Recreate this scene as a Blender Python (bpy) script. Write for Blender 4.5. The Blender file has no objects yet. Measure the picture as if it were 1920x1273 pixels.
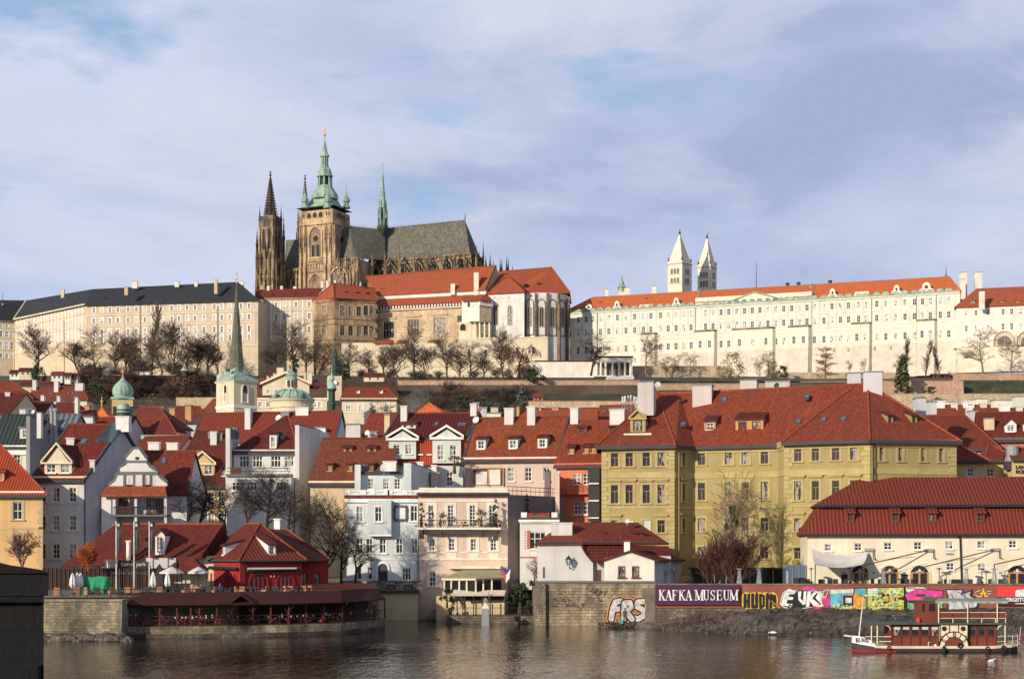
import bpy,math,random
from mathutils import Vector,Matrix
R=math.radians
random.seed(7)
SC=bpy.context.scene
COL=SC.collection
# ---------------- camera, sky, sun, exposure ----------------
F,H,YH,CX=3000.0,9.0,1033.0,960.0  # focal length in photo pixels, eye height, horizon row, centre column
cam=bpy.data.cameras.new('camera');co=bpy.data.objects.new('camera',cam);COL.objects.link(co)
co.location=(0,0,H);co.rotation_euler=(R(90),0,0)
cam.sensor_width=36;cam.lens=36*F/1920;cam.shift_y=(YH-636.5)/1920
cam.clip_start=0.5;cam.clip_end=20000
SC.camera=co
SUN_AZ,SUN_EL=R(-137),R(17)  # azimuth from +Y (towards +X), elevation
S=Vector((math.sin(SUN_AZ)*math.cos(SUN_EL),math.cos(SUN_AZ)*math.cos(SUN_EL),math.sin(SUN_EL)))
sl=bpy.data.lights.new('sun','SUN');sl.energy=4.7;sl.angle=R(0.8);sl.color=(1,.86,.67)
so=bpy.data.objects.new('sun',sl);COL.objects.link(so);so.rotation_euler=S.to_track_quat('Z','Y').to_euler()
SC.view_settings.view_transform='Standard';SC.view_settings.look='None'
SC.view_settings.exposure=0;SC.view_settings.gamma=1
W=bpy.data.worlds.new('World');SC.world=W;W.use_nodes=True
class NT:
 'tiny helper for building node trees'
 def __init__(s,nt):s.nt=nt;nt.nodes.clear()
 def n(s,t,**k):
  o=s.nt.nodes.new('ShaderNode'+t)
  for a,b in k.items():
   if a.startswith('i_'):
    i=a[2:];i=int(i)if i.isdigit()else i
    s.set(o.inputs[i],b)
   else:setattr(o,a,b)
  return o
 def set(s,inp,b):
  if isinstance(b,bpy.types.NodeSocket):s.nt.links.new(b,inp)
  else:inp.default_value=b
 def math(s,op,a,b=0,c=False):
  o=s.n('Math',operation=op,use_clamp=c);s.set(o.inputs[0],a);s.set(o.inputs[1],b);return o.outputs[0]
 def ramp(s,fac,*st):
  o=s.n('ValToRGB');s.set(o.inputs[0],fac);el=o.color_ramp.elements
  while len(el)<len(st):el.new(.5)
  for e,(p,c)in zip(el,st):
   e.position=p;e.color=(c,c,c,1)if not hasattr(c,'__len__')else(*c,1)
  return o.outputs[0]
 def mix(s,f,a,b,bt='MIX'):
  o=s.n('Mix',data_type='RGBA',blend_type=bt);s.set(o.inputs[0],f)
  for i,x in((6,a),(7,b)):s.set(o.inputs[i],(*x,1)if isinstance(x,tuple)and len(x)==3 else x)
  return o.outputs[2]
 def noise(s,vec,sc,det=4,rough=.55,dist=0):
  o=s.n('TexNoise');s.set(o.inputs['Vector'],vec);o.inputs['Scale'].default_value=sc
  o.inputs['Detail'].default_value=det;o.inputs['Roughness'].default_value=rough;o.inputs['Distortion'].default_value=dist
  return o.outputs['Fac']
 def mapv(s,vec,scale=(1,1,1),loc=(0,0,0),rot=(0,0,0)):
  o=s.n('Mapping');s.set(o.inputs['Vector'],vec);o.inputs['Scale'].default_value=scale
  o.inputs['Location'].default_value=loc;o.inputs['Rotation'].default_value=rot;return o.outputs[0]
def make_world():
 t=NT(W.node_tree)
 sky=t.n('TexSky',sky_type='NISHITA',sun_disc=False,sun_elevation=SUN_EL,sun_rotation=SUN_AZ%(2*math.pi),air_density=1.0,dust_density=.6,ozone_density=2.0)
 tc=t.n('TexCoord').outputs['Generated']
 sep=t.n('SeparateXYZ',i_0=tc)
 z=t.math('MAXIMUM',sep.outputs[2],0.0)
 big=t.noise(t.mapv(tc,(3.2,3.2,8),(.35,.1,.62)),1.0,7,.52,.25)
 fine=t.noise(t.mapv(tc,(5,5,13),(1.3,.6,.2),(0,R(6),0)),1.0,8,.6,.4)
 gap=t.noise(t.mapv(tc,(4.2,4.2,13),(2.7,.6,1.9),(0,R(-8),0)),1.0,7,.55,.5)
 gap=t.math('ADD',gap,t.math('MULTIPLY',sep.outputs[0],-.22))
 big=t.math('ADD',big,t.math('MULTIPLY',sep.outputs[0],-.2))  # thinner, brighter cover to one side
 base=t.mix(.6,sky.outputs[0],(4.6,7.2,10.6))
 veil=t.mix(t.ramp(big,(.37,0.0),(.64,1.0)),(4.2,5.0,7.5),(7.0,7.6,9.6))
 c1=t.mix(t.ramp(fine,(.44,0.0),(.68,.75)),veil,(8.2,8.4,9.7))
 col=t.mix(t.math('MULTIPLY',t.ramp(gap,(.54,0.0),(.66,.9)),t.ramp(z,(.05,.5),(.2,1.0))),c1,base)
 low=t.ramp(z,(.0,1.0),(.13,.0))
 col=t.mix(t.math('MULTIPLY',low,t.ramp(t.math('ADD',sep.outputs[0],.5),(.3,.6),(.7,.2))),col,(7.6,7.6,8.7))
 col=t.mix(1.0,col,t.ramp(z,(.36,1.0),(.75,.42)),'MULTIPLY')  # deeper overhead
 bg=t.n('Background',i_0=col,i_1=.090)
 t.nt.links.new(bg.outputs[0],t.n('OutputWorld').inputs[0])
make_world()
# ---------------- materials ----------------
MATS={}
def srgb(h):
 'hex string -> linear'
 return tuple(((c/255+.055)/1.055)**2.4 if c>10 else c/3294 for c in(int(h[i:i+2],16)for i in(0,2,4)))
def sc_(c,k):return tuple(min(1,x*k)for x in c)
def newmat(key):
 m=bpy.data.materials.new(key);m.use_nodes=True;t=NT(m.node_tree)
 b=t.n('BsdfPrincipled');t.nt.links.new(b.outputs[0],t.n('OutputMaterial').inputs[0])
 MATS[key]=m;return m,t,b
def bump(t,b,h,st=.3,d=.05):
 o=t.n('Bump',i_Strength=st,i_Distance=d,i_Height=h);t.nt.links.new(o.outputs[0],b.inputs['Normal'])
def m_plain(key,c,rough=.7,metal=0.0,var=.12,sc=.8):
 m,t,b=newmat(key);pos=t.n('NewGeometry').outputs['Position']
 n=t.noise(pos,sc,5)
 t.set(b.inputs['Base Color'],t.mix(t.ramp(n,(.3,0.0),(.7,1.0)),sc_(c,1-var),sc_(c,1+var)))
 b.inputs['Roughness'].default_value=rough;b.inputs['Metallic'].default_value=metal
 return m
def m_plaster(key,c,var=.18,streak=.26,blotch=0.0,bc=None):
 m,t,b=newmat(key);pos=t.n('NewGeometry').outputs['Position']
 n1=t.noise(pos,.22,5);n2=t.noise(t.mapv(pos,(1.6,1.6,.1)),.7,6,.68);n3=t.noise(pos,5,4)
 col=t.mix(t.ramp(n1,(.3,0.0),(.7,1.0)),sc_(c,1-var),sc_(c,1+var*.5))
 col=t.mix(t.ramp(n2,(.47,0.0),(.72,streak*2)),col,sc_(c,.62))
 col=t.mix(t.math('MULTIPLY',n3,.12),col,sc_(c,.7))
 if blotch:
  n4=t.noise(pos,.35,7,.7)
  col=t.mix(t.ramp(n4,(.55,0.0),(.68,blotch)),col,bc or sc_(c,.5))
 t.set(b.inputs['Base Color'],col);b.inputs['Roughness'].default_value=.9
 bump(t,b,n3,.12,.03);return m
def m_tile(key,c,kind='flat',patch=.5,w=.26,h=.42):
 m,t,b=newmat(key);uv=t.n('UVMap').outputs[0];pos=t.n('NewGeometry').outputs['Position']
 n1=t.noise(pos,.35,6,.62);n2=t.noise(t.mapv(uv,(1.3,.12,1)),1.0,5,.6)
 if kind=='flat':
  br=t.n('TexBrick',i_Vector=uv,offset=.5)
  for k,v in(('Color1',(*sc_(c,.7),1)),('Color2',(*sc_(c,1.3),1)),('Mortar',(*sc_(c,.4),1)),('Scale',1.0),('Mortar Size',.045),('Mortar Smooth',.4),('Bias',0.0),('Brick Width',w),('Row Height',h)):br.inputs[k].default_value=v
  col,hh=br.outputs['Color'],t.math('SUBTRACT',1.0,br.outputs['Fac'])
  sp=t.n('SeparateXYZ',i_0=uv)
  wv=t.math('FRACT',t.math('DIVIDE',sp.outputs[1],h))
  hh=t.math('ADD',hh,t.math('MULTIPLY',wv,-1.2))
 else:
  sp=t.n('SeparateXYZ',i_0=uv)
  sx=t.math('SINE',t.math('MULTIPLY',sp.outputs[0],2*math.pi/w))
  fr=t.math('FRACT',t.math('DIVIDE',sp.outputs[1],h*1.4))
  wn=t.n('TexWhiteNoise',noise_dimensions='2D')
  fl=t.n('CombineXYZ',i_0=t.math('FLOOR',t.math('DIVIDE',sp.outputs[0],w)),i_1=t.math('FLOOR',t.math('DIVIDE',sp.outputs[1],h*1.4)),i_2=0.0)
  t.set(wn.inputs[0],fl.outputs[0])
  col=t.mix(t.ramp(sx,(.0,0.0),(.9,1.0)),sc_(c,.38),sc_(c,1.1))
  col=t.mix(t.math('MULTIPLY',wn.outputs[0],.5),col,sc_(c,.7))
  hh=t.math('ADD',t.math('MULTIPLY',sx,.8),t.math('MULTIPLY',fr,-.5))
 n4=t.noise(t.mapv(pos,(1,1,.5)),.9,7,.75)
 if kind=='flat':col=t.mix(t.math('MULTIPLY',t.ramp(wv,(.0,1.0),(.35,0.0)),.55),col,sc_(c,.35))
 col=t.mix(t.ramp(n1,(.38,patch),(.6,0.0)),col,(sc_(c,.6)if c[0]<.18 else(c[0]*.5,c[1]*.75,c[2]*.95)))
 col=t.mix(t.ramp(n4,(.56,0.0),(.7,patch*1.1)),col,sc_(c,.45)if c[0]<.18 else(c[0]*.28,c[1]*.55,c[2]*.7))
 col=t.mix(t.ramp(n2,(.55,0.0),(.75,patch)),col,(min(1,c[0]*1.25),c[1]*1.35,c[2]*1.3))
 t.set(b.inputs['Base Color'],col);b.inputs['Roughness'].default_value=.82;b.inputs['Specular IOR Level'].default_value=.25
 bump(t,b,hh,.5,.06);return m
def m_stone(key,c,c2,sc=.5,bw=.9,bh=.4,mort=.5,brick=True):
 m,t,b=newmat(key);uv=t.n('UVMap').outputs[0];pos=t.n('NewGeometry').outputs['Position']
 n1=t.noise(t.mapv(pos,(1,1,.55)),sc,8,.68);n3=t.noise(pos,3.5,5,.7)
 col=t.mix(t.ramp(n1,(.4,0.0),(.64,1.0)),c,c2)
 hh=n3
 if brick:
  br=t.n('TexBrick',i_Vector=t.mapv(uv,(1,1,1)),offset=.45)
  for k,v in(('Color1',(.75,.75,.75,1)),('Color2',(1.2,1.2,1.2,1)),('Mortar',(mort,mort,mort,1)),('Scale',1.0),('Mortar Size',.03),('Mortar Smooth',.3),('Bias',0.0),('Brick Width',bw),('Row Height',bh)):br.inputs[k].default_value=v
  col=t.mix(1.0,col,br.outputs['Color'],'MULTIPLY')
  hh=t.math('ADD',n3,t.math('MULTIPLY',br.outputs['Fac'],-.7))
 col=t.mix(t.ramp(n3,(.35,.45),(.6,0.0)),col,sc_(c2,.6))
 n5=t.noise(t.mapv(pos,(1.1,1.1,.13)),.8,6,.7);col=t.mix(t.ramp(n5,(.5,0.0),(.66,.7)),col,sc_(c2,.75))
 t.set(b.inputs['Base Color'],col);b.inputs['Roughness'].default_value=.95;bump(t,b,hh,.7,.12);return m
def m_copper(key='copper',c=(.30,.43,.345)):
 m,t,b=newmat(key);pos=t.n('NewGeometry').outputs['Position']
 n1=t.noise(t.mapv(pos,(1,1,.18)),.8,6,.65);n2=t.noise(pos,.25,4)
 col=t.mix(t.ramp(n1,(.4,0.0),(.68,1.0)),c,sc_(c,.42));col=t.mix(t.ramp(n2,(.45,0.0),(.7,.5)),col,sc_(c,1.45))
 t.set(b.inputs['Base Color'],col);b.inputs['Roughness'].default_value=.7;return m
def m_glass(key='glass',c=(.018,.02,.024),light=(.32,.31,.28),p=.45):
 m,t,b=newmat(key);oi=t.n('ObjectInfo').outputs['Random'];pos=t.n('NewGeometry').outputs['Position']
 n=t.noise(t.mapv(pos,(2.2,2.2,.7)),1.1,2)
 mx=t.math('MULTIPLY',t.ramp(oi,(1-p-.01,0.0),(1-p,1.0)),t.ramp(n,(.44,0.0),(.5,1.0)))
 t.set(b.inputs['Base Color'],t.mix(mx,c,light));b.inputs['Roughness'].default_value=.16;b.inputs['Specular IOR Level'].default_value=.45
 nb=t.noise(pos,1.4,2);bump(t,b,nb,.1,.05);return m
def m_emitless(key,c,rough=.6):return m_plain(key,c,rough,0,.04)
def m_leaf(key,c,c2=None):
 m,t,b=newmat(key);pos=t.n('NewGeometry').outputs['Position']
 wn=t.noise(pos,1.7,5,.7)
 t.set(b.inputs['Base Color'],t.mix(t.ramp(wn,(.35,0.0),(.65,1.0)),c,c2 or sc_(c,1.9)));b.inputs['Roughness'].default_value=.8
 return m
WALLS=dict(orange=(.66,.44,.20),white=(.68,.66,.63),cream=(.72,.62,.44),yellow=(.38,.302,.128),paleblue=(.62,.67,.67),pink=(.66,.51,.42),terracotta=(.66,.20,.10),
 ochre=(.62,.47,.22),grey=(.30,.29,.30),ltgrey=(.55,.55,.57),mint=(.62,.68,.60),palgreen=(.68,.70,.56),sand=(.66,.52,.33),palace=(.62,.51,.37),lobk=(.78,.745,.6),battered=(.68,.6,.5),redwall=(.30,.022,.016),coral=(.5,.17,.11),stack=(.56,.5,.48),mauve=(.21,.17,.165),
 barn=(.77,.70,.54),farwhite=(.8,.76,.66),towerstone=(.82,.74,.58))
for k,c in WALLS.items():m_plaster(k,c)
m_plaster('oldyellow',(.60,.46,.2),blotch=.6,bc=(.4,.34,.25))
m_plaster('yellow_sh',(.50,.42,.17))
for k,c in dict(white_trim=(.78,.76,.71),cream_trim=(.74,.66,.46),yellow_trim=(.41,.33,.145),pink_trim=(.76,.67,.56),black=(.015,.015,.018),darkgrey=(.05,.05,.055),grey_trim=(.13,.135,.145),brown_wood=(.13,.05,.025),red_wood=(.07,.014,.01),orange_wood=(.5,.25,.09),tan_wood=(.34,.22,.11),gold=(.75,.45,.12),lead=(.2,.21,.22),white_paint=(.8,.8,.8),cyan_trim=(.72,.76,.76),green_metal=(.1,.13,.12),mint_trim=(.36,.46,.34),rust=(.2,.08,.05),
 sandtrim=(.45,.35,.22),wicker=(.33,.16,.08),dark_chair=(.03,.028,.03),red_cloth=(.45,.03,.04),fence_brown=(.022,.013,.012),skin=(.55,.32,.22),coat=(.06,.05,.045),jeans=(.04,.06,.12),bucket=(.05,.35,.35),tarp=(.015,.27,.12),beige_cloth=(.38,.33,.2),flagblue=(.03,.05,.25),brickorange=(.55,.27,.1),purple=(.072,.018,.06),orange_paint=(.8,.3,.05),yellow_paint=(.75,.5,.04),pink_paint=(.62,.06,.28),cyan_paint=(.12,.42,.55),green_paint=(.15,.38,.2),lime_paint=(.48,.52,.12),red_paint=(.6,.05,.03),silver_paint=(.5,.48,.48),pale_paint=(.62,.62,.55),signred=(.65,.05,.05),board=(.03,.028,.03),mahog=(.17,.038,.018),hull_cream=(.72,.6,.42),hull_dark=(.05,.035,.045),hull_red=(.35,.02,.02),deck_green=(.06,.09,.065),canvas=(.26,.29,.24),rubber=(.012,.012,.012),steel=(.4,.4,.42),sailcloth=(.62,.58,.55)).items():m_plain(k,c,.8,0,*((.38,2.2)if 'paint' in k else(.16,.8)))
MATS['steel'].node_tree.nodes['Principled BSDF'].inputs['Metallic'].default_value=.8
MATS['gold'].node_tree.nodes['Principled BSDF'].inputs['Metallic'].default_value=.7
for k,c in dict(t_red=(.30,.062,.028),t_deep=(.235,.047,.027),t_brown=(.14,.032,.024),t_orange=(.42,.098,.04),t_castle=(.50,.115,.05),t_bright=(.80,.19,.06),t_maroon=(.155,.033,.026),t_pav=(.085,.02,.016),t_rest=(.19,.034,.02),t_worn=(.25,.07,.036),t_warm=(.33,.075,.03)).items():m_tile(k,c)
m_tile('t_barrel',(.265,.05,.03),'barrel',.2,.46,.4);m_tile('t_barrel_or',(.48,.075,.032),'barrel',.3,.36,.4);m_tile('t_barrel_br',(.12,.022,.022),'barrel',.15,.5,.4)
m_tile('slate',(.045,.05,.062),'flat',.15,.5,.4);m_tile('churchslate',(.155,.15,.122),'flat',.5,1.1,1.5);m_tile('metal_roof',(.055,.075,.07),'barrel',.2,.7,9);m_tile('metal_pale',(.2,.22,.25),'barrel',.2,.9,9);m_tile('bluemetal',(.07,.11,.15),'barrel',.4,2.2,9)
m_tile('spireslate',(.16,.165,.115),'flat',.6,.5,.6)
m_copper();m_copper('copper_dk',(.04,.075,.06));m_copper('copper_roof',(.3,.42,.34))
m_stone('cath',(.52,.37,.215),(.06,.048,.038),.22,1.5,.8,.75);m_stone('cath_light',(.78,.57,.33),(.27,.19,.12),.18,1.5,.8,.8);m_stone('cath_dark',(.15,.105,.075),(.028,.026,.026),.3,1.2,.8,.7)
m_stone('ludwig',(.5,.36,.2),(.2,.14,.09),.12,1.4,.7,.75);m_stone('hallstone',(.72,.57,.38),(.5,.37,.24),.2,1.6,.8,.75)
m_stone('quay',(.54,.42,.27),(.17,.13,.09),.5,.8,.38,.5);m_stone('quay2',(.46,.38,.26),(.11,.09,.06),.3,.6,.3,.7);m_stone('rubble',(.30,.25,.19),(.09,.075,.06),.4,.5,.32,.4);m_stone('bridgestone',(.003,.0029,.004),(.001,.001,.0013),.5,1.6,.7,.5)
m_stone('brickwall',(.64,.4,.27),(.46,.3,.2),.1,.9,.5,.8);m_stone('gardenwall',(.72,.57,.38),(.5,.38,.25),.4,.8,.4,.8);m_stone('apse',(.3,.22,.14),(.1,.08,.06),.3,1,.6,.7);m_stone('oldbrick',(.16,.08,.05),(.06,.04,.03),.4,.4,.15,.6)
m_glass();m_glass('glass_far',(.055,.055,.06),(.6,.57,.5),.42);m_glass('glass_white',(.3,.3,.3),(.75,.72,.66),.9)
def clear_glass():
 m,t,b=newmat('heater_glass');b.inputs['Base Color'].default_value=(.8,.85,.85,1);b.inputs['Roughness'].default_value=.1;b.inputs['Transmission Weight'].default_value=.8;b.inputs['IOR'].default_value=1.1
clear_glass()
m_plain('bark',(.075,.052,.038),.9,0,.3,2);m_plain('bark_lt',(.2,.14,.09),.9,0,.3,2);m_plain('twig',(.11,.075,.055),.9,0,.3,.5);m_plain('twig_dk',(.045,.03,.025),.9,0,.3,.5);m_plain('twig_gold',(.23,.165,.085),.9,0,.25,.5);m_plain('twig_red',(.12,.05,.04),.9,0,.3,.5);m_plain('twig_orange',(.42,.1,.025),.9,0,.3,1);m_plain('twig_copper',(.4,.2,.1),.9,0,.3,1);m_plain('birch',(.36,.33,.28),.8,0,.3,3)
m_leaf('leaf',(.022,.04,.016),(.055,.085,.03));m_leaf('leaf_dk',(.02,.03,.018),(.045,.06,.03));m_leaf('leaf_br',(.075,.05,.034),(.16,.11,.07));m_leaf('leaf_ol',(.1,.09,.03),(.28,.24,.09));m_leaf('leaf_red',(.09,.025,.02),(.2,.06,.04));m_leaf('leaf_blue',(.1,.12,.11),(.22,.25,.23))
# ---------------- mesh helpers ----------------
def P(px,py,d):return Vector(((px-CX)/F*d,d,H+(YH-py)/F*d))
Z=Vector((0,0,1))
class MB:
 'collects faces in world coordinates; build() links ONE mesh object'
 def __init__(s):s.v=[];s.f=[];s.m=[];s.uv=[];s.mats=[]
 def mi(s,m):
  if m not in s.mats:s.mats.append(m)
  return s.mats.index(m)
 def poly(s,pts,mat):
  pts=[Vector(p)for p in pts];k=len(s.v);s.v+=pts;s.f.append(tuple(range(k,k+len(pts))));s.m.append(s.mi(mat))
  n=Vector((0,0,0))
  for i in range(len(pts)):n+=pts[i].cross(pts[(i+1)%len(pts)])
  n=n.normalized()if n.length>1e-9 else Vector((0,-1,0))
  ux=Z.cross(n);ux=ux.normalized()if ux.length>.05 else Vector((1,0,0));vy=n.cross(ux)
  s.uv+=[(p.dot(ux),p.dot(vy))for p in pts];return s
 def quads(s,a,b,mat,closed=True):
  n=len(a)
  for i in range(n if closed else n-1):s.poly([a[i],a[(i+1)%n],b[(i+1)%n],b[i]],mat)
 def prism(s,ring,vec,mat,cap=True):
  r=[Vector(p)for p in ring];q=[p+Vector(vec)for p in r]
  s.quads(r,q,mat)
  if cap:s.poly(r[::-1],mat);s.poly(q,mat)
 def box(s,o,a,b,c,mat):
  o,a,b,c=map(Vector,(o,a,b,c));s.prism([o,o+a,o+a+b,o+b],c,mat);return s
 def cbox(s,c,x,y,z,mat,rz=0):
  'box centred on c in plan, standing on c.z'
  e=Vector((math.cos(rz),math.sin(rz),0));n=Vector((-e.y,e.x,0));c=Vector(c)
  return s.box(c-e*x/2-n*y/2,e*x,n*y,(0,0,z),mat)
 def slab(s,pts,t,mat,under=None):
  p=[Vector(q)for q in pts];q=[v-Vector((0,0,t))for v in p]
  s.poly(p,mat);s.poly(q[::-1],under or mat);s.quads(q,p,under or mat)
 def tube(s,pts,rs,k,mat,cap=True):
  pts=[Vector(p)for p in pts];prev=None
  for i,p in enumerate(pts):
   d=(pts[min(i+1,len(pts)-1)]-pts[max(i-1,0)])
   d=d.normalized()if d.length>1e-9 else Z
   a=d.cross(Vector((.3,.9,.2)));a.normalize();b=d.cross(a);r=rs[i]if hasattr(rs,'__len__')else rs
   ring=[p+(a*math.cos(2*math.pi*j/k)+b*math.sin(2*math.pi*j/k))*r for j in range(k)]
   if prev:s.quads(prev,ring,mat)
   elif cap:s.poly(ring[::-1],mat)
   prev=ring
  if cap:s.poly(prev,mat)
  return s
 def lathe(s,c,prof,k,mat,rot=0,sx=1):
  'prof: (radius, z) upward'
  c=Vector(c);prev=None
  for r,z in prof:
   ring=[c+Vector((math.cos(rot+2*math.pi*j/k)*r*sx,math.sin(rot+2*math.pi*j/k)*r,z))for j in range(k)]
   if prev:s.quads(prev,ring,mat)
   prev=ring
  return s
 def build(s,name,parent=None,smooth=False):
  me=bpy.data.meshes.new(name)
  base=WLOC.get(parent.name,Vector((0,0,0)))if parent else Vector((0,0,0))
  me.from_pydata([v-base for v in s.v],[],s.f)
  for m in s.mats:me.materials.append(MATS[m])
  me.polygons.foreach_set('material_index',s.m)
  u=me.uv_layers.new(name='UVMap');u.data.foreach_set('uv',[x for p in s.uv for x in p])
  if smooth:me.polygons.foreach_set('use_smooth',[True]*len(s.f))
  o=bpy.data.objects.new(name,me);COL.objects.link(o)
  if parent:o.parent=parent;WLOC[o.name]=base.copy()
  return o
WLOC={}
def tag(o,label,cat,group=None,kind=None):
 o['label']=label;o['category']=cat
 if group:o['group']=group
 if kind:o['kind']=kind
 return o
def thing(name,label,cat,loc,group=None,kind=None):
 o=bpy.data.objects.new(name,None);o.empty_display_size=.5;COL.objects.link(o);o.location=loc
 WLOC[o.name]=Vector(loc);return tag(o,label,cat,group,kind)
def solo(mb,name,label,cat,loc,group=None,kind=None,smooth=False):
 'a thing that is one mesh, origin at loc'
 o=mb.build(name,None,smooth);L=Vector(loc)
 o.data.transform(Matrix.Translation(-L));o.location=L;WLOC[o.name]=L
 return tag(o,label,cat,group,kind)
def struct(mb,name,kind='structure',smooth=False):
 o=mb.build(name,None,smooth);o['kind']=kind;return o
def copy_tree(o,parent=None):
 c=o.copy();COL.objects.link(c)
 if parent:c.parent=parent
 for ch in o.children:copy_tree(ch,c)
 return c
# ---------------- windows and houses ----------------
STY={}
def sty(k,**a):STY[k]=dict(dict(fr='white_trim',su=None,sw=.18,nx=2,ny=2,sill=True,hood=None,arch=False,rec=.18,pane='glass',ft=.09,split=None),**a)
sty('white',su=None);sty('far',pane='glass_far',su='white_trim',sw=.22,ft=.16,rec=.14)
sty('farp',pane='glass_far',su='white_trim',sw=.5,ft=.16,rec=.14);sty('farh',pane='glass_far',su='white_trim',sw=.25,ft=.16,rec=.14,hood='ped')
sty('yel',fr='tan_wood',su='yellow_trim',sw=.28,nx=2,ny=1,split=.66,rec=.22);sty('yelh',fr='tan_wood',su='yellow_trim',sw=.26,nx=2,ny=1,split=.66,rec=.22,hood='bar')
sty('surr',su='cream_trim',sw=.22,nx=2,ny=3);sty('pinkw',su='pink_trim',sw=.35,nx=2,ny=3,ft=.1);sty('pinkt',su='pink_trim',sw=.35,nx=2,ny=6,ft=.1)
sty('orangew',fr='orange_wood',ft=.1);sty('brownw',fr='brown_wood',ft=.12);sty('big',nx=3,ny=1,split=.6,ft=.12);sty('blue',nx=2,ny=1,split=.62,su='cyan_trim',sw=.12,ft=.11)
sty('cross',fr='cath',su='sandtrim',sw=.4,nx=2,ny=2,ft=.3,rec=.5,pane='glass');sty('hall',fr='sandtrim',su='sandtrim',sw=.7,nx=4,ny=2,ft=.35,rec=.6)
sty('tall',fr='white_trim',su=None,nx=2,ny=3,ft=.1);sty('or2',fr='white_trim',su='sandtrim',sw=.3,nx=2,ny=2,ft=.1);sty('slit',fr='white_trim',nx=1,ny=1,sill=False)
sty('blind',fr='white_trim',pane='ltgrey',su='yellow_trim',nx=1,ny=1)
WMESH={}
def win_mesh(w,h,st,merged):
 key=(round(w,2),round(h,2),st,merged)
 if key in WMESH:return WMESH[key]
 s=STY[st];a=MB();r=s['rec'];ft=min(s['ft'],w*.16);y0=r-.07
 bx=lambda m,x0,x1,ya,yb,z0,z1,mt:m.box((x0,ya,z0),(x1-x0,0,0),(0,yb-ya,0),(0,0,z1-z0),mt)
 hw=w/2
 for x0,x1,z0,z1 in((-hw,-hw+ft,0,h),(hw-ft,hw,0,h),(-hw+ft,hw-ft,0,ft),(-hw+ft,hw-ft,h-ft,h)):bx(a,x0,x1,y0,r,z0,z1,s['fr'])
 zs=[h*s['split']]if s['split']else[h*i/s['ny']for i in range(1,s['ny'])]
 for i in range(1,s['nx']):
  x=-hw+w*i/s['nx'];bx(a,x-ft*.4,x+ft*.4,y0-.01,r,ft,(zs[0]if s['split']and s['nx']==2 and s['fr']=='tan_wood' else h-ft),s['fr'])
 for z in zs:bx(a,-hw+ft,hw-ft,y0-.004,r,z-ft*.4,z+ft*.4,s['fr'])
 if s['su']:
  q=s['sw'];m=s['su']
  for x0,x1,z0,z1 in((-hw-q,-hw,-.0,h),(hw,hw+q,0,h),(-hw-q,hw+q,h,h+q)):bx(a,x0,x1,-.06,.05,z0,z1,m)
 if s['sill']:q=s['sw']+.08 if s['su']else .12;bx(a,-hw-q,hw+q,-.2,.05,-.16,0,s['su']or s['fr'])
 q=s['sw']if s['su']else 0
 if s['hood']=='bar':bx(a,-hw-q-.25,hw+q+.25,-.34,.05,h+q+.3,h+q+.5,s['su']);bx(a,-hw-q-.1,hw+q+.1,-.2,.05,h+q+.12,h+q+.3,s['su'])
 if s['hood']=='ped':
  z=h+q+.25;a.prism([(-hw-.5,-.3,z),(hw+.5,-.3,z),(0,-.3,z+.9)],(0,.35,0),s['su'])
 g=a if merged else MB()
 g.poly([(-hw+ft*.5,r-.02,ft*.5),(hw-ft*.5,r-.02,ft*.5),(hw-ft*.5,r-.02,h-ft*.5),(-hw+ft*.5,r-.02,h-ft*.5)],s['pane'])
 def fin(mb,nm):
  o=mb.build(nm);me=o.data;bpy.data.objects.remove(o);return me
 WMESH[key]=(fin(a,'window'),None if merged else fin(g,'pane'));return WMESH[key]
def add_win(T,c,ang,w,h,st,merged=False,name='window'):
 'c = world point at the bottom centre of the opening on the wall plane'
 me,pm=win_mesh(w,h,st,merged);b=WLOC[T.name]
 o=bpy.data.objects.new(name,me);COL.objects.link(o);o.parent=T;o.location=Vector(c)-b;o.rotation_euler=(0,0,ang);WLOC[o.name]=Vector(c)
 if pm:p=bpy.data.objects.new('pane',pm);COL.objects.link(p);p.parent=o
 return o
def arch_win(T,c,e,n,w,h,fr,pane,point=False,mull=1,t=.2,name='window',ft=.25):
 'arched (or pointed) window: opening frame ring proud of the wall, recessed pane look, mullions'
 c=Vector(c);hw=w/2
 def outline(k):
  hw_=hw+k;sp=h-hw*(1.35 if point else 1.0);pts=[(-hw_,-k),(hw_,-k)]
  for i in range(9):
   a=math.pi*i/8
   if point:x=hw_*math.cos(a);zz=sp+(hw*1.35+k*1.3)*math.sin(a)**.8*(1-.12*math.sin(2*a)**2)
   else:x=hw_*math.cos(a);zz=sp+hw_*math.sin(a)
   pts.append((x,zz))
  return pts
 f=MB();L=lambda x,y,z:c+e*x+n*y+Z*z
 o1=[L(x,-t,z)for x,z in outline(ft)];o2=[L(x,-t,z)for x,z in outline(0)];b1=[L(x,.1,z)for x,z in outline(ft)];b2=[L(x,.1,z)for x,z in outline(0)]
 f.quads(o1,o2,fr);f.quads(b1,o1,fr);f.quads(o2,b2,fr)
 for i in range(1,mull+1):
  x=-hw+w*i/(mull+1);f.box(L(x-.09,-.12,0),e*.18,n*.1,(0,0,h-hw*.4),fr)
 o=f.build(name,T);g=MB();g.poly([L(x,-.03,z)for x,z in outline(0)],pane);g.build('pane',o);return o
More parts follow.
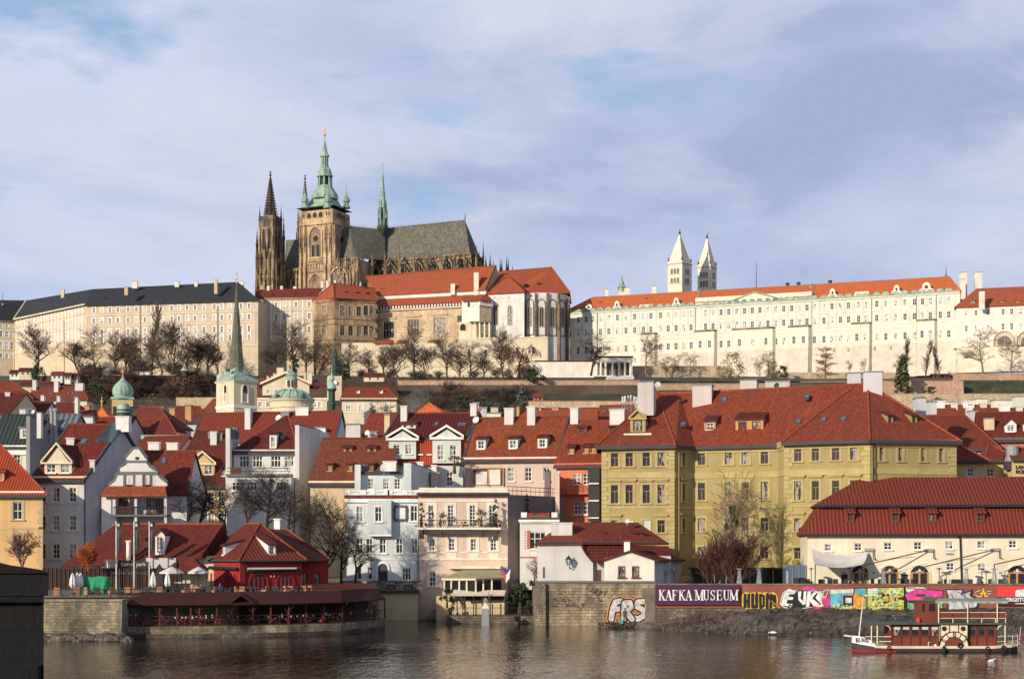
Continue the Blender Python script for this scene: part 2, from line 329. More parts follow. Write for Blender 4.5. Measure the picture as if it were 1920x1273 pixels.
def wall_holes(mb,O,e,n,L,z0,z1,holes,mat,rec=.3):
 us=sorted({0,L,*[max(0,min(L,x))for h in holes for x in h[:2]]});zs=sorted({z0,z1,*[max(z0,min(z1,x))for h in holes for x in h[2:]]})
 Q=lambda u,z:Vector((O.x+e.x*u,O.y+e.y*u,z))
 for j in range(len(zs)-1):
  zc=(zs[j]+zs[j+1])/2;hs=[h for h in holes if h[2]<zc<h[3]];st=0
  while st<len(us)-1:  # merge runs of solid cells
   def hole(i):uc=(us[i]+us[i+1])/2;return any(h[0]<uc<h[1]for h in hs)
   if hole(st):st+=1;continue
   en=st
   while en+1<len(us)-1 and not hole(en+1):en+=1
   mb.poly([Q(us[st],zs[j]),Q(us[en+1],zs[j]),Q(us[en+1],zs[j+1]),Q(us[st],zs[j+1])],mat);st=en+1
 for a,b,c,d in holes:
  p=[Q(a,c),Q(b,c),Q(b,d),Q(a,d)];mb.quads([x+n*rec for x in p],p,mat)
class Face:
 'vertical wall plane between two photo columns at given depths'
 def __init__(s,px0,d0,px1,d1):
  s.A=Vector(((px0-CX)/F*d0,d0,0));B=Vector(((px1-CX)/F*d1,d1,0));v=B-s.A;s.L=v.length;s.e=v/s.L;s.n=Vector((-s.e.y,s.e.x,0));s.ang=math.atan2(s.e.y,s.e.x)
 def u(s,px):
  c=(px-CX)/F;return(c*s.A.y-s.A.x)/(s.e.x-c*s.e.y)
 def d(s,px):return s.A.y+s.e.y*s.u(px)
 def z(s,px,py):return H+(YH-py)/F*s.d(px)
 def pt(s,u,z,v=0):return Vector((s.A.x+s.e.x*u+s.n.x*v,s.A.y+s.e.y*u+s.n.y*v,z))
 def at(s,px,py,v=0):return s.pt(s.u(px),s.z(px,py),v)
 def rows(s,rows):
  out=[]
  for xs,yt,yb,w,st in rows:
   p0=xs[0];za,zb=s.z(p0,yb),s.z(p0,yt);wm=w*s.d(p0)/F
   out+=[(s.u(x),za,wm,zb-za,st)for x in xs]
  return out
 def wall(s,mb,z0,z1,wins,mat):
  holes=[(u-w/2,u+w/2,z,z+h)for u,z,w,h,st in wins if not STY[st]['arch']]
  wall_holes(mb,s.A,s.e,s.n,s.L,z0,z1,holes,mat)
 def put(s,T,wins):
  for u,z,w,h,st in wins:add_win(T,s.pt(u,z),s.ang,w,h,st)
 def band(s,mb,z0,z1,out,mat,u0=None,u1=None):
  u0=0 if u0 is None else u0;u1=s.L if u1 is None else u1
  mb.box(s.pt(u0,z0,-out),s.e*(u1-u0),s.n*(out+.05),(0,0,z1-z0),mat)
def chimney(T,base,ztop,w,dp,mat,ang=0,cap='lead',pots=0,name='chimney'):
 m=MB();base=Vector(base);h=ztop-base.z;m.cbox(base,w,dp,h-.15,mat,ang);m.cbox((base.x,base.y,ztop-.15),w+.2,dp+.2,.15,cap if cap else mat,ang)
 for i in range(pots):m.lathe((base.x+(i-(pots-1)/2)*w/max(1,pots),base.y,ztop),[(.16,0),(.13,.5),(.0,.5)],6,'brickorange')
 return m.build(name,T)
def house(name,label,cat,px0,d0,px1,d1,ye,zb,yr=None,pitch=45,bk=0,dep=None,rl=None,rr=None,wall='white',roof='t_red',rows=(),chim=(),dorm=(),sky=(),gut='darkgrey',oh=.45,group=None,bands=(),verge=None,flat=False,side=None,corn=None,quoin=None,tb=None,ridge_px=None,backhip=True):
 f=Face(px0,d0,px1,d1);zE=f.z(px0,ye)+(0 if flat else oh*math.tan(R(pitch))*.6);A,e=f.A,f.e;b=R(bk)
 n=Vector((f.n.x*math.cos(b)+f.n.y*math.sin(b),-f.n.x*math.sin(b)+f.n.y*math.cos(b),0))
 T=thing(name,label,cat,(A.x,A.y,zb),group)
 wm=MB();wins=f.rows(rows);f.wall(wm,zb,zE,wins,wall);f.put(T,wins)
 tp=math.tan(R(pitch));Q=lambda u,v,z:Vector((A.x+e.x*u+n.x*v,A.y+e.y*u+n.y*v,z))
 L=f.L
 if flat:s=0;zr=zE;dep=dep or 10
 else:
  k=(YH-yr)/F;dm=(d0+d1)/2;s=(H+k*dm-zE)/(tp-k*n.y);zr=zE+tp*s;dep=dep or 2*s
 def uat(px):
  c=(px-CX)/F;return(c*(A.y+n.y*s)-(A.x+n.x*s))/(e.x-c*e.y)
 ul=0 if rl is None else uat(rl);ur=L if rr is None else uat(rr)
 sw=side or wall
 # side and back walls
 for u,hip in((0,rl is not None),(L,rr is not None)):
  pts=[Q(u,0,zb),Q(u,dep,zb),Q(u,dep,zE)]+([]if(hip or flat)else[Q(u,s,zr-.05)])+[Q(u,0,zE)]
  wm.poly(pts if u else pts[::-1],sw)
 wm.poly([Q(0,dep,zb),Q(L,dep,zb),Q(L,dep,zE),Q(0,dep,zE)],wall)
 if flat:wm.poly([Q(0,0,zE),Q(L,0,zE),Q(L,dep,zE),Q(0,dep,zE)],'lead')
 wm.build('wall',T)
 G=dict(T=T,f=f,Q=Q,s=s,zr=zr,zE=zE,L=L,tp=tp,n=n,e=e)
 tr=MB()
 for y0,y1,out,mt in bands:f.band(tr,f.z(px0,y1),f.z(px0,y0),out,mt)
 if corn:f.band(tr,zE-corn[0],zE-.02,corn[1],corn[2],-corn[1],L+corn[1])
 if quoin:
  zq=zb
  while zq<zE-1:
   for u0 in(0,L):
    q=quoin[1]*(1 if int((zq-zb)/.6)%2 else .7);tr.box(f.pt(u0-(.05 if not u0 else q),zq,-.06),e*(q+.05),f.n*.1,(0,0,.5),quoin[0])
   zq+=.6
 if tr.f:tr.build('moulding',T)
 if not flat:
  ol=oh if rl is not None else .25;orr=oh if rr is not None else .25;ze=zE-oh*tp
  rf=MB();a0,a1=Q(-ol,-oh,ze),Q(L+orr,-oh,ze);b0,b1=Q(-ol,dep+oh,ze),Q(L+orr,dep+oh,ze);r0,r1=Q(ul-(0 if rl is not None else .25),s,zr),Q(ur+(0 if rr is not None else .25),s,zr)
  rf.slab([a0,a1,r1,r0],.22,roof);rf.slab([b1,b0,r0,r1],.22,roof)
  if rl is not None:rf.slab([b0,a0,r0],.22,roof)
  if rr is not None:rf.slab([a1,b1,r1],.22,roof)
  ro=rf.build('roof',T);G['roof']=ro
  rg=MB();rg.tube([r0+Z*.03,r1+Z*.03],.14,6,roof if not roof.startswith('t_')else 't_red')
  for c,p in((rl,(a0,r0)),(rr,(a1,r1))):
   if c is not None:rg.tube([q+Z*.02 for q in p],.11,6,'t_orange' if roof.startswith('t_')else roof)
  rg.build('ridge_tile',ro)
  if verge:
   vg=MB()
   for u,c in((0,rl),(L,rr)):
    if c is None:
     dd=.3 if u else-.3
     for va,vb,za,zz in((-oh,s,ze,zr),(dep+oh,s,ze,zr)):vg.prism([Q(u,va,za-.3),Q(u+dd,va,za-.3),Q(u+dd,va,za+.12),Q(u,va,za+.12)],Q(u,vb,zz)-Q(u,va,za),verge)
   if vg.f:vg.build('verge',ro)
  if gut:g=MB();g.box(Q(-ol,-oh-.16,ze-.34),e*(L+ol+orr),n*.3,(0,0,.36),gut);g.build('gutter',T)
 det=e.x*n.y-e.y*n.x
 def hit(px,py):
  c=(px-CX)/F;k=(YH-py)/F;v1=(e.x-e.y*c)/det;v0=(-e.x*A.y+e.y*A.x)/det
  t=(zE+tp*v0-H)/(k-tp*v1)if not flat else(zE-H)/k
  return(n.y*(c*t-A.x)-n.x*(t-A.y))/det,v0+v1*t,H+k*t,t
 G['hit']=hit
 for c in chim:
  px,yt,yb,w,dp,mt=c[:6]
  if flat or yb is None:
   v=c[6]if len(c)>6 else s;cc=(px-CX)/F;u=(cc*(A.y+n.y*v)-(A.x+n.x*v))/(e.x-cc*e.y);q=Q(u,v,0);zt=H+(YH-yt)/F*q.y;bs=Q(u,v,(zr-abs(v-s)*tp-1.0)if not flat else zE-.2);t=q.y
  else:
   u,v,z,t=hit(px,yb);q=Q(u,v+dp/2,z-.6);bs=q;zt=H+(YH-yt)/F*q.y
  chimney(T,bs,zt,w*t/F,dp,mt,f.ang,cap=None if mt.startswith('white')else 'lead',pots=0)
 for d_ in dorm:dormer(G,**dict(zip(('px','yb','w','h','ty','gh','nw','wallm','roofm','st','q'),d_)))
 for px,py,w,h in sky:
  u,v,z,t=hit(px,py);hw=w*t/F/2;hv=h*t/F/2*1.2;sm=MB();c0=[Q(u-hw,v-hv,z-hv*tp+.1),Q(u+hw,v-hv,z-hv*tp+.1),Q(u+hw,v+hv,z+hv*tp+.1),Q(u-hw,v+hv,z+hv*tp+.1)]
  sm.slab([p for p in c0],.2,'darkgrey');so_=sm.build('skylight',T);pm=MB();cc=sum(c0,Vector())/4;pm.poly([cc+(p-cc)*.75+Z*.02 for p in c0],'skyglass');pm.build('pane',so_)
 return G
m_glass('skyglass',(.1,.15,.22),(.1,.15,.22),0)
def dormer(G,px,yb,w,h,ty='shed',gh=0,nw=1,wallm='white',roofm='t_brown',st='white',q=18):
 T,Q,tp,zE,e,n,f=G['T'],G['Q'],G['tp'],G['zE'],G['e'],G['n'],G['f']
 u,v,z,t=G['hit'](px,yb);hw=w*t/F/2;hh=h*t/F;z1=z+hh;zr_=lambda vv:zE+tp*vv
 m=MB();zb=z-.3
 ww=min(hw*2/nw*.62,hh*.9);wh=hh*.78;holes=[]
 for i in range(nw):uc=u-hw+2*hw*(i+.5)/nw;holes.append((uc-ww/2,uc+ww/2,z+hh*.1,z+hh*.1+wh))
 O=Q(u-hw,v,0);wall_holes(m,O,e,n,2*hw,zb,z1,[(a-(u-hw),b-(u-hw),c,d)for a,b,c,d in holes],wallm,.15)
 vt=(z1-zE)/tp
 for sg in(-1,1):m.poly([Q(u+sg*hw,v,zb),Q(u+sg*hw,v+.01,z),Q(u+sg*hw,vt,z1),Q(u+sg*hw,v,z1)],wallm)
 rm=MB();o=.18
 if ty=='shed':
  tq=math.tan(R(q));vb=(z1-v*tq-zE)/(tp-tq);zz=zr_(vb)
  rm.slab([Q(u-hw-o,v-.3,z1-.3*tq+.26),Q(u+hw+o,v-.3,z1-.3*tq+.26),Q(u+hw+o,vb,zz+.26),Q(u-hw-o,vb,zz+.26)],.18,roofm)
  for sg in(-1,1):m.poly([Q(u+sg*hw,v,z1),Q(u+sg*hw,vt,z1),Q(u+sg*hw,vb,zz)],wallm)
 else:
  g=gh*t/F;zt=z1+g;vb=(zt-zE)/tp;m.poly([Q(u-hw,v,z1),Q(u+hw,v,z1),Q(u,v,zt)],wallm)
  os_=hw*.16
  for sg in(-1,1):
   p=[Q(u,v-.3,zt+.12),Q(u,vb,zt+.12),Q(u+sg*(hw+os_),vt,z1-g*os_/hw+.12),Q(u+sg*(hw+os_),v-.3,z1-g*os_/hw+.12)]
   rm.slab(p if sg<0 else p[::-1],.16,roofm)
  if ty=='ped':
   bz=MB();k=os_
   bz.box(Q(u-hw-k,v-.34,z1-.12),e*(2*hw+2*k),n*.3,(0,0,.22),G.get('trim','white_trim'))
   for sg in(-1,1):a=Q(u+sg*(hw+k),v-.36,z1-.02);bq=Q(u,v-.36,zt+.05);bz.prism([a,a+Z*.28,a+Z*.28+n*.25,a+n*.25],bq-a,G.get('trim','white_trim'))
 D=m.build('dormer',T)
 rm.build('roof',D)
 if ty=='ped':bz.build('moulding',D)
 for a,b_,c,d in holes:add_win(D,Q((a+b_)/2,v,c),f.ang,b_-a,d-c,st,True)
 return D
# ---------------- setting: ground, water, banks ----------------
def lerp(t,x):
 if x<=t[0][0]:return t[0][1]
 for(a,p),(b,q)in zip(t,t[1:]):
  if x<=b:return p+(q-p)*(x-a)/(b-a)
 return t[-1][1]
GZ=[(160,4.3),(200,4.5),(240,5.5),(300,9),(400,20),(480,34),(560,51),(670,71),(698,77),(703,83),(840,101),(870,103),(1100,106),(1500,92),(3000,60),(9000,40)]
def gz(x,d):return lerp(GZ,d)
FR=[(-600,167),(-40,168),(-30,173),(-22,182),(-17.5,191),(-17.4,219),(-12.5,219),(-12.4,213.5),(2.6,213.5),(2.7,196),(20,192),(700,192)]
def ground():
 m=MB();xs=sorted({x for x,_ in FR}|set(range(-600,601,25))|{-4000,-2000,-1000,1000,2000,4000})
 rng=random.Random(3);prev=None
 for x in xs:
  f=lerp(FR,x);ds=[d for d in(225,240,270,300,350,400,440,480,520,560,600,640,670,698,703,730,770,810,840,870,960,1100,1300,1500,2000,3000,5000,9000)]
  k=max(1,abs(x)/600)if abs(x)>600 else 1
  col=[Vector((x,f,-3)),Vector((x,f,gz(x,f)))]+[Vector((x,d,gz(x,d)+(rng.uniform(-.8,.8)if 300<d<690 else 0)))for d in ds]
  if prev:m.quads(prev,col,'ground',closed=False)
  prev=col
 m.f=[tuple(reversed(q))for q in m.f];m.v=m.v
 struct(m,'ground')
def m_ground():
 m,t,b=newmat('ground');pos=t.n('NewGeometry').outputs['Position']
 n1=t.noise(pos,.06,6,.6);n2=t.noise(pos,.5,6,.7);sp=t.n('SeparateXYZ',i_0=pos)
 town=t.mix(t.ramp(n2,(.35,0.0),(.65,1.0)),(.12,.10,.085),(.2,.17,.14))
 hill=t.mix(t.ramp(n1,(.4,0.0),(.6,1.0)),(.055,.04,.028),(.11,.075,.05))
 hill=t.mix(t.ramp(n2,(.5,0.0),(.62,.6)),hill,(.05,.06,.025))
 t.set(b.inputs['Base Color'],t.mix(t.ramp(t.math('DIVIDE',sp.outputs[2],100),(.38,0.0),(.44,1.0)),town,hill));b.inputs['Roughness'].default_value=1;bump(t,b,n2,.6,.4)
m_ground();ground()
def m_water():
 m,t,b=newmat('water');pos=t.n('NewGeometry').outputs['Position']
 n1=t.noise(t.mapv(pos,(1.1,.30,1)),1.0,4,.6,.5);n2=t.noise(t.mapv(pos,(3.0,.8,1),(0,0,0),(0,0,.2)),1.0,3,.6,.4);n3=t.noise(t.mapv(pos,(.03,.06,1)),1,4)
 b.inputs['Base Color'].default_value=(.012,.009,.007,1);b.inputs['Roughness'].default_value=.03;b.inputs['IOR'].default_value=1.33
 hh=t.math('ADD',n1,t.math('MULTIPLY',n2,.4));hh=t.math('MULTIPLY',hh,t.ramp(n3,(.3,.35),(.7,1.0)))
 b.inputs['Specular IOR Level'].default_value=.44;bump(t,b,hh,1.0,.115)
m_water();w=MB();w.poly([(-900,-80,0),(900,-80,0),(900,225,0),(-900,225,0)],'water');struct(w,'river_water')
def rough_strip(name,rows,mat,seed,amp,label=None):
 'rows: list of polylines (front to back) of world points, subdivided and roughened'
 rng=random.Random(seed);m=MB();n=max(len(r)for r in rows)
 for r in rows:
  for i,p in enumerate(r):r[i]=p+Vector((rng.uniform(-amp,amp)*.5,rng.uniform(-amp,amp)*.5,rng.uniform(-amp,amp)*.6))
 for a,b in zip(rows,rows[1:]):m.quads(a,b,mat,closed=False)
 return m
def m_mud():
 m,t,b=newmat('mud');pos=t.n('NewGeometry').outputs['Position'];n1=t.noise(pos,.22,7,.65,.4);n2=t.noise(pos,2.2,6,.75)
 c=t.mix(t.ramp(n1,(.42,0.0),(.58,1.0)),(.065,.042,.03),(.19,.16,.135));c=t.mix(t.ramp(n2,(.35,.75),(.6,0.0)),c,(.025,.018,.014));c=t.mix(t.ramp(n2,(.66,0.0),(.72,.6)),c,(.36,.32,.27))
 t.set(b.inputs['Base Color'],c);b.inputs['Roughness'].default_value=.9;bump(t,b,n2,.9,.25)
m_mud()
def bank():
 rows=[]
 for k in range(10):
  t=k/9;r=[]
  for i in range(154):
   px=1120+i*7.5;wl=lerp([(1120,1172),(1180,1176),(1300,1186),(1420,1192),(1600,1196),(1960,1198)],px);d0=27000/(wl-1033);d0=min(d0,190);d1=189.1
   top=lerp([(1120,.5),(1230,.6),(1320,1.7),(1480,2.3),(1960,2.2)],px);d=d0+(d1-d0)*t
   r.append(Vector(((px-CX)/F*d,d,-.35+top*t**.7+.35*t+.25*math.sin(px*.03+t*5)*t*(1-t)*2)))
  rows.append(r)
 m=rough_strip('riverbank',rows,'mud',5,.3);m.f=[tuple(q)for q in m.f];struct(m,'riverbank')
 rng=random.Random(11);m=MB()
 for i in range(1300):
  px=rng.uniform(1130,1960);t=rng.random();wl=lerp([(1120,1172),(1180,1176),(1300,1186),(1420,1192),(1960,1198)],px);d0=min(27000/(wl-1033),189);d=d0+(189-d0)*t;top=lerp([(1120,.5),(1230,.6),(1320,1.7),(1480,2.3),(1960,2.2)],px)
  p=Vector(((px-CX)/F*d,d,-.35+top*t**.7+.2));s=rng.uniform(.05,.17)
  m.lathe(p,[(0,-s),(s*1.1,-.1*s),(s*.75,s*.5),(0,s*.7)],5,rng.choice(['rubble','mud','mud']),rng.random()*6,rng.uniform(.8,1.6))
 for i in range(260):
  px=rng.uniform(70,240);d=163.6-rng.random()**.6*3.2;s=rng.uniform(.15,.6);m.lathe(P(px,1033,d)-Z*(9-rng.uniform(-.1,.15+.5*(d-160)/4)),[(0,-s),(s*1.2,-.1*s),(s*.8,s*.5),(0,s*.65)],5,rng.choice(['rubble','mud','rubble']),rng.random()*6,1.3)
 struct(m,'bank_stones','stuff')
bank()
# ---------------- near bridge pier (lower corner) ----------------
def bridge():
 T=thing('bridge_pier','dark stone bridge pier with overhanging parapet at the river edge of the frame','bridge pier',P(40,1033,40)-Z*9)
 m=MB();d=40
 x1=(82-CX)/F*d;m.box((x1-14,d,-2),(14,0,0),(-2.6,7,0),(0,0,H-(1128-YH)/F*d+2),'bridgestone')
 z=H-(1246-YH)/F*d;m.box((x1-14,d-.35,-2),(14-.05,0,0),(0,.4,0),(0,0,z+2),'bridgestone');m.build('pier_wall',T)
 zt=H-(1128-YH)/F*d;c=MB();x2=(88-CX)/F*d;c.box((x1-14,d-.25,zt),(x2-x1+14,0,0),(-2.7,7.4,0),(0,0,.16),'bridgestone');c.build('ledge',T)
 p=MB();x3=(97-CX)/F*d;z2=H-(1074-YH)/F*d;p.box((x1-14,d-.3,zt+.16),(x3-x1+14,0,0),(-2.8,7.6,0),(0,0,z2-zt-.16),'bridgestone');p.build('parapet',T)
 q=MB();a=Vector((x3+.05,d-.38,z2));xa=(42-CX)/F*d;xb=(0-CX)/F*d;zz=H-(1062-YH)/F*d;zb=H-(1052-YH)/F*d
 q.prism([(x1-14,d-.38,z2),(x3+.04,d-.38,z2),(x3-.1,d-.38,z2+.08),(xa,d-.38,zz),(xb,d-.38,zb),(x1-14,d-.38,zb+.3)],(-2.85,7.8,0),'bridgestone');q.build('coping',T)
bridge()
# ---------------- embankment walls ----------------
def pwall(name,label,px0,px1,d,yt,zb,mat,th=2.0,cope=None,d1=None,cat='wall',batter=0):
 f=Face(px0,d,px1,d1 or d);zt=f.z(px0,yt);T=thing(name,label,cat,f.pt(0,zb),kind='thing');m=MB()
 m.prism([f.pt(0,zb,-batter),f.pt(0,zt,0),f.pt(0,zt,th),f.pt(0,zb,th)],f.e*f.L,mat);m.build('masonry',T)
 if cope:c=MB();c.box(f.pt(-.05,zt+.002,-.15),f.e*(f.L+.1),f.n*(th+.1),(0,0,.25),cope);c.build('coping',T)
 return T,f
pwall('quay_wall','sandy stained stone quay wall beside the dark bridge pier',-80,229,164,1128,-1,'quay2',3.0,'quay2',batter=.4)
TW,FW=pwall('stone_embankment_wall','tall sand coloured block wall below the house with the lantern',1004,1229,193,1093,-1,'quay',2.0,'grey_trim')
m=MB();m.box(FW.pt(-.1,-1,-.5),FW.e*1.3,FW.n*.6,(0,0,6.1),'quay2');m.build('buttress',TW)
TQ,FQ=pwall('graffiti_wall','red topped embankment wall covered with colourful graffiti',1229.5,2260,189,1096,-1,'rubble',2.0,None)
m=MB();m.box(FQ.pt(0,FQ.z(1390,1139),-.06),FQ.e*FQ.L,FQ.n*.1,(0,0,FQ.z(1390,1095)-FQ.z(1390,1139)),'brickband')
m_plaster('brickband',(.30,.095,.065),blotch=.5,bc=(.36,.18,.13));m.build('rendered_band',TQ)
c=MB();c.box(FQ.pt(0,FQ.z(1390,1096)+.002,-.16),FQ.e*FQ.L,FQ.n*2.2,(0,0,.12),'quay2');c.build('coping',TQ)
# ---------------- painted pieces and lettering ----------------
class Paint:
 'flat painted shapes, given in photo columns/rows, lying on a plane at depth d; layers lift 3 mm each'
 def __init__(s,d):s.m=MB();s.d=d;s.k=0
 def pt(s,x,y):return P(x,y,s.d-.004*s.k)
 def layer(s):s.k+=1;return s
 def poly(s,pts,mat):
  s.k+=1;p=[s.pt(*q)for q in pts]
  a=sum(pts[i][0]*pts[(i+1)%len(pts)][1]-pts[(i+1)%len(pts)][0]*pts[i][1]for i in range(len(pts)))
  s.m.poly(p if a<0 else p[::-1],mat);return s
 def stroke(s,pts,w,mat,close=False,cap=True):
  s.k+=1;q=list(pts)+([pts[0]]if close else[])
  for(x0,y0),(x1,y1)in zip(q,q[1:]):
   l=math.hypot(x1-x0,y1-y0)or 1;nx,ny=-(y1-y0)/l*w/2,(x1-x0)/l*w/2
   s.m.poly([s.pt(x0+nx,y0+ny),s.pt(x1+nx,y1+ny),s.pt(x1-nx,y1-ny),s.pt(x0-nx,y0-ny)],mat);s.k+=.02
  if cap:
   for x,y in q:s.m.poly([s.pt(x+w/2*math.cos(-i*math.pi/5),y+w/2*math.sin(-i*math.pi/5))for i in range(10)],mat);s.k+=.02
  return s
 def blob(s,x,y,rx,ry,mat,n=14):return s.poly([(x+rx*math.cos(i*2*math.pi/n),y+ry*math.sin(i*2*math.pi/n))for i in range(n)],mat)
 def build(s,name,T):return s.m.build(name,T)
def graffiti():
 p=Paint(192.98)  # silver bubble piece with orange glow on the stone wall
 FRS=[[(1146,1160),(1149,1140),(1154,1128),(1164,1126)],[(1150,1142),(1161,1141)],[(1169,1160),(1171,1130),(1181,1129),(1183,1138),(1173,1144),(1185,1160)],[(1208,1127),(1196,1128),(1194,1137),(1206,1143),(1208,1153),(1197,1160),(1190,1158)]]
 for s in FRS:p.stroke(s,18.5,'orange_paint')
 for L_ in(FRS[:2],FRS[3:],FRS[2:3]):
  for w,mt in((15.5,'black'),(10,'silver_paint')):
   for s in L_:p.stroke(s,w,mt)
   p.k+=1
 p.stroke([(1176,1134),(1179,1136),(1175,1139)],1.6,'black')
 p.blob(1219,1138,10,13,'orange_paint');p.blob(1219,1138,7.5,10,'black');p.blob(1219,1138,5.5,8,'silver_paint');p.stroke([(1216,1136),(1219,1132),(1221,1138),(1217,1142)],1.2,'black')
 p.build('graffiti',TW)
 p=Paint(192.985)  # scrawled tags above
 for s in([(1112,1116),(1114,1108),(1119,1107),(1116,1112),(1121,1116)],[(1123,1116),(1126,1107),(1130,1109),(1126,1113)],[(1132,1116),(1137,1108)],[(1105,1108),(1112,1104),(1120,1106)]):p.stroke(s,1.5,'black')
 for x,s in((1018,[(0,0),(3,-5),(6,0)]),(1060,[(0,0),(3,9),(8,-2)]),(1084,[(0,8),(5,16),(9,6)])):p.stroke([(x+a,1128+b)for a,b in s],1,'darkgrey')
 rng=random.Random(5)
 for k in range(46):x=rng.uniform(1020,1130);y=rng.choice([1104,1109,1113,1122,1126,1131,1135])+rng.uniform(-1,1);p.stroke([(x,y),(x+rng.uniform(2,7),y+rng.uniform(-.6,.6))],rng.uniform(.8,1.6),'darkgrey',cap=False)
 p.build('tag_scrawl',TW)
 D=188.92
 p=Paint(D)  # black letters with yellow rim
 for x in(1400,1412,1424,1436,1448):p.blob(x,1125,11,15.5,'yellow_paint',18)
 p.poly([(1394,1113),(1452,1111),(1456,1120),(1456,1135),(1449,1140),(1397,1141)],'yellow_paint')
 for s in([(1397,1115),(1397,1137)],[(1404,1115),(1404,1137)],[(1397,1126),(1404,1126)],[(1411,1114),(1411,1137),(1419,1137),(1419,1114)],[(1426,1115),(1426,1138),(1432,1134),(1432,1118),(1426,1115)],[(1438,1138),(1439,1114),(1445,1137),(1446,1115)],[(1452,1117),(1453,1134)]):p.stroke(s,6.4,'black')
 for s in([(1400.5,1113),(1400.5,1123)],[(1407.5,1112),(1407.5,1138)],[(1415,1114),(1415,1132)],[(1422.5,1112),(1422.5,1139)],[(1435,1112),(1435,1139)],[(1429,1119),(1429,1133)],[(1442,1124),(1442,1139)],[(1446,1126),(1456,1134),(1462,1140)]):p.stroke(s,1,'yellow_paint')
 p.build('graffiti',TQ)
 p=Paint(D-.03)  # white block letters with black shadow
 p.poly([(1462,1132),(1468,1110),(1480,1103),(1486,1106),(1530,1107),(1543,1112),(1540,1122),(1548,1134),(1536,1138),(1524,1138),(1488,1143),(1470,1139)],'white_paint')
 p.poly([(1464,1131),(1470,1110),(1500,1106),(1528,1108),(1534,1112),(1529,1120),(1540,1133),(1525,1137),(1488,1141),(1471,1137)],'black')
 for s in((1471,1108,1493,1107,1490,1113,1479,1114,1478,1118,1488,1119,1486,1124,1476,1124,1475,1131,1486,1132,1484,1138,1465,1133),(1496,1108,1503,1108,1501,1122,1506,1125,1507,1108,1512,1108,1511,1131,1506,1134,1497,1124),(1514,1108,1521,1108,1519,1117,1526,1109,1532,1110,1523,1121,1537,1133,1526,1136,1519,1127,1517,1137,1511,1137)):p.poly(list(zip(s[::2],s[1::2])),'white_paint')
 p.stroke([(1477,1138),(1481,1133),(1486,1138)],2,'black');p.poly([(1524,1136),(1540,1137),(1538,1146),(1528,1152)],'red_paint');p.stroke([(1521,1134),(1527,1150)],1.3,'black')
 for s in([(1532,1112),(1554,1104),(1548,1120),(1531,1109)],[(1537,1107),(1544,1122)],[(1546,1106),(1540,1121)]):p.stroke(s,1.1,'white_paint')
 p.poly([(1541,1122),(1555,1120),(1558,1134),(1551,1138),(1541,1132)],'pink_paint');p.poly([(1502,1105),(1513,1098),(1532,1104),(1534,1107)],'pink_paint');p.build('graffiti',TQ)
 p=Paint(D-.06)  # long multicolour piece
 for q,mt in(([(1556,1105),(1601,1104),(1603,1145),(1558,1145)],'cyan_paint'),([(1556,1105),(1600,1104),(1600,1111),(1556,1112)],'pale_paint'),([(1560,1146),(1566,1132),(1580,1136),(1600,1138),(1603,1147)],'lime_paint'),([(1589,1113),(1604,1112),(1622,1122),(1624,1146),(1602,1147),(1599,1118)],'orange_paint'),([(1581,1116),(1600,1116),(1600,1135),(1581,1135)],'black'),([(1585,1120),(1597,1120),(1597,1130),(1585,1130)],'pale_paint'),
  ([(1601,1103),(1636,1101),(1636,1147),(1622,1147),(1623,1118),(1602,1113)],'green_paint'),([(1604,1104),(1623,1103),(1620,1113),(1605,1112)],'cyan_paint'),([(1626,1102),(1694,1100),(1695,1146),(1625,1147)],'lime_paint'),([(1628,1103),(1646,1102),(1650,1110),(1640,1118),(1629,1114)],'pale_paint'),([(1648,1102),(1658,1108),(1656,1114),(1646,1112)],'green_paint'),([(1674,1104),(1681,1104),(1681,1114),(1674,1114)],'pale_paint'),([(1653,1113),(1667,1113),(1668,1117),(1653,1119)],'black'),([(1652,1124),(1667,1120),(1690,1123),(1670,1128)],'orange_paint'),([(1653,1126),(1667,1128),(1667,1133),(1652,1132)],'black'),([(1676,1121),(1697,1118),(1698,1127),(1688,1123)],'black'),([(1626,1128),(1694,1132),(1695,1146),(1625,1147)],'lime_paint'),
  ([(1694,1099),(1699,1099),(1700,1148),(1696,1148)],'black'),([(1698,1101),(1730,1100),(1740,1105),(1700,1110)],'pale_paint'),([(1697,1114),(1716,1104),(1768,1106),(1767,1119),(1738,1120),(1740,1127),(1702,1126)],'pink_paint'),([(1718,1113),(1736,1113),(1736,1118),(1717,1118)],'darkgrey'),([(1701,1128),(1722,1130),(1766,1127),(1769,1147),(1702,1148)],'green_paint'),([(1702,1125),(1740,1128),(1768,1120),(1768,1124),(1722,1132),(1702,1129)],'black')):p.poly(q,mt)
 for s in([(1602,1102),(1600,1116)],[(1601,1102),(1694,1100)],[(1625,1102),(1626,1146)],[(1700,1102),(1768,1107)]):p.stroke(s,1.3,'black')
 for s in([(1640,1104),(1650,1112),(1658,1104)],[(1622,1116),(1634,1116)]):p.stroke(s,1.8,'white_paint')
 rng=random.Random(9)
 for i in range(70):p.blob(rng.uniform(1562,1690),rng.uniform(1132,1145),rng.uniform(1,3),rng.uniform(1,2),rng.choice(['lime_paint','green_paint','yellow_paint','pale_paint']),6)
 for i in range(60):p.blob(rng.uniform(1628,1692),rng.uniform(1104,1135),rng.uniform(1,2.6),rng.uniform(1,2.2),rng.choice(['lime_paint','pale_paint','green_paint']),6)
 p.build('graffiti',TQ)
 p=Paint(D-.06)  # silver fish shape with dark outline and small yellow sketch
 p.poly([(1773,1104),(1807,1104),(1803,1112),(1824,1104),(1822,1116),(1832,1121),(1836,1135),(1828,1144),(1800,1145),(1776,1146),(1776,1118)],'black')
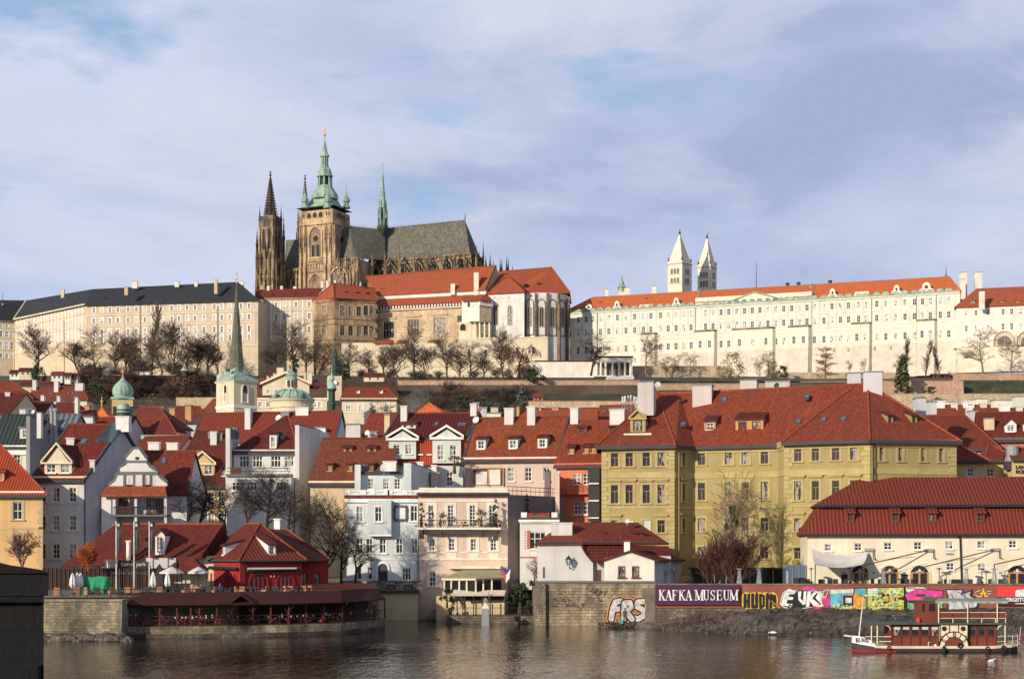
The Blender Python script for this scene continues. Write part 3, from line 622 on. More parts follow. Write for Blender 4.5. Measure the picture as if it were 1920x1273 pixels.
 p.poly([(1775,1106),(1804,1106),(1801,1115),(1820,1108),(1818,1117),(1829,1123),(1832,1134),(1826,1141),(1800,1143),(1779,1144),(1779,1118)],'silver_paint')
 for s in([(1784,1114),(1788,1124)],[(1796,1109),(1812,1120),(1826,1124)],[(1806,1108),(1811,1120)],[(1800,1124),(1812,1142)],[(1815,1128),(1817,1140),(1830,1138)]):p.stroke(s,1.6,'flagblue')
 for s in([(1832,1118),(1840,1118),(1844,1103),(1847,1117),(1852,1118)],[(1838,1112),(1850,1112)]):p.stroke(s,2.2,'yellow_paint')
 for s in([(1829,1110),(1838,1106)],[(1850,1109),(1858,1108)],[(1828,1114),(1836,1118)],[(1851,1115),(1858,1112)]):p.stroke(s,1.2,'pale_paint')
 p.build('graffiti',TQ)
graffiti()
def text(T,body,p,size,mat,rz=0,rx=90,sx=1,name='lettering',align='CENTER',bold=.0,shear=0,ry=0):
 cu=bpy.data.curves.new(name,'FONT');cu.body=body;cu.size=size;cu.align_x=align;cu.align_y='CENTER';cu.extrude=.008;cu.offset=bold;cu.shear=shear
 tmp=bpy.data.objects.new('tmp',cu);me=bpy.data.meshes.new_from_object(tmp);bpy.data.objects.remove(tmp);bpy.data.curves.remove(cu);me.name=name
 me.transform(Matrix.Diagonal((sx,1,1,1)));me.materials.clear();me.materials.append(MATS[mat])
 o=bpy.data.objects.new(name,me);COL.objects.link(o);o.parent=T;o.location=Vector(p)-WLOC[T.name];o.rotation_euler=Matrix.Rotation(R(rz),4,'Z').to_euler()if rx==0 else(Matrix.Rotation(R(rz),4,'Z')@Matrix.Rotation(R(rx),4,'X')@Matrix.Rotation(R(ry),4,'Z')).to_euler()
 return o
def serif(T,d,x0,yb,cap,body,mat,cw):
 'bold serif capitals built from strokes; x0,yb photo position of the left foot, cap = capital height'
 G={'K':[(0,'v'),('l',.25,.5,.8,1,.1),('l',.38,.6,.85,0,.24),('s',.85,0),('s',.8,1)],'A':[('l',.12,0,.48,1,.09),('l',.48,1,.84,0,.24),('l',.26,.33,.66,.33,.08),('s',.12,0),('s',.86,0)],
         'F':[(0,'v'),('l',.1,.96,.78,.96,.09),('l',.2,.52,.58,.52,.09),('l',.75,.96,.75,.74,.07),('l',.57,.62,.57,.42,.06)],'M':[('l',.1,0,.1,1,.09),('l',.1,1,.5,.05,.22),('l',.5,.05,.9,1,.08),('l',.9,0,.9,1,.2),('s',.1,0),('s',.9,0),('s',.05,1),('s',.95,1)],
         'U':[('l',.2,1,.2,.25,.21),('l',.2,.27,.32,.06,.15),('l',.32,.06,.55,.03,.1),('l',.55,.03,.74,.15,.09),('l',.76,.14,.76,1,.09),('s',.2,1),('s',.76,1)],'E':[(0,'v'),('l',.1,.96,.8,.96,.09),('l',.2,.52,.6,.52,.09),('l',.1,.04,.84,.04,.09),('l',.77,.96,.77,.76,.07),('l',.81,.04,.81,.27,.07),('l',.59,.64,.59,.4,.06)],
         'S':[('l',.74,.8,.56,.95,.1),('l',.56,.95,.3,.93,.11),('l',.3,.93,.16,.75,.15),('l',.17,.74,.34,.56,.2),('l',.34,.56,.62,.43,.22),('l',.62,.43,.76,.26,.18),('l',.76,.26,.6,.07,.13),('l',.6,.07,.34,.04,.1),('l',.34,.04,.16,.2,.09),('l',.74,.98,.74,.72,.07),('l',.16,.0,.16,.28,.07)]}
 p=Paint(d);x=x0
 for ch in body:
  if ch==' ':x+=cw*.45;continue
  w=cw*(1.18 if ch=='M' else 1)
  for g in G[ch]:
   if g[1]=='v':p.stroke([(x+.2*w,yb),(x+.2*w,yb-cap)],.22*w,mat,cap=False);p.stroke([(x+.02*w,yb-cap*.03),(x+.4*w,yb-cap*.03)],cap*.07,mat,cap=False);p.stroke([(x+.02*w,yb-cap*.97),(x+.4*w,yb-cap*.97)],cap*.07,mat,cap=False)
   elif g[0]=='s':p.stroke([(x+(g[1]-.19)*w,yb-cap*(.03+.94*g[2])),(x+(g[1]+.19)*w,yb-cap*(.03+.94*g[2]))],cap*.07,mat,cap=False)
   else:p.stroke([(x+g[1]*w,yb-cap*g[2]),(x+g[3]*w,yb-cap*g[4])],g[5]*w,mat,cap=False)
  x+=w*1.0
 return p.build('lettering',T)
def museum_sign():
 f=Face(1229,188.6,1387,188.6);T=thing('museum_sign','dark purple signboard reading KAFKA MUSEUM on the river wall','sign',f.at(1229,1134))
 m=MB();z0,z1=f.z(1229,1134),f.z(1229,1096.5);m.box(f.pt(0,z0),f.e*f.L,f.n*.2,(0,0,z1-z0),'purple');m.build('board',T)
 serif(T,188.58,1235,1125,19.5,'KAFKA MUSEUM','white_paint',12.55)
 f=Face(1870,188.6,1990,188.6);T=thing('restaurant_board','red white and black restaurant board at the end of the graffiti wall','sign',f.at(1870,1134));m=MB()
 for a,b,x0,x1,mt,o in((1134.5,1118.6,1870,1990,'board',0),(1118.5,1098.5,1870,1990,'signred',0)):m.box(f.pt(f.u(x0),f.z(1870,a),-o),f.e*(f.u(x1)-f.u(x0)),f.n*.2,(0,0,f.z(1870,b)-f.z(1870,a)),mt)
 m.build('board',T);p=Paint(188.58);p.poly([(1904,1118),(1904,1108),(1908,1105),(1975,1105),(1975,1118)],'white_paint');p.stroke([(1903,1131),(1975,1131)],1.6,'white_paint',cap=False);p.build('white_panel',T)
 text(T,'HERGETOVA',P(1880,1124,188.57),.62,'white_paint',align='LEFT',bold=.02)
museum_sign()
# ---------------- riverside and old town houses ----------------
def XY(px,d,z=0):return Vector(((px-CX)/F*d,d,z))
def zat(py,d):return H+(YH-py)/F*d
def firewall(T,px0,px1,d0,px2,d1,yt,zb,mat,yt2=None,th=.6,cap='darkgrey',name='firewall'):
 a,b,c=XY(px0,d0),XY(px1,d0),XY(px2,d1);z=zat(yt,d0);z2=z if yt2 is None else zat(yt2,d1);dd=a-b
 m=MB();lo=[p+Z*zb for p in(a,b,c,c+dd)];hi=[p+Z*q for p,q in((a,z),(b,z),(c,z2),(c+dd,z2))]
 m.quads(lo,hi,mat);m.poly(hi,mat);m.build(name,T)
 if cap:k=MB();k.slab([p+Z*.14 for p in hi],.13,cap);k.build('wall_cap',T)
def slopeG(T,f,zE,tp,trim='white_trim'):
 A,e,n=f.A,f.e,f.n;Q=lambda u,v,z:Vector((A.x+e.x*u+n.x*v,A.y+e.y*u+n.y*v,z))
 def hit(px,py):
  c=(px-CX)/F;k=(YH-py)/F;v1=e.x-e.y*c;v0=-e.x*A.y+e.y*A.x;t=(zE+tp*v0-H)/(k-tp*v1)
  return n.y*(c*t-A.x)-n.x*(t-A.y),v0+v1*t,H+k*t,t
 return dict(T=T,f=f,Q=Q,tp=tp,zE=zE,e=e,n=n,hit=hit,trim=trim)
def pipe(T,px,yt,yb,d,r=.09,mat='black',name='downpipe'):
 m=MB();m.tube([P(px,yb,d),P(px,yt,d)],r,6,mat);m.build(name,T)
# orange corner house at the frame edge
g=house('corner_house','orange plastered house with a bright red hipped tile roof at the picture edge','house',-140,199,80,199,925,4,800,42,bk=-19,rl=-110,rr=-30,wall='orange',roof='t_barrel_or',rows=[([33],941,974,17,'or2'),([33,-30],1003,1034,17,'or2')],bands=[(988,993,.06,'sandtrim')],corn=(.6,.25,'pink_trim'),quoin=('sandtrim',.7),oh=.6)
dormer(g,0,902,16,16,'shed',0,1,'orange_wood','t_barrel_or','orangew',12)
# white house with yellow gabled dormer
g=house('gabled_house','white house with dark red roof and a cream gabled dormer','house',64,205,160,205,897,4,796,47,bk=28,wall='white',side='ltgrey',roof='t_rest',rows=[([105.6,136.7,79],914,941,13,'surr'),([105.6,136.7,79],967,994,13,'surr'),([105.6,136.7,79],1020,1047,13,'surr')],bands=[(944,946,.05,'cream_trim'),(997,999,.05,'cream_trim'),(1050,1052,.05,'cream_trim')],corn=(.5,.2,'cream_trim'),verge='darkgrey',chim=[(128,821,836,14,1.1,'white'),(170,862,877,9,.8,'white'),(232,781,None,24,1.6,'white_trim')],sky=[(157,828,12,8)],oh=.5)
g['trim']='cream_trim'
dormer(g,109,888,51,20,'ped',34,2,'cream','t_brown','white')
T=g['T'];Q=g['Q']
m=MB()
pts=[]
for px,py in((179,830),(211,830),(236,796),(207,797)):u,v,z,t=g['hit'](px,py);pts.append(Q(u,v,z+.25))
m.slab(pts,.2,'bluemetal');m.build('metal_sheet',g['roof'])
pipe(T,159,899,1062,204.6);m=MB()
m.lathe(g['f'].pt(g['f'].u(110),g['f'].z(110,852)+0,0)+Z*0,[(.0,0)],3,'cream_trim')
# white scroll-gabled house with loggia
g=house('scroll_gable_house','white house with a curly baroque gable above a wooden loggia','house',213,210,350,210,924,4,846,48,wall='white',roof='t_deep',dep=14,chim=[(289.5,829,None,20,1.2,'white_trim',9.5),(324,830,None,20,1.2,'white_trim',9.5)],sky=[(307,864,9,9)],gut=None)
T=g['T'];m=MB();d=207
out=[(204,911),(217,901),(222,887),(222,884),(225,884),(225,878),(236,872),(240,864),(236,860),(251,842),(262,842),(275,860),(274,864),(281,875),(291,881),(294,883),(294,887),(300,896),(313,905),(313,911)]
m.prism([P(x,y,d)for x,y in out],(0,.6,0),'white');m.build('gable',T)
m=MB()
for pl in([(204,911),(217,901),(221,887)],[(225,884),(225,878),(236,872),(240,864)],[(236,860),(251,842),(262,842),(275,860)],[(274,864),(281,875),(293,883)],[(296,888),(301,896),(313,905)]):m.tube([P(x,y-.5,d+.25)for x,y in pl],.32,5,'grey_trim')
for x0,y0,x1,y1 in((220,884,296,890),(237,863,276,867),(254,890,269,911),(231,890,235,911),(249,890,253,911),(267,890,271,911),(280,890,284,911)):m.box(P(x0,y1,d-.12),((x1-x0)/F*d,0,0),(0,.12,0),(0,0,(y1-y0)/F*d),'grey_trim' if(x0 not in(254,))else 'white')
m.lathe(P(257,858.5,d-.02),[(0,0)],3,'black');m.poly([P(257+4*math.cos(a*.5),859-3*math.sin(a*.5),d-.05)for a in range(13)],'black');m.build('gable_trim',T)
f=Face(200,d,312,d)
for x in(242,275):add_win(T,f.at(x,908,-.1),0,8*d/F,14*d/F,'brownw')
m=MB();a,b=P(187,928,205.4),P(312,926,205.4);m.slab([a,b,P(310,911,207),P(200,911,207)],.25,'t_orange');m.build('lean_to_roof',T)
m=MB();m.box(P(190,1033,206.2)-Z*5,(22/F*206,0,0),(0,4,0),(0,0,zat(930,206)-4),'white');z0=zat(1000,207);m.box(XY(212,209.2,4),(98/F*207,0,0),(0,.5,0),(0,0,zat(928,207)-4),'white');m.build('wing_wall',T)
m=MB()
for x in(212,252,308):m.box(P(x,1000,206.1),(4.5/F*206,0,0),(0,.35,0),(0,0,72/F*206),'white')
m.box(P(210,968,205.8),(102/F*206,0,0),(0,3.2,0),(0,0,.25),'grey_trim');m.build('loggia_frame',T)
m=MB();m.tube([P(212,950,205.9),P(310,950,205.9)],.05,5,'black')
for i in range(40):x=212+i*2.5;m.tube([P(x,966,205.9),P(x,950,205.9)],.025,4,'black')
m.box(P(223,962,206.4),(26/F*206,0,0),(0,.4,0),(0,0,.9),'brown_wood');m.build('balustrade',T)
f=Face(200,209.1,312,209.1)
for x,w in((231,16),(282,14),(298,14)):add_win(T,f.at(x,962,-.1),0,w*209/F,28*209/F,'brownw')
pipe(T,189,928,1050,205)
# ochre house with small gable dormer behind the bare trees
g=house('ochre_house','ochre house with dark mansard roof and little yellow gabled dormer','house',312,236,424,236,909,4,806,52,wall='ochre',roof='t_maroon',rl=372,rows=[([330,352,374,396,415],922,948,10,'surr'),([330,352,374,396,415],962,986,10,'surr')],chim=[(400,809,834,12,1,'white'),(394,810,822,8,1,'lead'),(413,812,826,7,1,'lead'),(373,845,856,8,.8,'brickorange')],bands=[(911,916,.12,'cream_trim')])
g['trim']='cream_trim';dormer(g,380,891,44,21,'ped',21,2,'ochre','t_brown','white');dormer(g,337,895,13,13,'gable',7,1,'darkgrey','t_brown','white');dormer(g,420,893,10,13,'gable',7,1,'darkgrey','t_brown','white')
pipe(g['T'],312,911,1000,235.5)
# white house with wide windows and tall firewall
g=house('terrace_house','white house with wide upper windows under a dark red hipped roof','house',438,238,556,238,846,5,781,45,wall='white',roof='t_maroon',rl=533,rr=541,rows=[([458],854,876,19,'big'),([483],854,876,19,'big'),([517.5],854,876,19,'big'),([542.5],854,876,18,'big')],corn=(.5,.2,'white_trim'),sky=[(530,820,10,10)])
T=g['T'];dormer(g,512,841,13,26,'shed',0,1,'white_trim','t_brown','white',8)
firewall(T,553,561,234,617,249,797,5,'white',None);firewall(T,423,431,235,447,246,803,5,'white')
m=MB();m.box(P(425,1033,231)-Z*4,(121/F*231,0,0),(0,7,0),(0,0,zat(893,231)-5),'white');m.box(P(423,893,230.6),(125/F*231,0,0),(0,1,0),(0,0,.35),'grey_trim');m.build('lower_block',T)
f=Face(425,230.9,545,230.9)
for x,w in((446,22),(472,20),(498,16),(528,20)):add_win(T,f.at(x,920,-.1),0,w*231/F,17*231/F,'big')
m=MB()
for z in(0,.5,1.0):m.tube([P(425,890,230.8)+Z*z,P(545,890,230.8)+Z*z],.045,4,'darkgrey')
m.box(P(432,889,231.5),(20/F*231,0,0),(0,.4,0),(0,0,1),'brown_wood');m.build('balustrade',T)
for x0,x1,yt,yb in((424,446,801,822),):m=MB();m.box(P(x0,yb,236.5),((x1-x0)/F*236,0,0),(0,1.2,0),(0,0,(yb-yt)/F*236),'metal_pale');m.build('chimney',T)
chimney(T,P(601,830,245),zat(801,245),20*245/F,1.4,'white_trim')
# long red monastery roof
g=house('long_roof_house','long house with a steep bright red tiled roof and tall white chimneys','house',364,290,628,285,826,8,773,52,wall='white',roof='t_barrel',verge='darkgrey',chim=[(464,766,805,11,1.2,'white'),(566,764,779,25,1.6,'white'),(534,772,788,16,1.6,'lead'),(604,801,826,8,1,'white')])
# brick red roof with small dormers
g=house('dormer_roof_house','low house with a broad orange red roof holding five tiny dormers','house',582,231,724,231,905,5,822,47,bk=12,wall='sand',roof='t_worn',dorm=[(652,847,16,7,'shed',0,1,'tan_wood','t_brown','brownw'),(697,847,16,7,'shed',0,1,'tan_wood','t_brown','brownw')]+[(x,884,13,13,'shed',0,1,'brown_wood','t_maroon','orangew',5)for x in(618,656,695)],corn=(.6,.25,'cream_trim'))
# white twin-gabled house
g=house('twin_gable_house','pale green house with two white pedimented dormers under a purple brown roof','house',722,238,873,236,822,5,775,40,bk=14,wall='mint',roof='t_barrel_br',chim=[(755.5,761,790,12,.9,'white'),(889,757,None,12,1.2,'white')],sky=[(818,795,8,6),(862,796,8,6),(870,796,8,6)],verge='darkgrey',dorm=[(766,803,27,7,'shed',0,2,'mint','t_maroon','slit')])
T=g['T'];f=Face(722,237.4,873,235.4)
for i,(x0,x1,yt,ap,yb,wx,wy0,wy1)in enumerate(((727,782,824,807,860,(744,766),833,851),(809,866,822,804,868,(826.5,849.5),834,862))):
 dd=f.d((x0+x1)/2)-1.4;m=MB();ff=Face(x0+2,dd,x1-2,dd);wins=[(ff.u(x),ff.z(x,wy1),12*dd/F,(wy1-wy0)*dd/F,'tall')for x in wx]
 z0,z1=ff.z(x0,yb),ff.z(x0,yt);wall_holes(m,ff.A,ff.e,ff.n,ff.L,z0,z1,[(u-w/2,u+w/2,z,z+h)for u,z,w,h,s in wins],'mint',.2)
 for u in(0,ff.L):m.poly([ff.pt(u,z0),ff.pt(u,z0,5),ff.pt(u,z1,5),ff.pt(u,z1)],'mint')
 zt=ff.z(x0,ap);m.poly([ff.pt(0,z1),ff.pt(ff.L,z1),ff.pt(ff.L/2,zt)],'mint');m.poly([ff.pt(0,z0),ff.pt(ff.L,z0),ff.pt(ff.L,z0,5),ff.pt(0,z0,5)],'mint');D=m.build('dormer',T)
 for u,z,w,h,s in wins:add_win(D,ff.pt(u,z),ff.ang,w,h,s,True)
 m=MB();m.box(ff.pt(-.4,z1-.15,-.4),ff.e*(ff.L+.8),ff.n*.5,(0,0,.35),'white_trim')
 for a,b in((-.45,ff.L/2),(ff.L+.45,ff.L/2)):q=ff.pt(a,z1+.15,-.42);m.prism([q,q+Z*.35,q+Z*.35+ff.n*.5,q+ff.n*.5],ff.pt(b,zt+.25,-.42)-q,'white_trim')
 m.build('moulding',D);m=MB()
 for sg in(0,1):p=[ff.pt(ff.L/2,zt+.4,-.2),ff.pt(ff.L/2,zt+.4,7),ff.pt(-.4 if not sg else ff.L+.4,z1+.2,5),ff.pt(-.4 if not sg else ff.L+.4,z1+.2,-.2)];m.slab(p if sg else p[::-1],.15,'t_brown')
 m.build('roof',D)
f2=Face(720,236.6,873,234.6);m=MB();u0,u1=f2.u(782),f2.u(810);m.box(f2.pt(0,f2.z(722,872),.4),f2.e*f2.L,f2.n*1.2,(0,0,f2.z(722,826)-f2.z(722,872)),'t_barrel_or');m.build('tiled_wall',T)
for x in(788,804):add_win(T,f2.at(x,851,.36),f2.ang,.55,1.1,'white')
m=MB();fb=Face(819,227,868,227);w=fb.rows([([843],884,911,12,'tall')]);fb.wall(m,5,fb.z(819,873),w,'white');z1=fb.z(819,873);m.poly([fb.pt(0,z1),fb.pt(fb.L,z1),fb.pt(fb.L,z1,7),fb.pt(0,z1,7)],'lead')
for u in(0,fb.L):m.poly([fb.pt(u,5),fb.pt(u,5,7),fb.pt(u,z1,7),fb.pt(u,z1)],'ltgrey')
m.build('terrace_block',T);fb.put(T,w)
# pale blue riverside house
BD=212;f=Face(650,BD,785.3,BD);T=thing('pale_blue_house','pale blue house with balustraded roof terrace and dark framed wall plaque','house',f.pt(0,0));m=MB();zt=f.z(650,934)
R_=[([674.7],949,978,12.5,'blue'),([776.5],948,977,13,'blue'),([674.7,693,718,749,777.5],1009,1037,12,'blue'),([762.5],1064,1088,17,'big'),([674,694],1062,1086,9,'slit')]
w=f.rows(R_);f.wall(m,4.6,zt,w,'paleblue');m.poly([f.pt(f.L,4.6),f.pt(f.L,4.6,12),f.pt(f.L,zt,12),f.pt(f.L,zt)],'paleblue');m.poly([f.pt(0,4.6,12),f.pt(0,4.6),f.pt(0,zt),f.pt(0,zt,12)],'paleblue');m.poly([f.pt(0,zt),f.pt(f.L,zt),f.pt(f.L,zt,12),f.pt(0,zt,12)],'lead');m.build('wall',T);f.put(T,w)
m=MB();fb=Face(690,BD-1.2,733.5,BD-1.2);w=fb.rows([([709.6],950,978,12.5,'blue')]);z0=fb.z(690,1000);fb.wall(m,z0,zt-.3,w,'paleblue')
for u in(0,fb.L):m.poly([fb.pt(u,z0),fb.pt(u,z0,1.3),fb.pt(u,zt-.3,1.3),fb.pt(u,zt-.3)],'paleblue')
m.poly([fb.pt(0,z0),fb.pt(fb.L,z0),fb.pt(fb.L,z0,1.3),fb.pt(0,z0,1.3)],'ltgrey');m.box(fb.pt(0,z0-.35,.1),fb.e*fb.L,fb.n*1.1,(0,0,.35),'cyan_trim');m.build('bay',T);fb.put(T,w)
m=MB();f.band(m,zt,zt+.4,.45,'t_deep',-.3);f.band(m,zt-.55,zt-.002,.3,'cyan_trim',-.2);f.band(m,f.z(650,1049),f.z(650,1046),.08,'cyan_trim');f.band(m,f.z(650,984),f.z(650,982.5),.04,'cyan_trim');m.build('cornice',T)
m=MB();z0,z1=zt+.42,f.z(650,919)
f.band(m,z1-.2,z1,.3,'cyan_trim',-.2);f.band(m,z0,z0+.15,.3,'cyan_trim',-.2)
for x in(653,682,699.5,726,732,760,783):m.box(f.pt(f.u(x)-.32,z0,-.34),f.e*.64,f.n*.5,(0,0,z1-z0+.05),'cyan_trim')
for i in range(30):x=656+i*4.3;m.lathe(f.pt(f.u(x),z0+.12,-.1),[(.07,0),(.11,.25),(.05,.5),(.08,z1-z0-.3)],6,'cyan_trim')
m.build('balustrade',T)
m=MB();c=f.at(751,962,-.1)
for i in range(24):a,b=i*math.pi/12,(i+1)*math.pi/12;sq=lambda t:(max(-1,min(1,1.5*math.cos(t)))*.78,max(-1,min(1,1.5*math.sin(t)))*.9);m.tube([c+Vector((sq(a)[0],0,sq(a)[1])),c+Vector((sq(b)[0],0,sq(b)[1]))],.16+.05*math.sin(i*2.6),5,'grey_trim')
m.box(c+Vector((-.62,.02,-.74)),(1.24,0,0),(0,.1,0),(0,0,1.48),'cyan_trim');m.build('wall_plaque',T)
arch_win(T,f.at(718,1091),f.e,f.n,18*BD/F,35*BD/F,'white_trim','darkgrey',mull=0,name='archway')
m=MB();fp=Face(676,BD+7,757,BD+7);w=fp.rows([([695.5,724,745],897,917,11,'tall')]);z1=fp.z(676,889);fp.wall(m,zt,z1,w,'paleblue');m.poly([fp.pt(0,zt,6),fp.pt(0,zt),fp.pt(0,z1),fp.pt(0,z1,6)],'paleblue');m.box(fp.pt(0,z1,-.4),fp.e*fp.L,fp.n*6,(0,0,.4),'darkgrey');m.build('penthouse',T);fp.put(T,w)
firewall(T,757,771,217,816,229,868,6,'paleblue',884);firewall(T,665,676,218,682,226,871,6,'paleblue')
for x,yt,yb,w_,mt in((731,865,885,24,'white_trim'),(682,872,886,16,'metal_pale')):chimney(T,P(x,yb,222),zat(yt,222),w_*222/F,1.5,mt,cap=None)
for x,yt,yb,w_,mt in((788,866,886,11,'white_trim'),(814,872,886,9,'white_trim'),(816,886,912,14,'pink')):chimney(T,P(x,yb,226),zat(yt,226),w_*226/F,1.2,mt,cap=None)
pipe(T,784.8,936,1160,BD-.15,.1,'lead')
# its river terrace with stone balustrade
f=Face(638,209,784.5,209);T=thing('terrace_wall','river terrace wall with stone balustrade below the pale blue house','wall',f.pt(0,-1),kind='thing');m=MB();z1=f.z(650,1107);f.wall(m,-1,z1,[],'sand');m.poly([f.pt(0,z1),f.pt(f.L,z1),f.pt(f.L,z1,6),f.pt(0,z1,6)],'quay2');m.build('masonry',T)
m=MB();z0=z1+.02;z2=f.z(650,1088)
f.band(m,z1-.3,z1+.02,.5,'darkgrey');f.band(m,z2-.2,z2,.25,'quay2')
for i in range(5):m.box(f.pt(i*f.L/4.3,z0,-.22),f.e*1.2,f.n*.4,(0,0,z2-z0),'quay2')
for i in range(36):m.lathe(f.pt(.3+i*f.L/36,z0,-.05),[(.08,0),(.12,.3),(.06,.7),(.09,z2-z0-.15)],6,'quay2')
m.build('balustrade',T)
# pink riverside house
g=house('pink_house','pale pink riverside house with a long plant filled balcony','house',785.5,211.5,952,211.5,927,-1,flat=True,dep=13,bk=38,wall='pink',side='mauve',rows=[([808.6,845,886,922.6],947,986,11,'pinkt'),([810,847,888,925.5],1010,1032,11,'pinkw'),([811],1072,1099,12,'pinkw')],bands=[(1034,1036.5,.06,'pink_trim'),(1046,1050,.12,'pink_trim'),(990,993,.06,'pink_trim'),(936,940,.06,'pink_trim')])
T=g['T'];f=g['f'];m=MB();zE=g['zE']
f.band(m,zE,zE+.25,.55,'darkgrey',-.3,f.L+.3);f.band(m,zE+.27,f.z(785.5,914),.25,'pink_trim')
for i in range(44):m.box(f.pt(i*f.L/44,zE-.3,-.4),f.e*.14,f.n*.4,(0,0,.28),'brown_wood')
m.build('parapet',T);m=MB();zb=f.z(785.5,993);m.box(f.pt(f.u(784),zb,-1.5),f.e*(f.u(939)-f.u(784)),f.n*1.5,(0,0,.3),'pink_trim');m.box(f.pt(f.u(793),zb-.5,-1.2),f.e*(f.u(936)-f.u(793)),f.n*1.2,(0,0,.48),'darkgrey');m.build('balcony_slab',T)
m=MB();zr_=zb+1.25;m.tube([f.pt(0,zr_,-1.45),f.pt(f.u(939),zr_,-1.45)],.035,4,'darkgrey')
for i in range(60):u=f.u(785.5)+i*(f.u(939)-f.u(785.5))/59;m.tube([f.pt(u,zb+.3,-1.45),f.pt(u,zr_,-1.45)],.018,3,'darkgrey')
m.build('balustrade',T)
m=MB()
for x in(810,847,888,925.5):m.box(f.pt(f.u(x)-.85,f.z(x,1001.5),-.25),f.e*1.7,f.n*.3,(0,0,.16),'pink_trim');m.box(f.pt(f.u(x)-.62,f.z(x,1046),-.04),f.e*1.24,f.n*.06,(0,0,.75),'pink_trim')
m.build('window_hood',T)
# rear roof terrace rail of the pink house
m=MB();Q=g['Q']
for z in(.55,1.1):m.tube([Q(g['L'],0,zE+z),Q(g['L'],13,zE+z)],.05,4,'darkgrey')
for i in range(14):m.tube([Q(g['L'],i,zE),Q(g['L'],i,zE+1.1)],.03,4,'darkgrey')
m.build('terrace_rail',T)
# stucco house with three dormers
g=house('three_dormer_house','pale stucco house with three white dormers on a red roof and two tall chimneys','house',871,229,1044,227,861,5,783,45,bk=8,wall='pink',roof='t_warm',verge='darkgrey',rows=[([958,990.5,1025],876,902,13,'tall')],dorm=[(902,843,18,19,'shed',0,1,'white','t_brown','white',12),(962,842,18,19,'shed',0,1,'white','t_brown','white',12),(1017,840,18,19,'shed',0,1,'white','t_brown','white',12)],chim=[(952.5,765.5,796,17,1.8,'white'),(993.5,763,797,15,2.4,'white')],corn=(.7,.25,'pink_trim'))
T=g['T'];f=g['f'];m=MB();m.box(f.at(887,910,-.12),f.e*4.4,f.n*.25,(0,0,2.5),'darkgrey');m.box(f.at(893,909,-.25),f.e*1.6,f.n*.2,(0,0,1.9),'sailcloth');m.box(f.at(918,909,-.25),f.e*1.6,f.n*.2,(0,0,2.2),'pink_trim');m.build('loggia',T)
m=MB()
for x in(886,915,943):m.box(f.at(x,911,-.3),f.e*.16,f.n*.16,(0,0,2.6),'orange_wood')
m.box(f.at(886,879,-.3),f.e*4.5,f.n*.16,(0,0,.16),'orange_wood');m.build('loggia_frame',T)
firewall(T,1021,1031,221,1033,223,884,5,'mauve')
# orange terracotta house
g=house('terracotta_house','bright terracotta house with white windows squeezed beside the yellow block','house',1043,224,1140,222,872,5,789,45,bk=6,wall='terracotta',roof='t_red',rows=[([1082,1100],887,909,15,'tall'),([1083,1100.5],940,964,14,'tall')],dorm=[(1071,851,14,12,'shed',0,1,'brown_wood','t_brown','orangew',16),(1106,850,29,12,'shed',0,2,'brown_wood','t_brown','orangew',16),(1091,812,20,10,'shed',0,1,'brown_wood','t_maroon','brownw',10),(1148,810,16,9,'shed',0,1,'brown_wood','t_maroon','brownw',10)],chim=[(1075.5,765,795,15,1.4,'white'),(1159,768,None,28,1.6,'white')],corn=(.6,.2,'terracotta'))
T=g['T'];f=g['f'];m=MB();zb=f.z(1048,928);m.box(f.at(1049,927,-1.1),f.e*(f.u(1107)-f.u(1049)),f.n*1.1,(0,0,.25),'terracotta')
for i in range(22):m.box(f.pt(f.u(1051)+i*.19,f.z(1050,926),-1.08),f.e*.1,f.n*.06,(0,0,.95),'terracotta')
m.box(f.at(1050,912,-1.12),f.e*4.2,f.n*.14,(0,0,.12),'terracotta');m.build('balcony',T)
m=MB();a=f.at(1107,978,-1.4);m.box(a,f.e*1.6,f.n*1.6,(0,0,101/F*221),'board');m.build('glazed_bay',T)
for y in(898,930,962):add_win(T,f.at(1118,y+8,-1.42),f.ang,1.2,2.0,'tall')
m=MB();m.box(XY(1041,219,4.5),(8/F*219,0,0),(0,3,0),(0,0,zat(884,219)-4.5),'pink');m.build('party_wall',T)
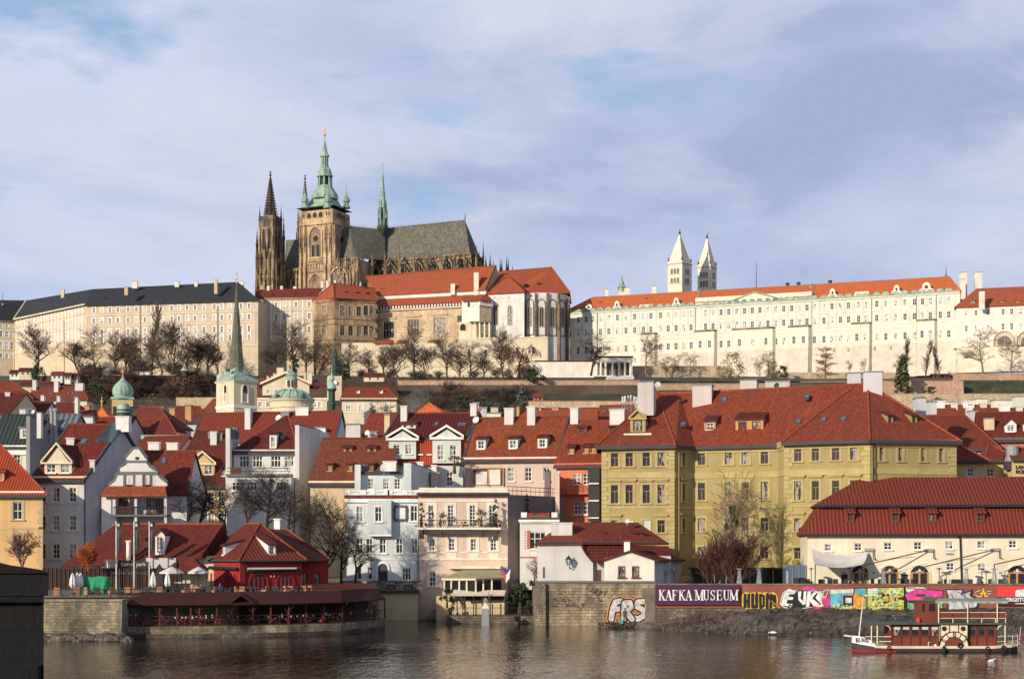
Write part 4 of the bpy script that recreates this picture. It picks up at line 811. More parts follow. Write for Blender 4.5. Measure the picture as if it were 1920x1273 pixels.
# ---- yellow corner block ----
def yellow_block():
 T=thing('yellow_block','large mustard yellow block with a steep red hipped roof and stone quoins','apartment house',XY(1128,216,4));zE=23.3;zb=4.3;zr=31.4
 F1,F2,F3,F4,F5,F6=Face(1128,216,1265,213.5),Face(1300,216.5,1459,212),Face(1470,208,1632,203),Face(1632,203,1793,206),Face(1265,213.5,1300,216.5),Face(1459,212,1470,208)
 xs2=[1315.5,1366,1397.5,1433.6];x3=[1496,1529,1567,1601];x1=[1152.5,1180,1212,1240]
 rows={F1:[(x1,849,875,14,'yel'),(x1,909,944,14,'yelh'),(x1,975,999,14,'yelh'),(x1,1025,1050,14,'yel')],F2:[(xs2,845,872,14,'yel'),(xs2,905,938,14,'yel'),(xs2,971,996,14,'yel'),(xs2,1025,1047,14,'yel')],
   F3:[(x3,838,865,14,'yel'),(x3,902,938,14,'yelh'),(x3,971,996,14,'yelh'),(x3,1026,1048,14,'yel')],F4:[([1653,1688.5,1731,1765],835,864,9.5,'yel')],F5:[([1282],846,873,8,'yel'),([1282],907,940,8,'yelh'),([1282],972,998,8,'yelh')],F6:[]}
 m=MB();tr=MB()
 for f,r in rows.items():
  w=f.rows(r);f.wall(m,zb,zE,w,'yellow')
  hid=[]
  for q in w:
   if f is F1 and abs(q[1]-f.z(1128,999))<.6 and 2<q[0]<7.5:hid.append(q)
  f.put(T,[q for q in w if q not in hid]);f.put(T,[(*q[:4],'blind')for q in hid])
  f.band(tr,zE-.75,zE-.005,.28,'yellow_trim');f.band(tr,zE-1.1,zE-.76,.12,'yellow_trim')
  yb=886 if f in(F1,F5,F2)else 880;zz=f.z(1128,886)if f is F1 else zE-3.75;f.band(tr,zz-.75,zz,.1,'yellow_trim');zz-=4.55;f.band(tr,zz-.3,zz,.06,'yellow_trim')
 m.poly([F4.pt(F4.L,zb),F4.pt(F4.L,zb,22),F4.pt(F4.L,zE,22),F4.pt(F4.L,zE)],'yellow');m.poly([F1.pt(0,zb,22),F1.pt(0,zb),F1.pt(0,zE),F1.pt(0,zE,22)],'yellow')
 m.build('wall',T);tr.build('moulding',T);q=MB()
 for f,us in((F1,(0,F1.L)),(F3,(0,F3.L)),(F4,(F4.L,))):
  for u in us:
   z=zb;k=0
   while z<zE-1.3:l=1.15 if k%2 else .75;q.box(f.pt(u if u==0 else u-l,z,-.08),f.e*l,f.n*.1,(0,0,.52),'yellow_trim');z+=.58;k+=1
 q.build('quoin',T)
 rf=MB();E=lambda px,py,d:XY(px,d,zE-.25);A=P(1231,738,227.8);B=P(1605,721,215.4);C=P(1627,720,215.0)
 for p in(A,B,C):p.z=zr
 V0=XY(1275,226.4,zr-.1);eL=E(1117,0,215.3);eR=E(1267,0,212.8);vB=E(1304,0,215.8);e2=E(1464,0,211.3);e3=E(1465,0,207.3);e4=E(1631,0,202.2);e5=E(1804,0,205.6)
 bL=eL+Vector((2,26,0));bR=e5+Vector((-2,22,0))
 V1=V0.copy()
 for poly in([eL,eR,A],[eR,vB,V1,A],[vB,e2,B,V1],[e2,e3,B],[e3,e4,C,B],[e4,e5,C],[bL,eL,A],[bR,bL,A,V1,B,C],[e5,bR,C]):rf.slab(poly,.25,'t_red')
 ro=rf.build('roof',T);rt=MB()
 for a,b in((eR,A),(e4,C),(e5,C),(eL,A),(e3,B),(V1,B),(B,C),(A,V1)):rt.tube([a+Z*.05,b+Z*.05],.14,6,'t_orange')
 rt.build('ridge_tile',ro);g=MB()
 for a,b in((eL,eR),(eR,vB),(vB,e2),(e3,e4),(e4,e5)):d_=(b-a).normalized();n_=Vector((-d_.y,d_.x,0));g.box(a-n_*.12-Z*.4,b-a,n_*.3,(0,0,.44),'darkgrey')
 g.build('gutter',T)
 G1,G2,G3,G4=slopeG(T,F1,zE,(zr-zE)/13.9,'yellow_trim'),slopeG(T,F2,zE,.955),slopeG(T,F3,zE,(zr-zE)/11.2),slopeG(T,F4,zE,(zr-zE)/11.05)
 for g_ in(G1,G2,G3,G4):g_['lift']=.22
 dormer(G1,1196,811,29,26,'ped',14,1,'yellow','t_brown','yel');m=MB();u,v,z,t=G1['hit'](1196,816);m.box(G1['Q'](u-1.9,v-.3,z-.2),F1.e*3.8,F1.n*1.2,(0,0,.45),'cream_trim');m.build('dormer_sill',T)
 dormer(G2,1331,807,22,17,'shed',0,1,'yellow','t_brown','white',20);dormer(G2,1405,812,53,25,'shed',0,2,'orange_wood','t_brown','brownw',20)
 for x,y in((1669,794),(1714,794)):dormer(G4,x,y,12,14,'shed',0,1,'yellow','t_maroon','brownw',15)
 for G,x,y in((G2,1358,750),(G2,1443,747),(G3,1513,745),(G3,1497,791),(G3,1544,788),(G3,1581,787),(G1,1258,758),(G1,1281,796)):
  u,v,z,t=G['hit'](x,y);Q,tp=G['Q'],G['tp'];c0=[Q(u+a,v+b,z+b*tp+.15)for a,b in((-.38,-.45),(.38,-.45),(.38,.45),(-.38,.45))];s=MB();s.slab(c0,.2,'darkgrey');s=s.build('skylight',T);pm=MB();cc=sum(c0,Vector())/4;pm.poly([cc+(p-cc)*.72+Z*.03 for p in c0],'skyglass');pm.build('pane',s)
 for px,yt,yb,w,dp,d in((1213,716,768,30,2.2,222),(1318,722,752,36,2.0,223.5),(1405,713,745,31,2.6,224),(1459,715,740,45,2.0,224),(1602,699,728,25,1.8,219),(1637,697,741,35,1.6,214)):chimney(T,P(px,yb+12,d),zat(yt,d),w*d/F,dp,'stack' if px<1500 else 'ltgrey',F1.ang,cap='lead')
 pipe(T,1638,828,1000,202.7,.1);pipe(T,1273,838,1060,213.9,.08,'tan_wood')
yellow_block()
# ---- barn-like riverside building ----
def barn():
 BD=196.;f=Face(1514,BD,2250,BD-4.7);T=thing('barn_building','long cream riverside building with double tier dark red barrel tile roof and arched doors','restaurant building',f.pt(0,4.3));zE=f.z(1514,998);m=MB()
 wr=[([1553],1019,1032.5,13,'white'),([1609],1018,1032,13,'white'),([1665],1016.5,1030.5,14,'white'),([1721],1015.5,1030,14,'white'),([1780],1014.5,1029,14,'white'),([1840],1014,1028,14,'white'),([1899],1013,1027,14,'white'),([1782],1055,1068.5,14,'white'),([1841],1057,1070,14,'white')]
 w=f.rows(wr);f.wall(m,4.2,zE,w,'barn');m.poly([f.pt(0,4.2,14),f.pt(0,4.2),f.pt(0,zE),f.pt(0,zE,14)],'barn');m.build('wall',T);f.put(T,w)
 for u,z,ww,h,s in w:k=MB();[k.box(f.pt(u-ww/2-.25,z-.22,-.03),f.e*(ww+.5),f.n*.05,(0,0,.22),'cream_trim'),k.box(f.pt(u-ww/2-.25,z+h,-.03),f.e*(ww+.5),f.n*.05,(0,0,.22),'cream_trim')];k.build('window_surround',T)
 tl,tu=1.25,.62;Q=lambda u,v,z:f.pt(u,z,v);rf=MB();oh=.5;ze=zE-.1
 z1=zE+3.1;v1=2.3;rf.slab([Q(-.5,-oh,ze),Q(f.L,-oh,ze),Q(f.L,v1,z1),Q(1.6,v1,z1)],.2,'t_barrel');rf.slab([Q(-.5,14,ze),Q(-.5,-oh,ze),Q(1.6,v1,z1),Q(1.6,12,z1)],.2,'t_barrel')
 z2=z1+.35;zr=zat(895,BD+8.5);v2=9;rf.slab([Q(1.2,v1-.7,z2),Q(f.L,v1-.7,z2),Q(f.L,v2,zr),Q(7.6,v2,zr)],.2,'t_barrel');rf.slab([Q(1.2,16,z2),Q(1.2,v1-.7,z2),Q(7.6,v2,zr)],.2,'t_barrel');rf.slab([Q(f.L,16,z2),Q(1.2,16,z2),Q(7.6,v2,zr),Q(f.L,v2,zr)],.2,'t_barrel')
 ro=rf.build('roof',T);g=MB();g.box(Q(-.6,-oh-.15,ze-.4),f.e*(f.L+.6),f.n*.3,(0,0,.3),'black');g.box(Q(1.1,v1-.78,z2-.34),f.e*(f.L-1.1),f.n*.3,(0,0,.3),'black');g.build('gutter',T)
 k=MB();k.box(Q(1.7,v1-.1,z1-.1),f.e*(f.L-1.7),f.n*.2,(0,0,.45),'darkgrey');k.build('roof_step',ro)
 G=slopeG(T,f,zE+.47,3.2/2.8)
 for x in(1594.6,1679,1748,1838.6):dormer(G,x,978,15,16,'shed',0,1,'brown_wood','t_barrel','brownw',22)
 for x,w_ in((1612,33),(1668,33),(1724,34),(1907,36)):
  c=f.at(x,1096);ww=w_*BD/F;h=36*BD/F;a=arch_win(T,c,f.e,f.n,ww,h,'cream_trim','black',mull=0,name='arched_door',t=.1);d_=MB()
  for s0 in(-.42,.06):d_.box(f.pt(f.u(x)+s0*ww,4.75,-.1),f.e*ww*.36,f.n*.05,(0,0,h*.62),'glass')
  for s0 in(-.47,-.06,.40):d_.box(f.pt(f.u(x)+s0*ww,4.75,-.14),f.e*ww*.1,f.n*.06,(0,0,h*.66),'orange_wood')
  d_.box(f.pt(f.u(x)-.47*ww,4.75+h*.66,-.15),f.e*ww*.97,f.n*.06,(0,0,.14),'orange_wood');d_.build('door_leaf',a)
  s=MB();c=f.pt(f.u(x),4.75+h*.83,-.12);s.poly([c+f.e*(.16*math.cos(i*.7))+Z*.16*math.sin(i*.7)for i in range(9)],'sailcloth');s.box(f.pt(f.u(x)-.45,4.75+h*.74,-.13),f.e*.9,f.n*.02,(0,0,.1),'sailcloth');s.build('door_emblem',a)
 for x in(1583,1695):m=MB();m.box(f.pt(f.u(x)-.38,4.7,-.12),f.e*.76,f.n*.1,(0,0,1.5),'board');m.build('menu_board',T)
 for x in(1583,1638,1695,1876):m=MB();m.box(f.at(x-3,1075,-.02),f.e*.4,f.n*.04,(0,0,.2),'lead');m.build('number_plate',T)
 m=MB();m.tube([f.at(1793,1000,-.5),f.at(1797,1006,-.2),f.at(1800,1010,-.15),f.at(1803,1094,-.15)],.11,6,'black');m.build('downpipe',T)
 m=MB();m.box(f.at(1774,1040,-.05),f.e*.9,f.n*.08,(0,0,.22),'lead');m.build('vent_grille',T)
 # sail awning with its wall arm, and two bare folding arms
 def arm(px,py,lx,ly,lb):
  A_=thing('folding_awning',lb,'awning arm',f.at(px,py));m=MB();b=f.at(px,py,-.3);m.box(b-f.e*.7-Z*.05,f.e*1.1,f.n*.3,(0,0,.35),'steel');m.tube([b+f.e*.35,b+f.e*.4-Z*.9,b+f.e*.7-Z*.9],.06,5,'black');m.build('wall_box',A_)
  m=MB();e_=P(lx,ly,BD-4.5);m.tube([b-f.e*.3+Z*.1,e_],.07,6,'brown_wood');m.tube([e_,e_-Z*.5],.05,5,'brown_wood');m.tube([e_+Z*.05,e_+Vector((4,.5,.8)),e_+Vector((6.5,1,1.0))],.03,4,'darkgrey');m.tube([e_,XY(lx+4,BD-4.5,5)],.06,6,'black');m.build('boom',A_)
 arm(1743.5,1033,1620,1059,'folding awning arm on the cream wall beside the sail, wall box above the middle door');arm(1867,1032,1734,1062,'folding awning arm crossing the black downpipe on the cream wall');arm(1985,1034,1864,1058,'folding awning arm over the last arched door beside the frame edge')
 A_=thing('sail_awning','pale grey sail awning stretched over the first arched door','awning',f.at(1522,1030));n=10;m=MB();c=[f.at(1521,1029,-.2),f.at(1627,1035,-.3),P(1617,1058,BD-4.5),P(1529,1059,BD-5)]
 row=lambda t:[((c[0].lerp(c[3],t)).lerp(c[1].lerp(c[2],t),i/n))-Z*.55*math.sin(math.pi*i/n)*(1-t*.35)-Z*.3*math.sin(math.pi*t)for i in range(n+1)]
 rr=[row(j/6)for j in range(7)]
 for a,b in zip(rr,rr[1:]):m.quads(a,b,'sailcloth',closed=False)
 m.build('canvas',A_,True);m=MB();m.tube([XY(1528,BD-5,4.8),P(1529,1058,BD-5)],.06,6,'darkgrey');m.tube([XY(1621,BD-4.4,4.8),P(1617,1057,BD-4.5)],.06,6,'darkgrey');m.build('pole',A_)
 m=MB();b=f.at(1630,1033,-.3);m.box(b-f.e*.6,f.e*1.1,f.n*.3,(0,0,.35),'steel');m.tube([b+f.e*.4,b+f.e*.5-Z*1,b+f.e*.8-Z*1],.06,5,'black');m.build('wall_box',A_)
barn()
# ---- white cottages on the wall ----
def cottages():
 # ornamented white block
 f=Face(975,208,1046,208);T=thing('painted_white_block','small white flat roofed block with red painted ornament round its window','house',f.pt(0,4));m=MB();z1=f.z(975,974);w=f.rows([([1008],997,1029,31,'big')]);f.wall(m,4,z1,w,'white');m.poly([f.pt(0,z1),f.pt(f.L,z1),f.pt(f.L,z1,8),f.pt(0,z1,8)],'lead');m.poly([f.pt(0,4,8),f.pt(0,4),f.pt(0,z1),f.pt(0,z1,8)],'white');m.poly([f.pt(f.L,4),f.pt(f.L,4,8),f.pt(f.L,z1,8),f.pt(f.L,z1)],'white');m.build('wall',T);f.put(T,w)
 m=MB();f.band(m,z1-.3,z1,.3,'white_trim',-.2,f.L+.2);f.band(m,z1+.002,z1+.28,.2,'darkgrey',-.1)
 for i in range(24):m.box(f.pt(i*f.L/24,z1-.5,-.22),f.e*.1,f.n*.2,(0,0,.18),'white_trim')
 for x in(977,1034):m.box(f.pt(f.u(x),z1+.3,-.15),f.e*.75,f.n*.5,(0,0,.65),'white_trim')
 m.build('parapet',T);m=MB();m.box(f.pt(f.u(984),z1+.3,0),f.e*3.2,f.n*.4,(0,0,.3),'rust')
 for i in range(90):random.seed(i);m.cbox(f.pt(f.u(986)+random.random()*3.1,z1+.55+random.random()*.2,random.random()*.4),.16,.16,.14,random.choice(['red_paint','leaf','red_cloth']),random.random()*3)
 m.build('flower_box',T);m=MB();m.box(f.pt(f.u(988),f.z(988,1029),-.03),f.e*.42,f.n*.05,(0,0,2.4),'coral')
 for i in range(7):m.box(f.pt(f.u(983.5),f.z(988,1029)+.35*i,-.03),f.e*.16,f.n*.05,(0,0,.18),'coral')
 f.band(m,f.z(975,1046),f.z(975,1043),.04,'coral');m.build('painted_ornament',T)
 # white house with lantern
 LD=198;f=Face(1009,LD,1108,LD);zb=4.9;zE=f.z(1009,1018);T=thing('lantern_house','small white house with wall lantern and curved red brown mansard roof','house',f.pt(0,zb));m=MB()
 out=[(1009,1018),(1090,1017)]+[(1090+22*(t/6)**1.6*1.0,1017+36*(t/6))for t in range(1,7)]+[(1112,1094),(1009,1094)]
 m.prism([P(x,y,LD)for x,y in out],(0,10,0),'white');m.build('wall',T)
 rf=MB();E=lambda px,py,d:P(px,py,d);a=P(1004,1018,197.5);b=P(1094,1017,197.5);r0=P(1060,983,203.5);r1=P(1196,979,203.5);c=P(1257,1008,203);zt=a.z
 fr=Vector((a.x,214,zt));r0.z=r1.z=max(r0.z,r1.z);e1=Vector((P(1094,0,198).x,198,zt-.05));e2=P(1254,1009,200);e2.z=zt-.0
 rf.slab([a,b,r0],.2,'t_red');rf.slab([fr,a,r0],.2,'t_red');rf.slab([b,e2,r1,r0],.2,'t_deep');q=Vector((e2.x-.5,213,zt));rf.slab([e2,q,r1],.2,'t_deep');rf.slab([q,fr,r0,r1],.2,'t_deep')
 lo=[P(1112,1053,197.3),P(1258,1048,199.2)];rf.slab([lo[0],lo[1],e2-Z*.35+Vector((0,.3,0)),P(1092,1020,198)],.18,'t_maroon');ro=rf.build('roof',T)
 g=MB();g.tube([b+Z*.03]+[P(x,y,197.5)for x,y in out[2:8]],.13,5,'t_brown');g.tube([a,b],.1,5,'darkgrey');g.tube([b,e2],.1,5,'darkgrey');g.build('gutter',T)
 for x in(1122,1192):m=MB();p0,p1,p2=P(x-18,990,203),P(x+18,996,200.5),P(x-2,1008,200);m.slab([P(x-13,990,202.4),P(x+16,997,200),P(x+12,997.5,200),P(x-16,996,201.2)],.15,'t_brown');m.box(P(x+8,1007,200.6),(.5,0,0),(0,.6,0),(0,0,.6),'brown_wood');m.build('dormer',T)
 chimney(T,P(1053,1012,200.5),zat(979.5,200.5),39*200/F,1.7,'white',cap=None)
 m=MB();m.box(XY(1112,199.2,4.9),(146/F*199,0,0),(0,10,0),(0,0,zt-6.5),'ltgrey');m.build('rear_wall',T)
 m=MB();m.box(P(1018,1083,LD-.04),(.22,0,0),(0,.1,0),(0,0,1.35),'brown_wood');m.build('slit_window',T)
 L=thing('wall_lantern','black glass wall lantern on the white cottage wall','lantern',P(1066,1060,LD));m=MB();c=P(1066,1060,LD-.75)
 m.tube([P(1069,1064,LD),P(1069,1066,LD-.4),P(1067,1062,LD-.75)],.06,6,'black');m.lathe(c,[(.1,0),(.15,.05)],6,'black');m.lathe(c+Z*.75,[(.42,0),(.2,.3),(.08,.36),(.05,.55)],6,'black')
 for i in range(6):q=Vector((math.cos(i*math.pi/3),math.sin(i*math.pi/3),0));m.tube([c+q*.16+Z*.05,c+q*.36+Z*.75],.03,4,'black')
 m.build('frame',L);m=MB();m.lathe(c+Z*.06,[(.14,0),(.34,.68)],6,'heater_glass');m.build('glass',L)
 # white shed
 SD=194.4;f=Face(1133,SD,1227,SD);T=thing('white_shed','plain white shed with low dark gable roof and two small brown windows','shed',f.pt(0,3.4));zE=f.z(1133,1047);zt=zat(1033,SD);m=MB();zb=f.z(1133,1112)
 w=f.rows([([1166,1192],1061,1082,14,'brownw')]);f.wall(m,zb,zE,w,'farwhite');m.poly([f.pt(0,zE),f.pt(f.L,zE),f.pt(f.L/2,zt)],'farwhite');bk=Vector((4.6,12,0));m.poly([f.pt(f.L,zb),f.pt(f.L,zb)+bk,f.pt(f.L,zE)+bk,f.pt(f.L,zE)],'ltgrey');m.poly([f.pt(0,zb)+bk,f.pt(0,zb),f.pt(0,zE),f.pt(0,zE)+bk],'ltgrey');m.build('wall',T);f.put(T,w)
 rf=MB();o=f.n*-.3-f.e*0
 rf.slab([f.pt(-.25,zE-.1)+o,f.pt(f.L/2,zt+.1)+o,f.pt(f.L/2,zt+.1)+bk,f.pt(-.25,zE-.1)+bk],.2,'t_maroon');rf.slab([f.pt(f.L/2,zt+.1)+o,f.pt(f.L+.5,zE-.2)+o,f.pt(f.L+.5,zE-.2)+bk,f.pt(f.L/2,zt+.1)+bk],.2,'t_maroon');rf.build('roof',T)
 chimney(T,P(1175.5,1037,SD+1.5),zat(1013,SD+1.5),.68,.7,'white_trim',cap='rust');pipe(T,1113,1054,1092,197,.07)
 m=MB();m.box(XY(1112,198.6,4.5),(21/F*198,0,0),(0,.5,0),(0,0,3.4),'ltgrey');m.box(P(1118,1092,198.5),(.55,0,0),(0,.1,0),(0,0,1.6),'brown_wood');m.build('side_wall',T)
cottages()
# ---- houses behind the barn ----
house('ochre_rear_house','tan plastered house with dark red hipped roof seen over the yellow block eaves','house',1700,232,1871,230,841,6,779,38,wall='ochre',roof='t_deep',rr=1810,rl=1720)
house('low_ochre_wing','low ochre wing with two small windows above the long barrel roof','house',1772,216,1851,215,863,5,833,36,wall='ochre',roof='t_deep',rl=1790,rr=1796,rows=[([1819],877,893,12,'white')])
house('low_ochre_annex','low ochre annex with white tipped hip ridge beside the lettered wall','house',1851,217,1904,217,861,5,835,36,wall='ochre',roof='t_deep',rl=1853,rr=1862,rows=[([1857],878,893,13,'white')])
g=house('coral_house','coral red house with an eyebrow dormer at the picture edge','house',1838,236,1990,234,824,6,773,42,wall='coral',roof='t_rest',rows=[([1893,1915],848,866,9,'white')],corn=(.6,.3,'green_metal'),chim=[(1855,784,806,18,1.4,'sand')])
dormer(g,1895,810,21,15,'gable',10,1,'white_trim','t_brown','tall');dormer(g,1925,808,12,15,'gable',10,1,'white_trim','t_brown','tall')
g=house('lettered_house','cream house end with painted black lettering','house',1898,213,1985,213,858,5,840,36,wall='ochre',roof='t_deep');text(g['T'],'LANS',P(1904.5,876,212.9),.62,'black',align='LEFT',bold=.03);text(g['T'],'RCE',P(1904.5,884.5,212.9),.62,'black',align='LEFT',bold=.03)
T=thing('vent_cylinder','grey metal ventilation cylinder on the low roofs','vent',P(1898,858,214));m=MB();m.lathe(P(1898,858,214),[(.85,-.6),(.85,1.5),(.7,1.62),(0,1.65)],14,'steel');m.build('drum',T);m=MB();m.cbox(P(1898,858,214)-Z*1.6,1.9,1.6,1.1,'darkgrey');m.build('base',T)
for i,(x0,x1,d,ye,yr,wl,lb)in enumerate(((1740,1800,300,796,760,'coral','red roofed house with white chimneys behind the ochre house'),(1795,1870,310,790,760,'coral','red roofed house between two white roof boxes'),(1862,1960,290,790,766,'white','white attic house with red roof by the picture edge'))):
 house('attic_house',lb,'house',x0,d,x1,d,ye,9,yr,40,wall=wl,roof='t_red',chim=[(x0+20,yr-8,None,20,1.4,'white_trim'),(x0+48,yr-4,None,12,1.2,'white')],group='attic houses behind the barn')
for i,(x,yt,yb,w,mt,d)in enumerate(((1724,748,793,18,'ltgrey',226),(1745,755,795,16,'ltgrey',240),(1764,752,766,20,'farwhite',320),(1783,755,772,18,'farwhite',318),(1838,749,760,20,'farwhite',325),(1880,752,776,38,'farwhite',300),(1910,745,776,18,'palgreen',295),(1817,760,780,8,'farwhite',305),(1823,772,782,14,'ltgrey',262))):
 T=thing('roof_stack',['tall grey roof stack right behind the yellow roof hip','pale roof stack beside the tall grey one','white roof box under the garden wall','white roof stack with two slots over the red roof','white roof box beside the thin mast','wide white attic box with a vent slit','pale green attic box at the picture edge','slim white stack beside the satellite dish','small grey roof box under the slim white stack'][i],'roof stack',P(x,yb,d));m=MB();m.cbox(P(x,yb+12,d),w*d/F,2,(yb-yt+12)*d/F,mt);m.build('stack',T);m=MB();m.cbox(P(x,yt,d),w*d/F+.2,2.2,.15,'lead');m.build('cap',T)
# ---------------- red riverside restaurant and its terraces ----------------
def restaurant():
 z0=4.2
 # big hipped roof on the left with signs below
 f=Face(196,188,424,188);T=thing('restaurant_hall','low restaurant hall with a big dark red hipped roof and a gabled glass dormer','restaurant',f.pt(0,z0));zE=zat(1042,187)
 m=MB();m.box(f.pt(0,z0,.6),f.e*f.L,f.n*8,(0,0,zE-z0),'cream');m.build('wall',T)
 zr=zat(983,193);rf=MB();a=P(114,1062,186.5);b=XY(378,187,zE);r0,r1=XY(215,193,zr),XY(419,193,zr);a2=XY(196,187,zE-.1)
 rf.slab([a,b,r1,r0],.2,'t_rest');rf.slab([Vector((a.x-1,198,a.z)),a,r0],.2,'t_rest');rf.slab([b,XY(440,199,zE),r1],.2,'t_rest');rf.slab([XY(440,199,zE),Vector((a.x-1,199,a.z)),r0,r1],.2,'t_rest');ro=rf.build('roof',T)
 k=MB();k.tube([r0+Z*.05,r1+Z*.05],.12,6,'t_orange');k.tube([b+Z*.04,r1+Z*.04],.1,6,'t_brown');k.build('ridge_tile',ro)
 G=slopeG(T,Face(114,187,378,187),zE,(zr-zE)/6)
 dormer(G,300,1035,18,33,'gable',10,1,'white_trim','t_rest','tall');dormer(G,275,1018,8,9,'shed',0,1,'brown_wood','t_maroon','brownw')
 chimney(T,P(241,1052,187),zat(1013,187),.42,.42,'white_trim',cap=None);m=MB();m.lathe(P(241,1052,186.2),[(.24,0),(.24,2.2),(.28,2.3),(0,2.3)],12,'white_trim');m.build('flue_pipe',T)
 T=thing('park_sign','black restaurant sign reading kampa park under the dark red roof','sign',P(247,1066,184.8));m=MB();m.box(P(221.5,1066,184.8),(51/F*184.8,0,0),(0,.15,0),(0,0,16/F*184.8),'board');m.build('board',T);text(T,'kampa park',P(250,1057.5,184.74),.62,'cream_trim');m=MB();m.tube([P(229,1063,184.74),P(228,1057,184.74),P(230,1053,184.74)],.04,4,'cream_trim');m.build('emblem',T)
 T=thing('lattice_panel','white lattice screen beside the black restaurant sign','screen',P(210,1066,184.9));m=MB();m.box(P(199.5,1066,185),(21/F*185,0,0),(0,.08,0),(0,0,1.05),'white_trim');m.build('panel',T);m=MB()
 for i in range(9):x=200+i*2.3;m.tube([P(x,1065.5,184.95),P(x+(3 if i%2 else-3),1049.5,184.95)],.03,4,'tan_wood')
 m.build('lattice',T)
 T=thing('parapet_wall','pale long parapet under the hall eaves','wall',P(300,1066,185.3),kind='thing');m=MB();m.box(P(273.5,1066,185.3),(56/F*185,0,0),(0,.4,0),(0,0,1.25),'ltgrey');m.build('masonry',T)
 T=thing('trellis_fence','dark brown trellis fence behind the parasols of the terrace','fence',P(200,1112,183.6));m=MB();m.box(P(80,1112,184),(246/F*184,0,0),(0,.25,0),(0,0,47/F*184),'fence_brown')
 for i in range(32):m.box(P(80+i*8,1112,183.9),(.06,0,0),(0,.12,0),(0,0,47/F*184+.05),'brown_wood')
 m.build('panel',T);text(T,'VINARNA  RESTAURACE',P(245,1074.5,183.85),.42,'grey_trim')
 # red house with arches
 c0=XY(450,183);L=XY(380,191);Rr=XY(566,187.5);T=thing('red_house','red restaurant house with pyramid roof, arched windows and rolled awnings','restaurant',(c0.x,c0.y,z0));zE=zat(1048,183)+.1
 m=MB();FR_=Face(450,183,566,187.5);FL=Face(380,191,450,183);FB=Face(562,191,614,194)
 for f in(FR_,FL):f.wall(m,z0,zE,[],'redwall')
 for f in(FB,):f.wall(m,z0,zE-.0,f.rows([([571,595],1074,1095,13,'slit')]),'redwall');f.put(T,f.rows([([571,595],1074,1095,13,'brownw')]))
 m.poly([FB.pt(FB.L,z0),FB.pt(FB.L,z0,9),FB.pt(FB.L,zE,9),FB.pt(FB.L,zE)],'redwall');m.build('wall',T)
 rf=MB();ap=zat(982,191.5);r1,r0=XY(488,191.5,ap),XY(460,194,ap);o=Vector((0,-.5,-.2));c=c0+Z*zE+o;cl=L+Z*zE+Vector((-.5,-.2,-.2));cr=Rr+Z*zE+Vector((.6,-.3,-.2))
 rf.slab([cl,c,r1,r0],.2,'t_rest');rf.slab([c,cr,r1],.2,'t_barrel');bb=XY(618,194,zE-.15);br0,br1=XY(502,199,zat(991,199)),XY(538,199.5,zat(993,199));rf.slab([cr,bb,br1,br0,r1],.2,'t_maroon');rf.slab([bb,XY(606,207,zE),br1],.2,'t_maroon');rf.slab([XY(606,207,zE),cl+Vector((4,14,0)),r0,r1,br0,br1],.2,'t_maroon');ro=rf.build('roof',T)
 k=MB()
 for a,b in((c,r1),(cr,r1),(r0,r1),(bb,br1)):k.tube([a+Z*.05,b+Z*.05],.09,5,'t_orange')
 k.build('ridge_tile',ro);g=MB();g.tube([cl-Z*.1,c-Z*.1,cr-Z*.1],.12,6,'darkgrey');g.tube([cr-Z*.1,bb-Z*.1],.1,6,'darkgrey');g.build('gutter',T)
 G1=slopeG(T,FR_,zE,(ap-zE)/7.0);dormer(G1,510,1040,16,18,'shed',0,1,'white_trim','t_maroon','white',18)
 G2=slopeG(T,FL,zE,(ap-zE)/6.0);dormer(G2,420,1041,9,17,'shed',0,1,'white_trim','t_maroon','white',14)
 for x,w in((484,34),(534,32)):arch_win(T,FR_.at(x,1113),FR_.e,FR_.n,w/F*185*1.02,38/F*185,'redwall','glass',mull=3,name='arched_window',t=.12)
 for x,w in((428,9),(441,10)):arch_win(T,FL.at(x,1111),FL.e,FL.n,w/F*185*1.2,34/F*185,'redwall','glass',mull=1,name='arched_window',t=.12)
 m=MB();m.tube([FR_.at(461,1069,-.35),FR_.at(560,1065,-.35)],.2,8,'darkgrey');m.box(FR_.at(461,1067,-.6),FR_.e*6.2,FR_.n*.15,(0,0,.2),'white_trim');m.build('rolled_awning',T);m=MB();m.tube([FL.at(388,1063,-.35),FL.at(449,1066,-.35)],.2,8,'black');m.build('rolled_awning',T)
 m=MB();m.tube([c-Z*.1,FR_.at(452,1053,-.3),FR_.at(458,1060,-.1),FR_.at(459,1112,-.1)],.07,5,'black');m.build('downpipe',T);chimney(T,XY(520,200,zE+2),zat(972,200),.75,.7,'white_trim',cap=None)
 m=MB();[m.lathe(FR_.at(x,1080,-.15),[(.05,-.12),(.08,0),(0,.14)],6,'sailcloth')for x in(507,513)];m.build('wall_lamp',T)
 T=thing('floral_banner','red poster with a green plant picture on the restaurant wall','banner',FL.at(397,1108,-.3));m=MB();m.box(FL.at(393,1107,-.3),FL.e*1.0,FL.n*.05,(0,0,2.1),'red_cloth');m.build('cloth',T)
 p=MB();rng=random.Random(2)
 for i in range(40):q=FL.at(393,1107,-.36)+FL.e*rng.uniform(.2,.8)+Z*rng.uniform(.2,1.9);p.poly([q,q+FL.e*.13+Z*.05,q+FL.e*.05+Z*.2],rng.choice(['lime_paint','green_paint','yellow_paint']))
 p.box(FL.at(396,1096,-.37),FL.e*.45,FL.n*.02,(0,0,.45),'white_paint');p.build('picture',T)
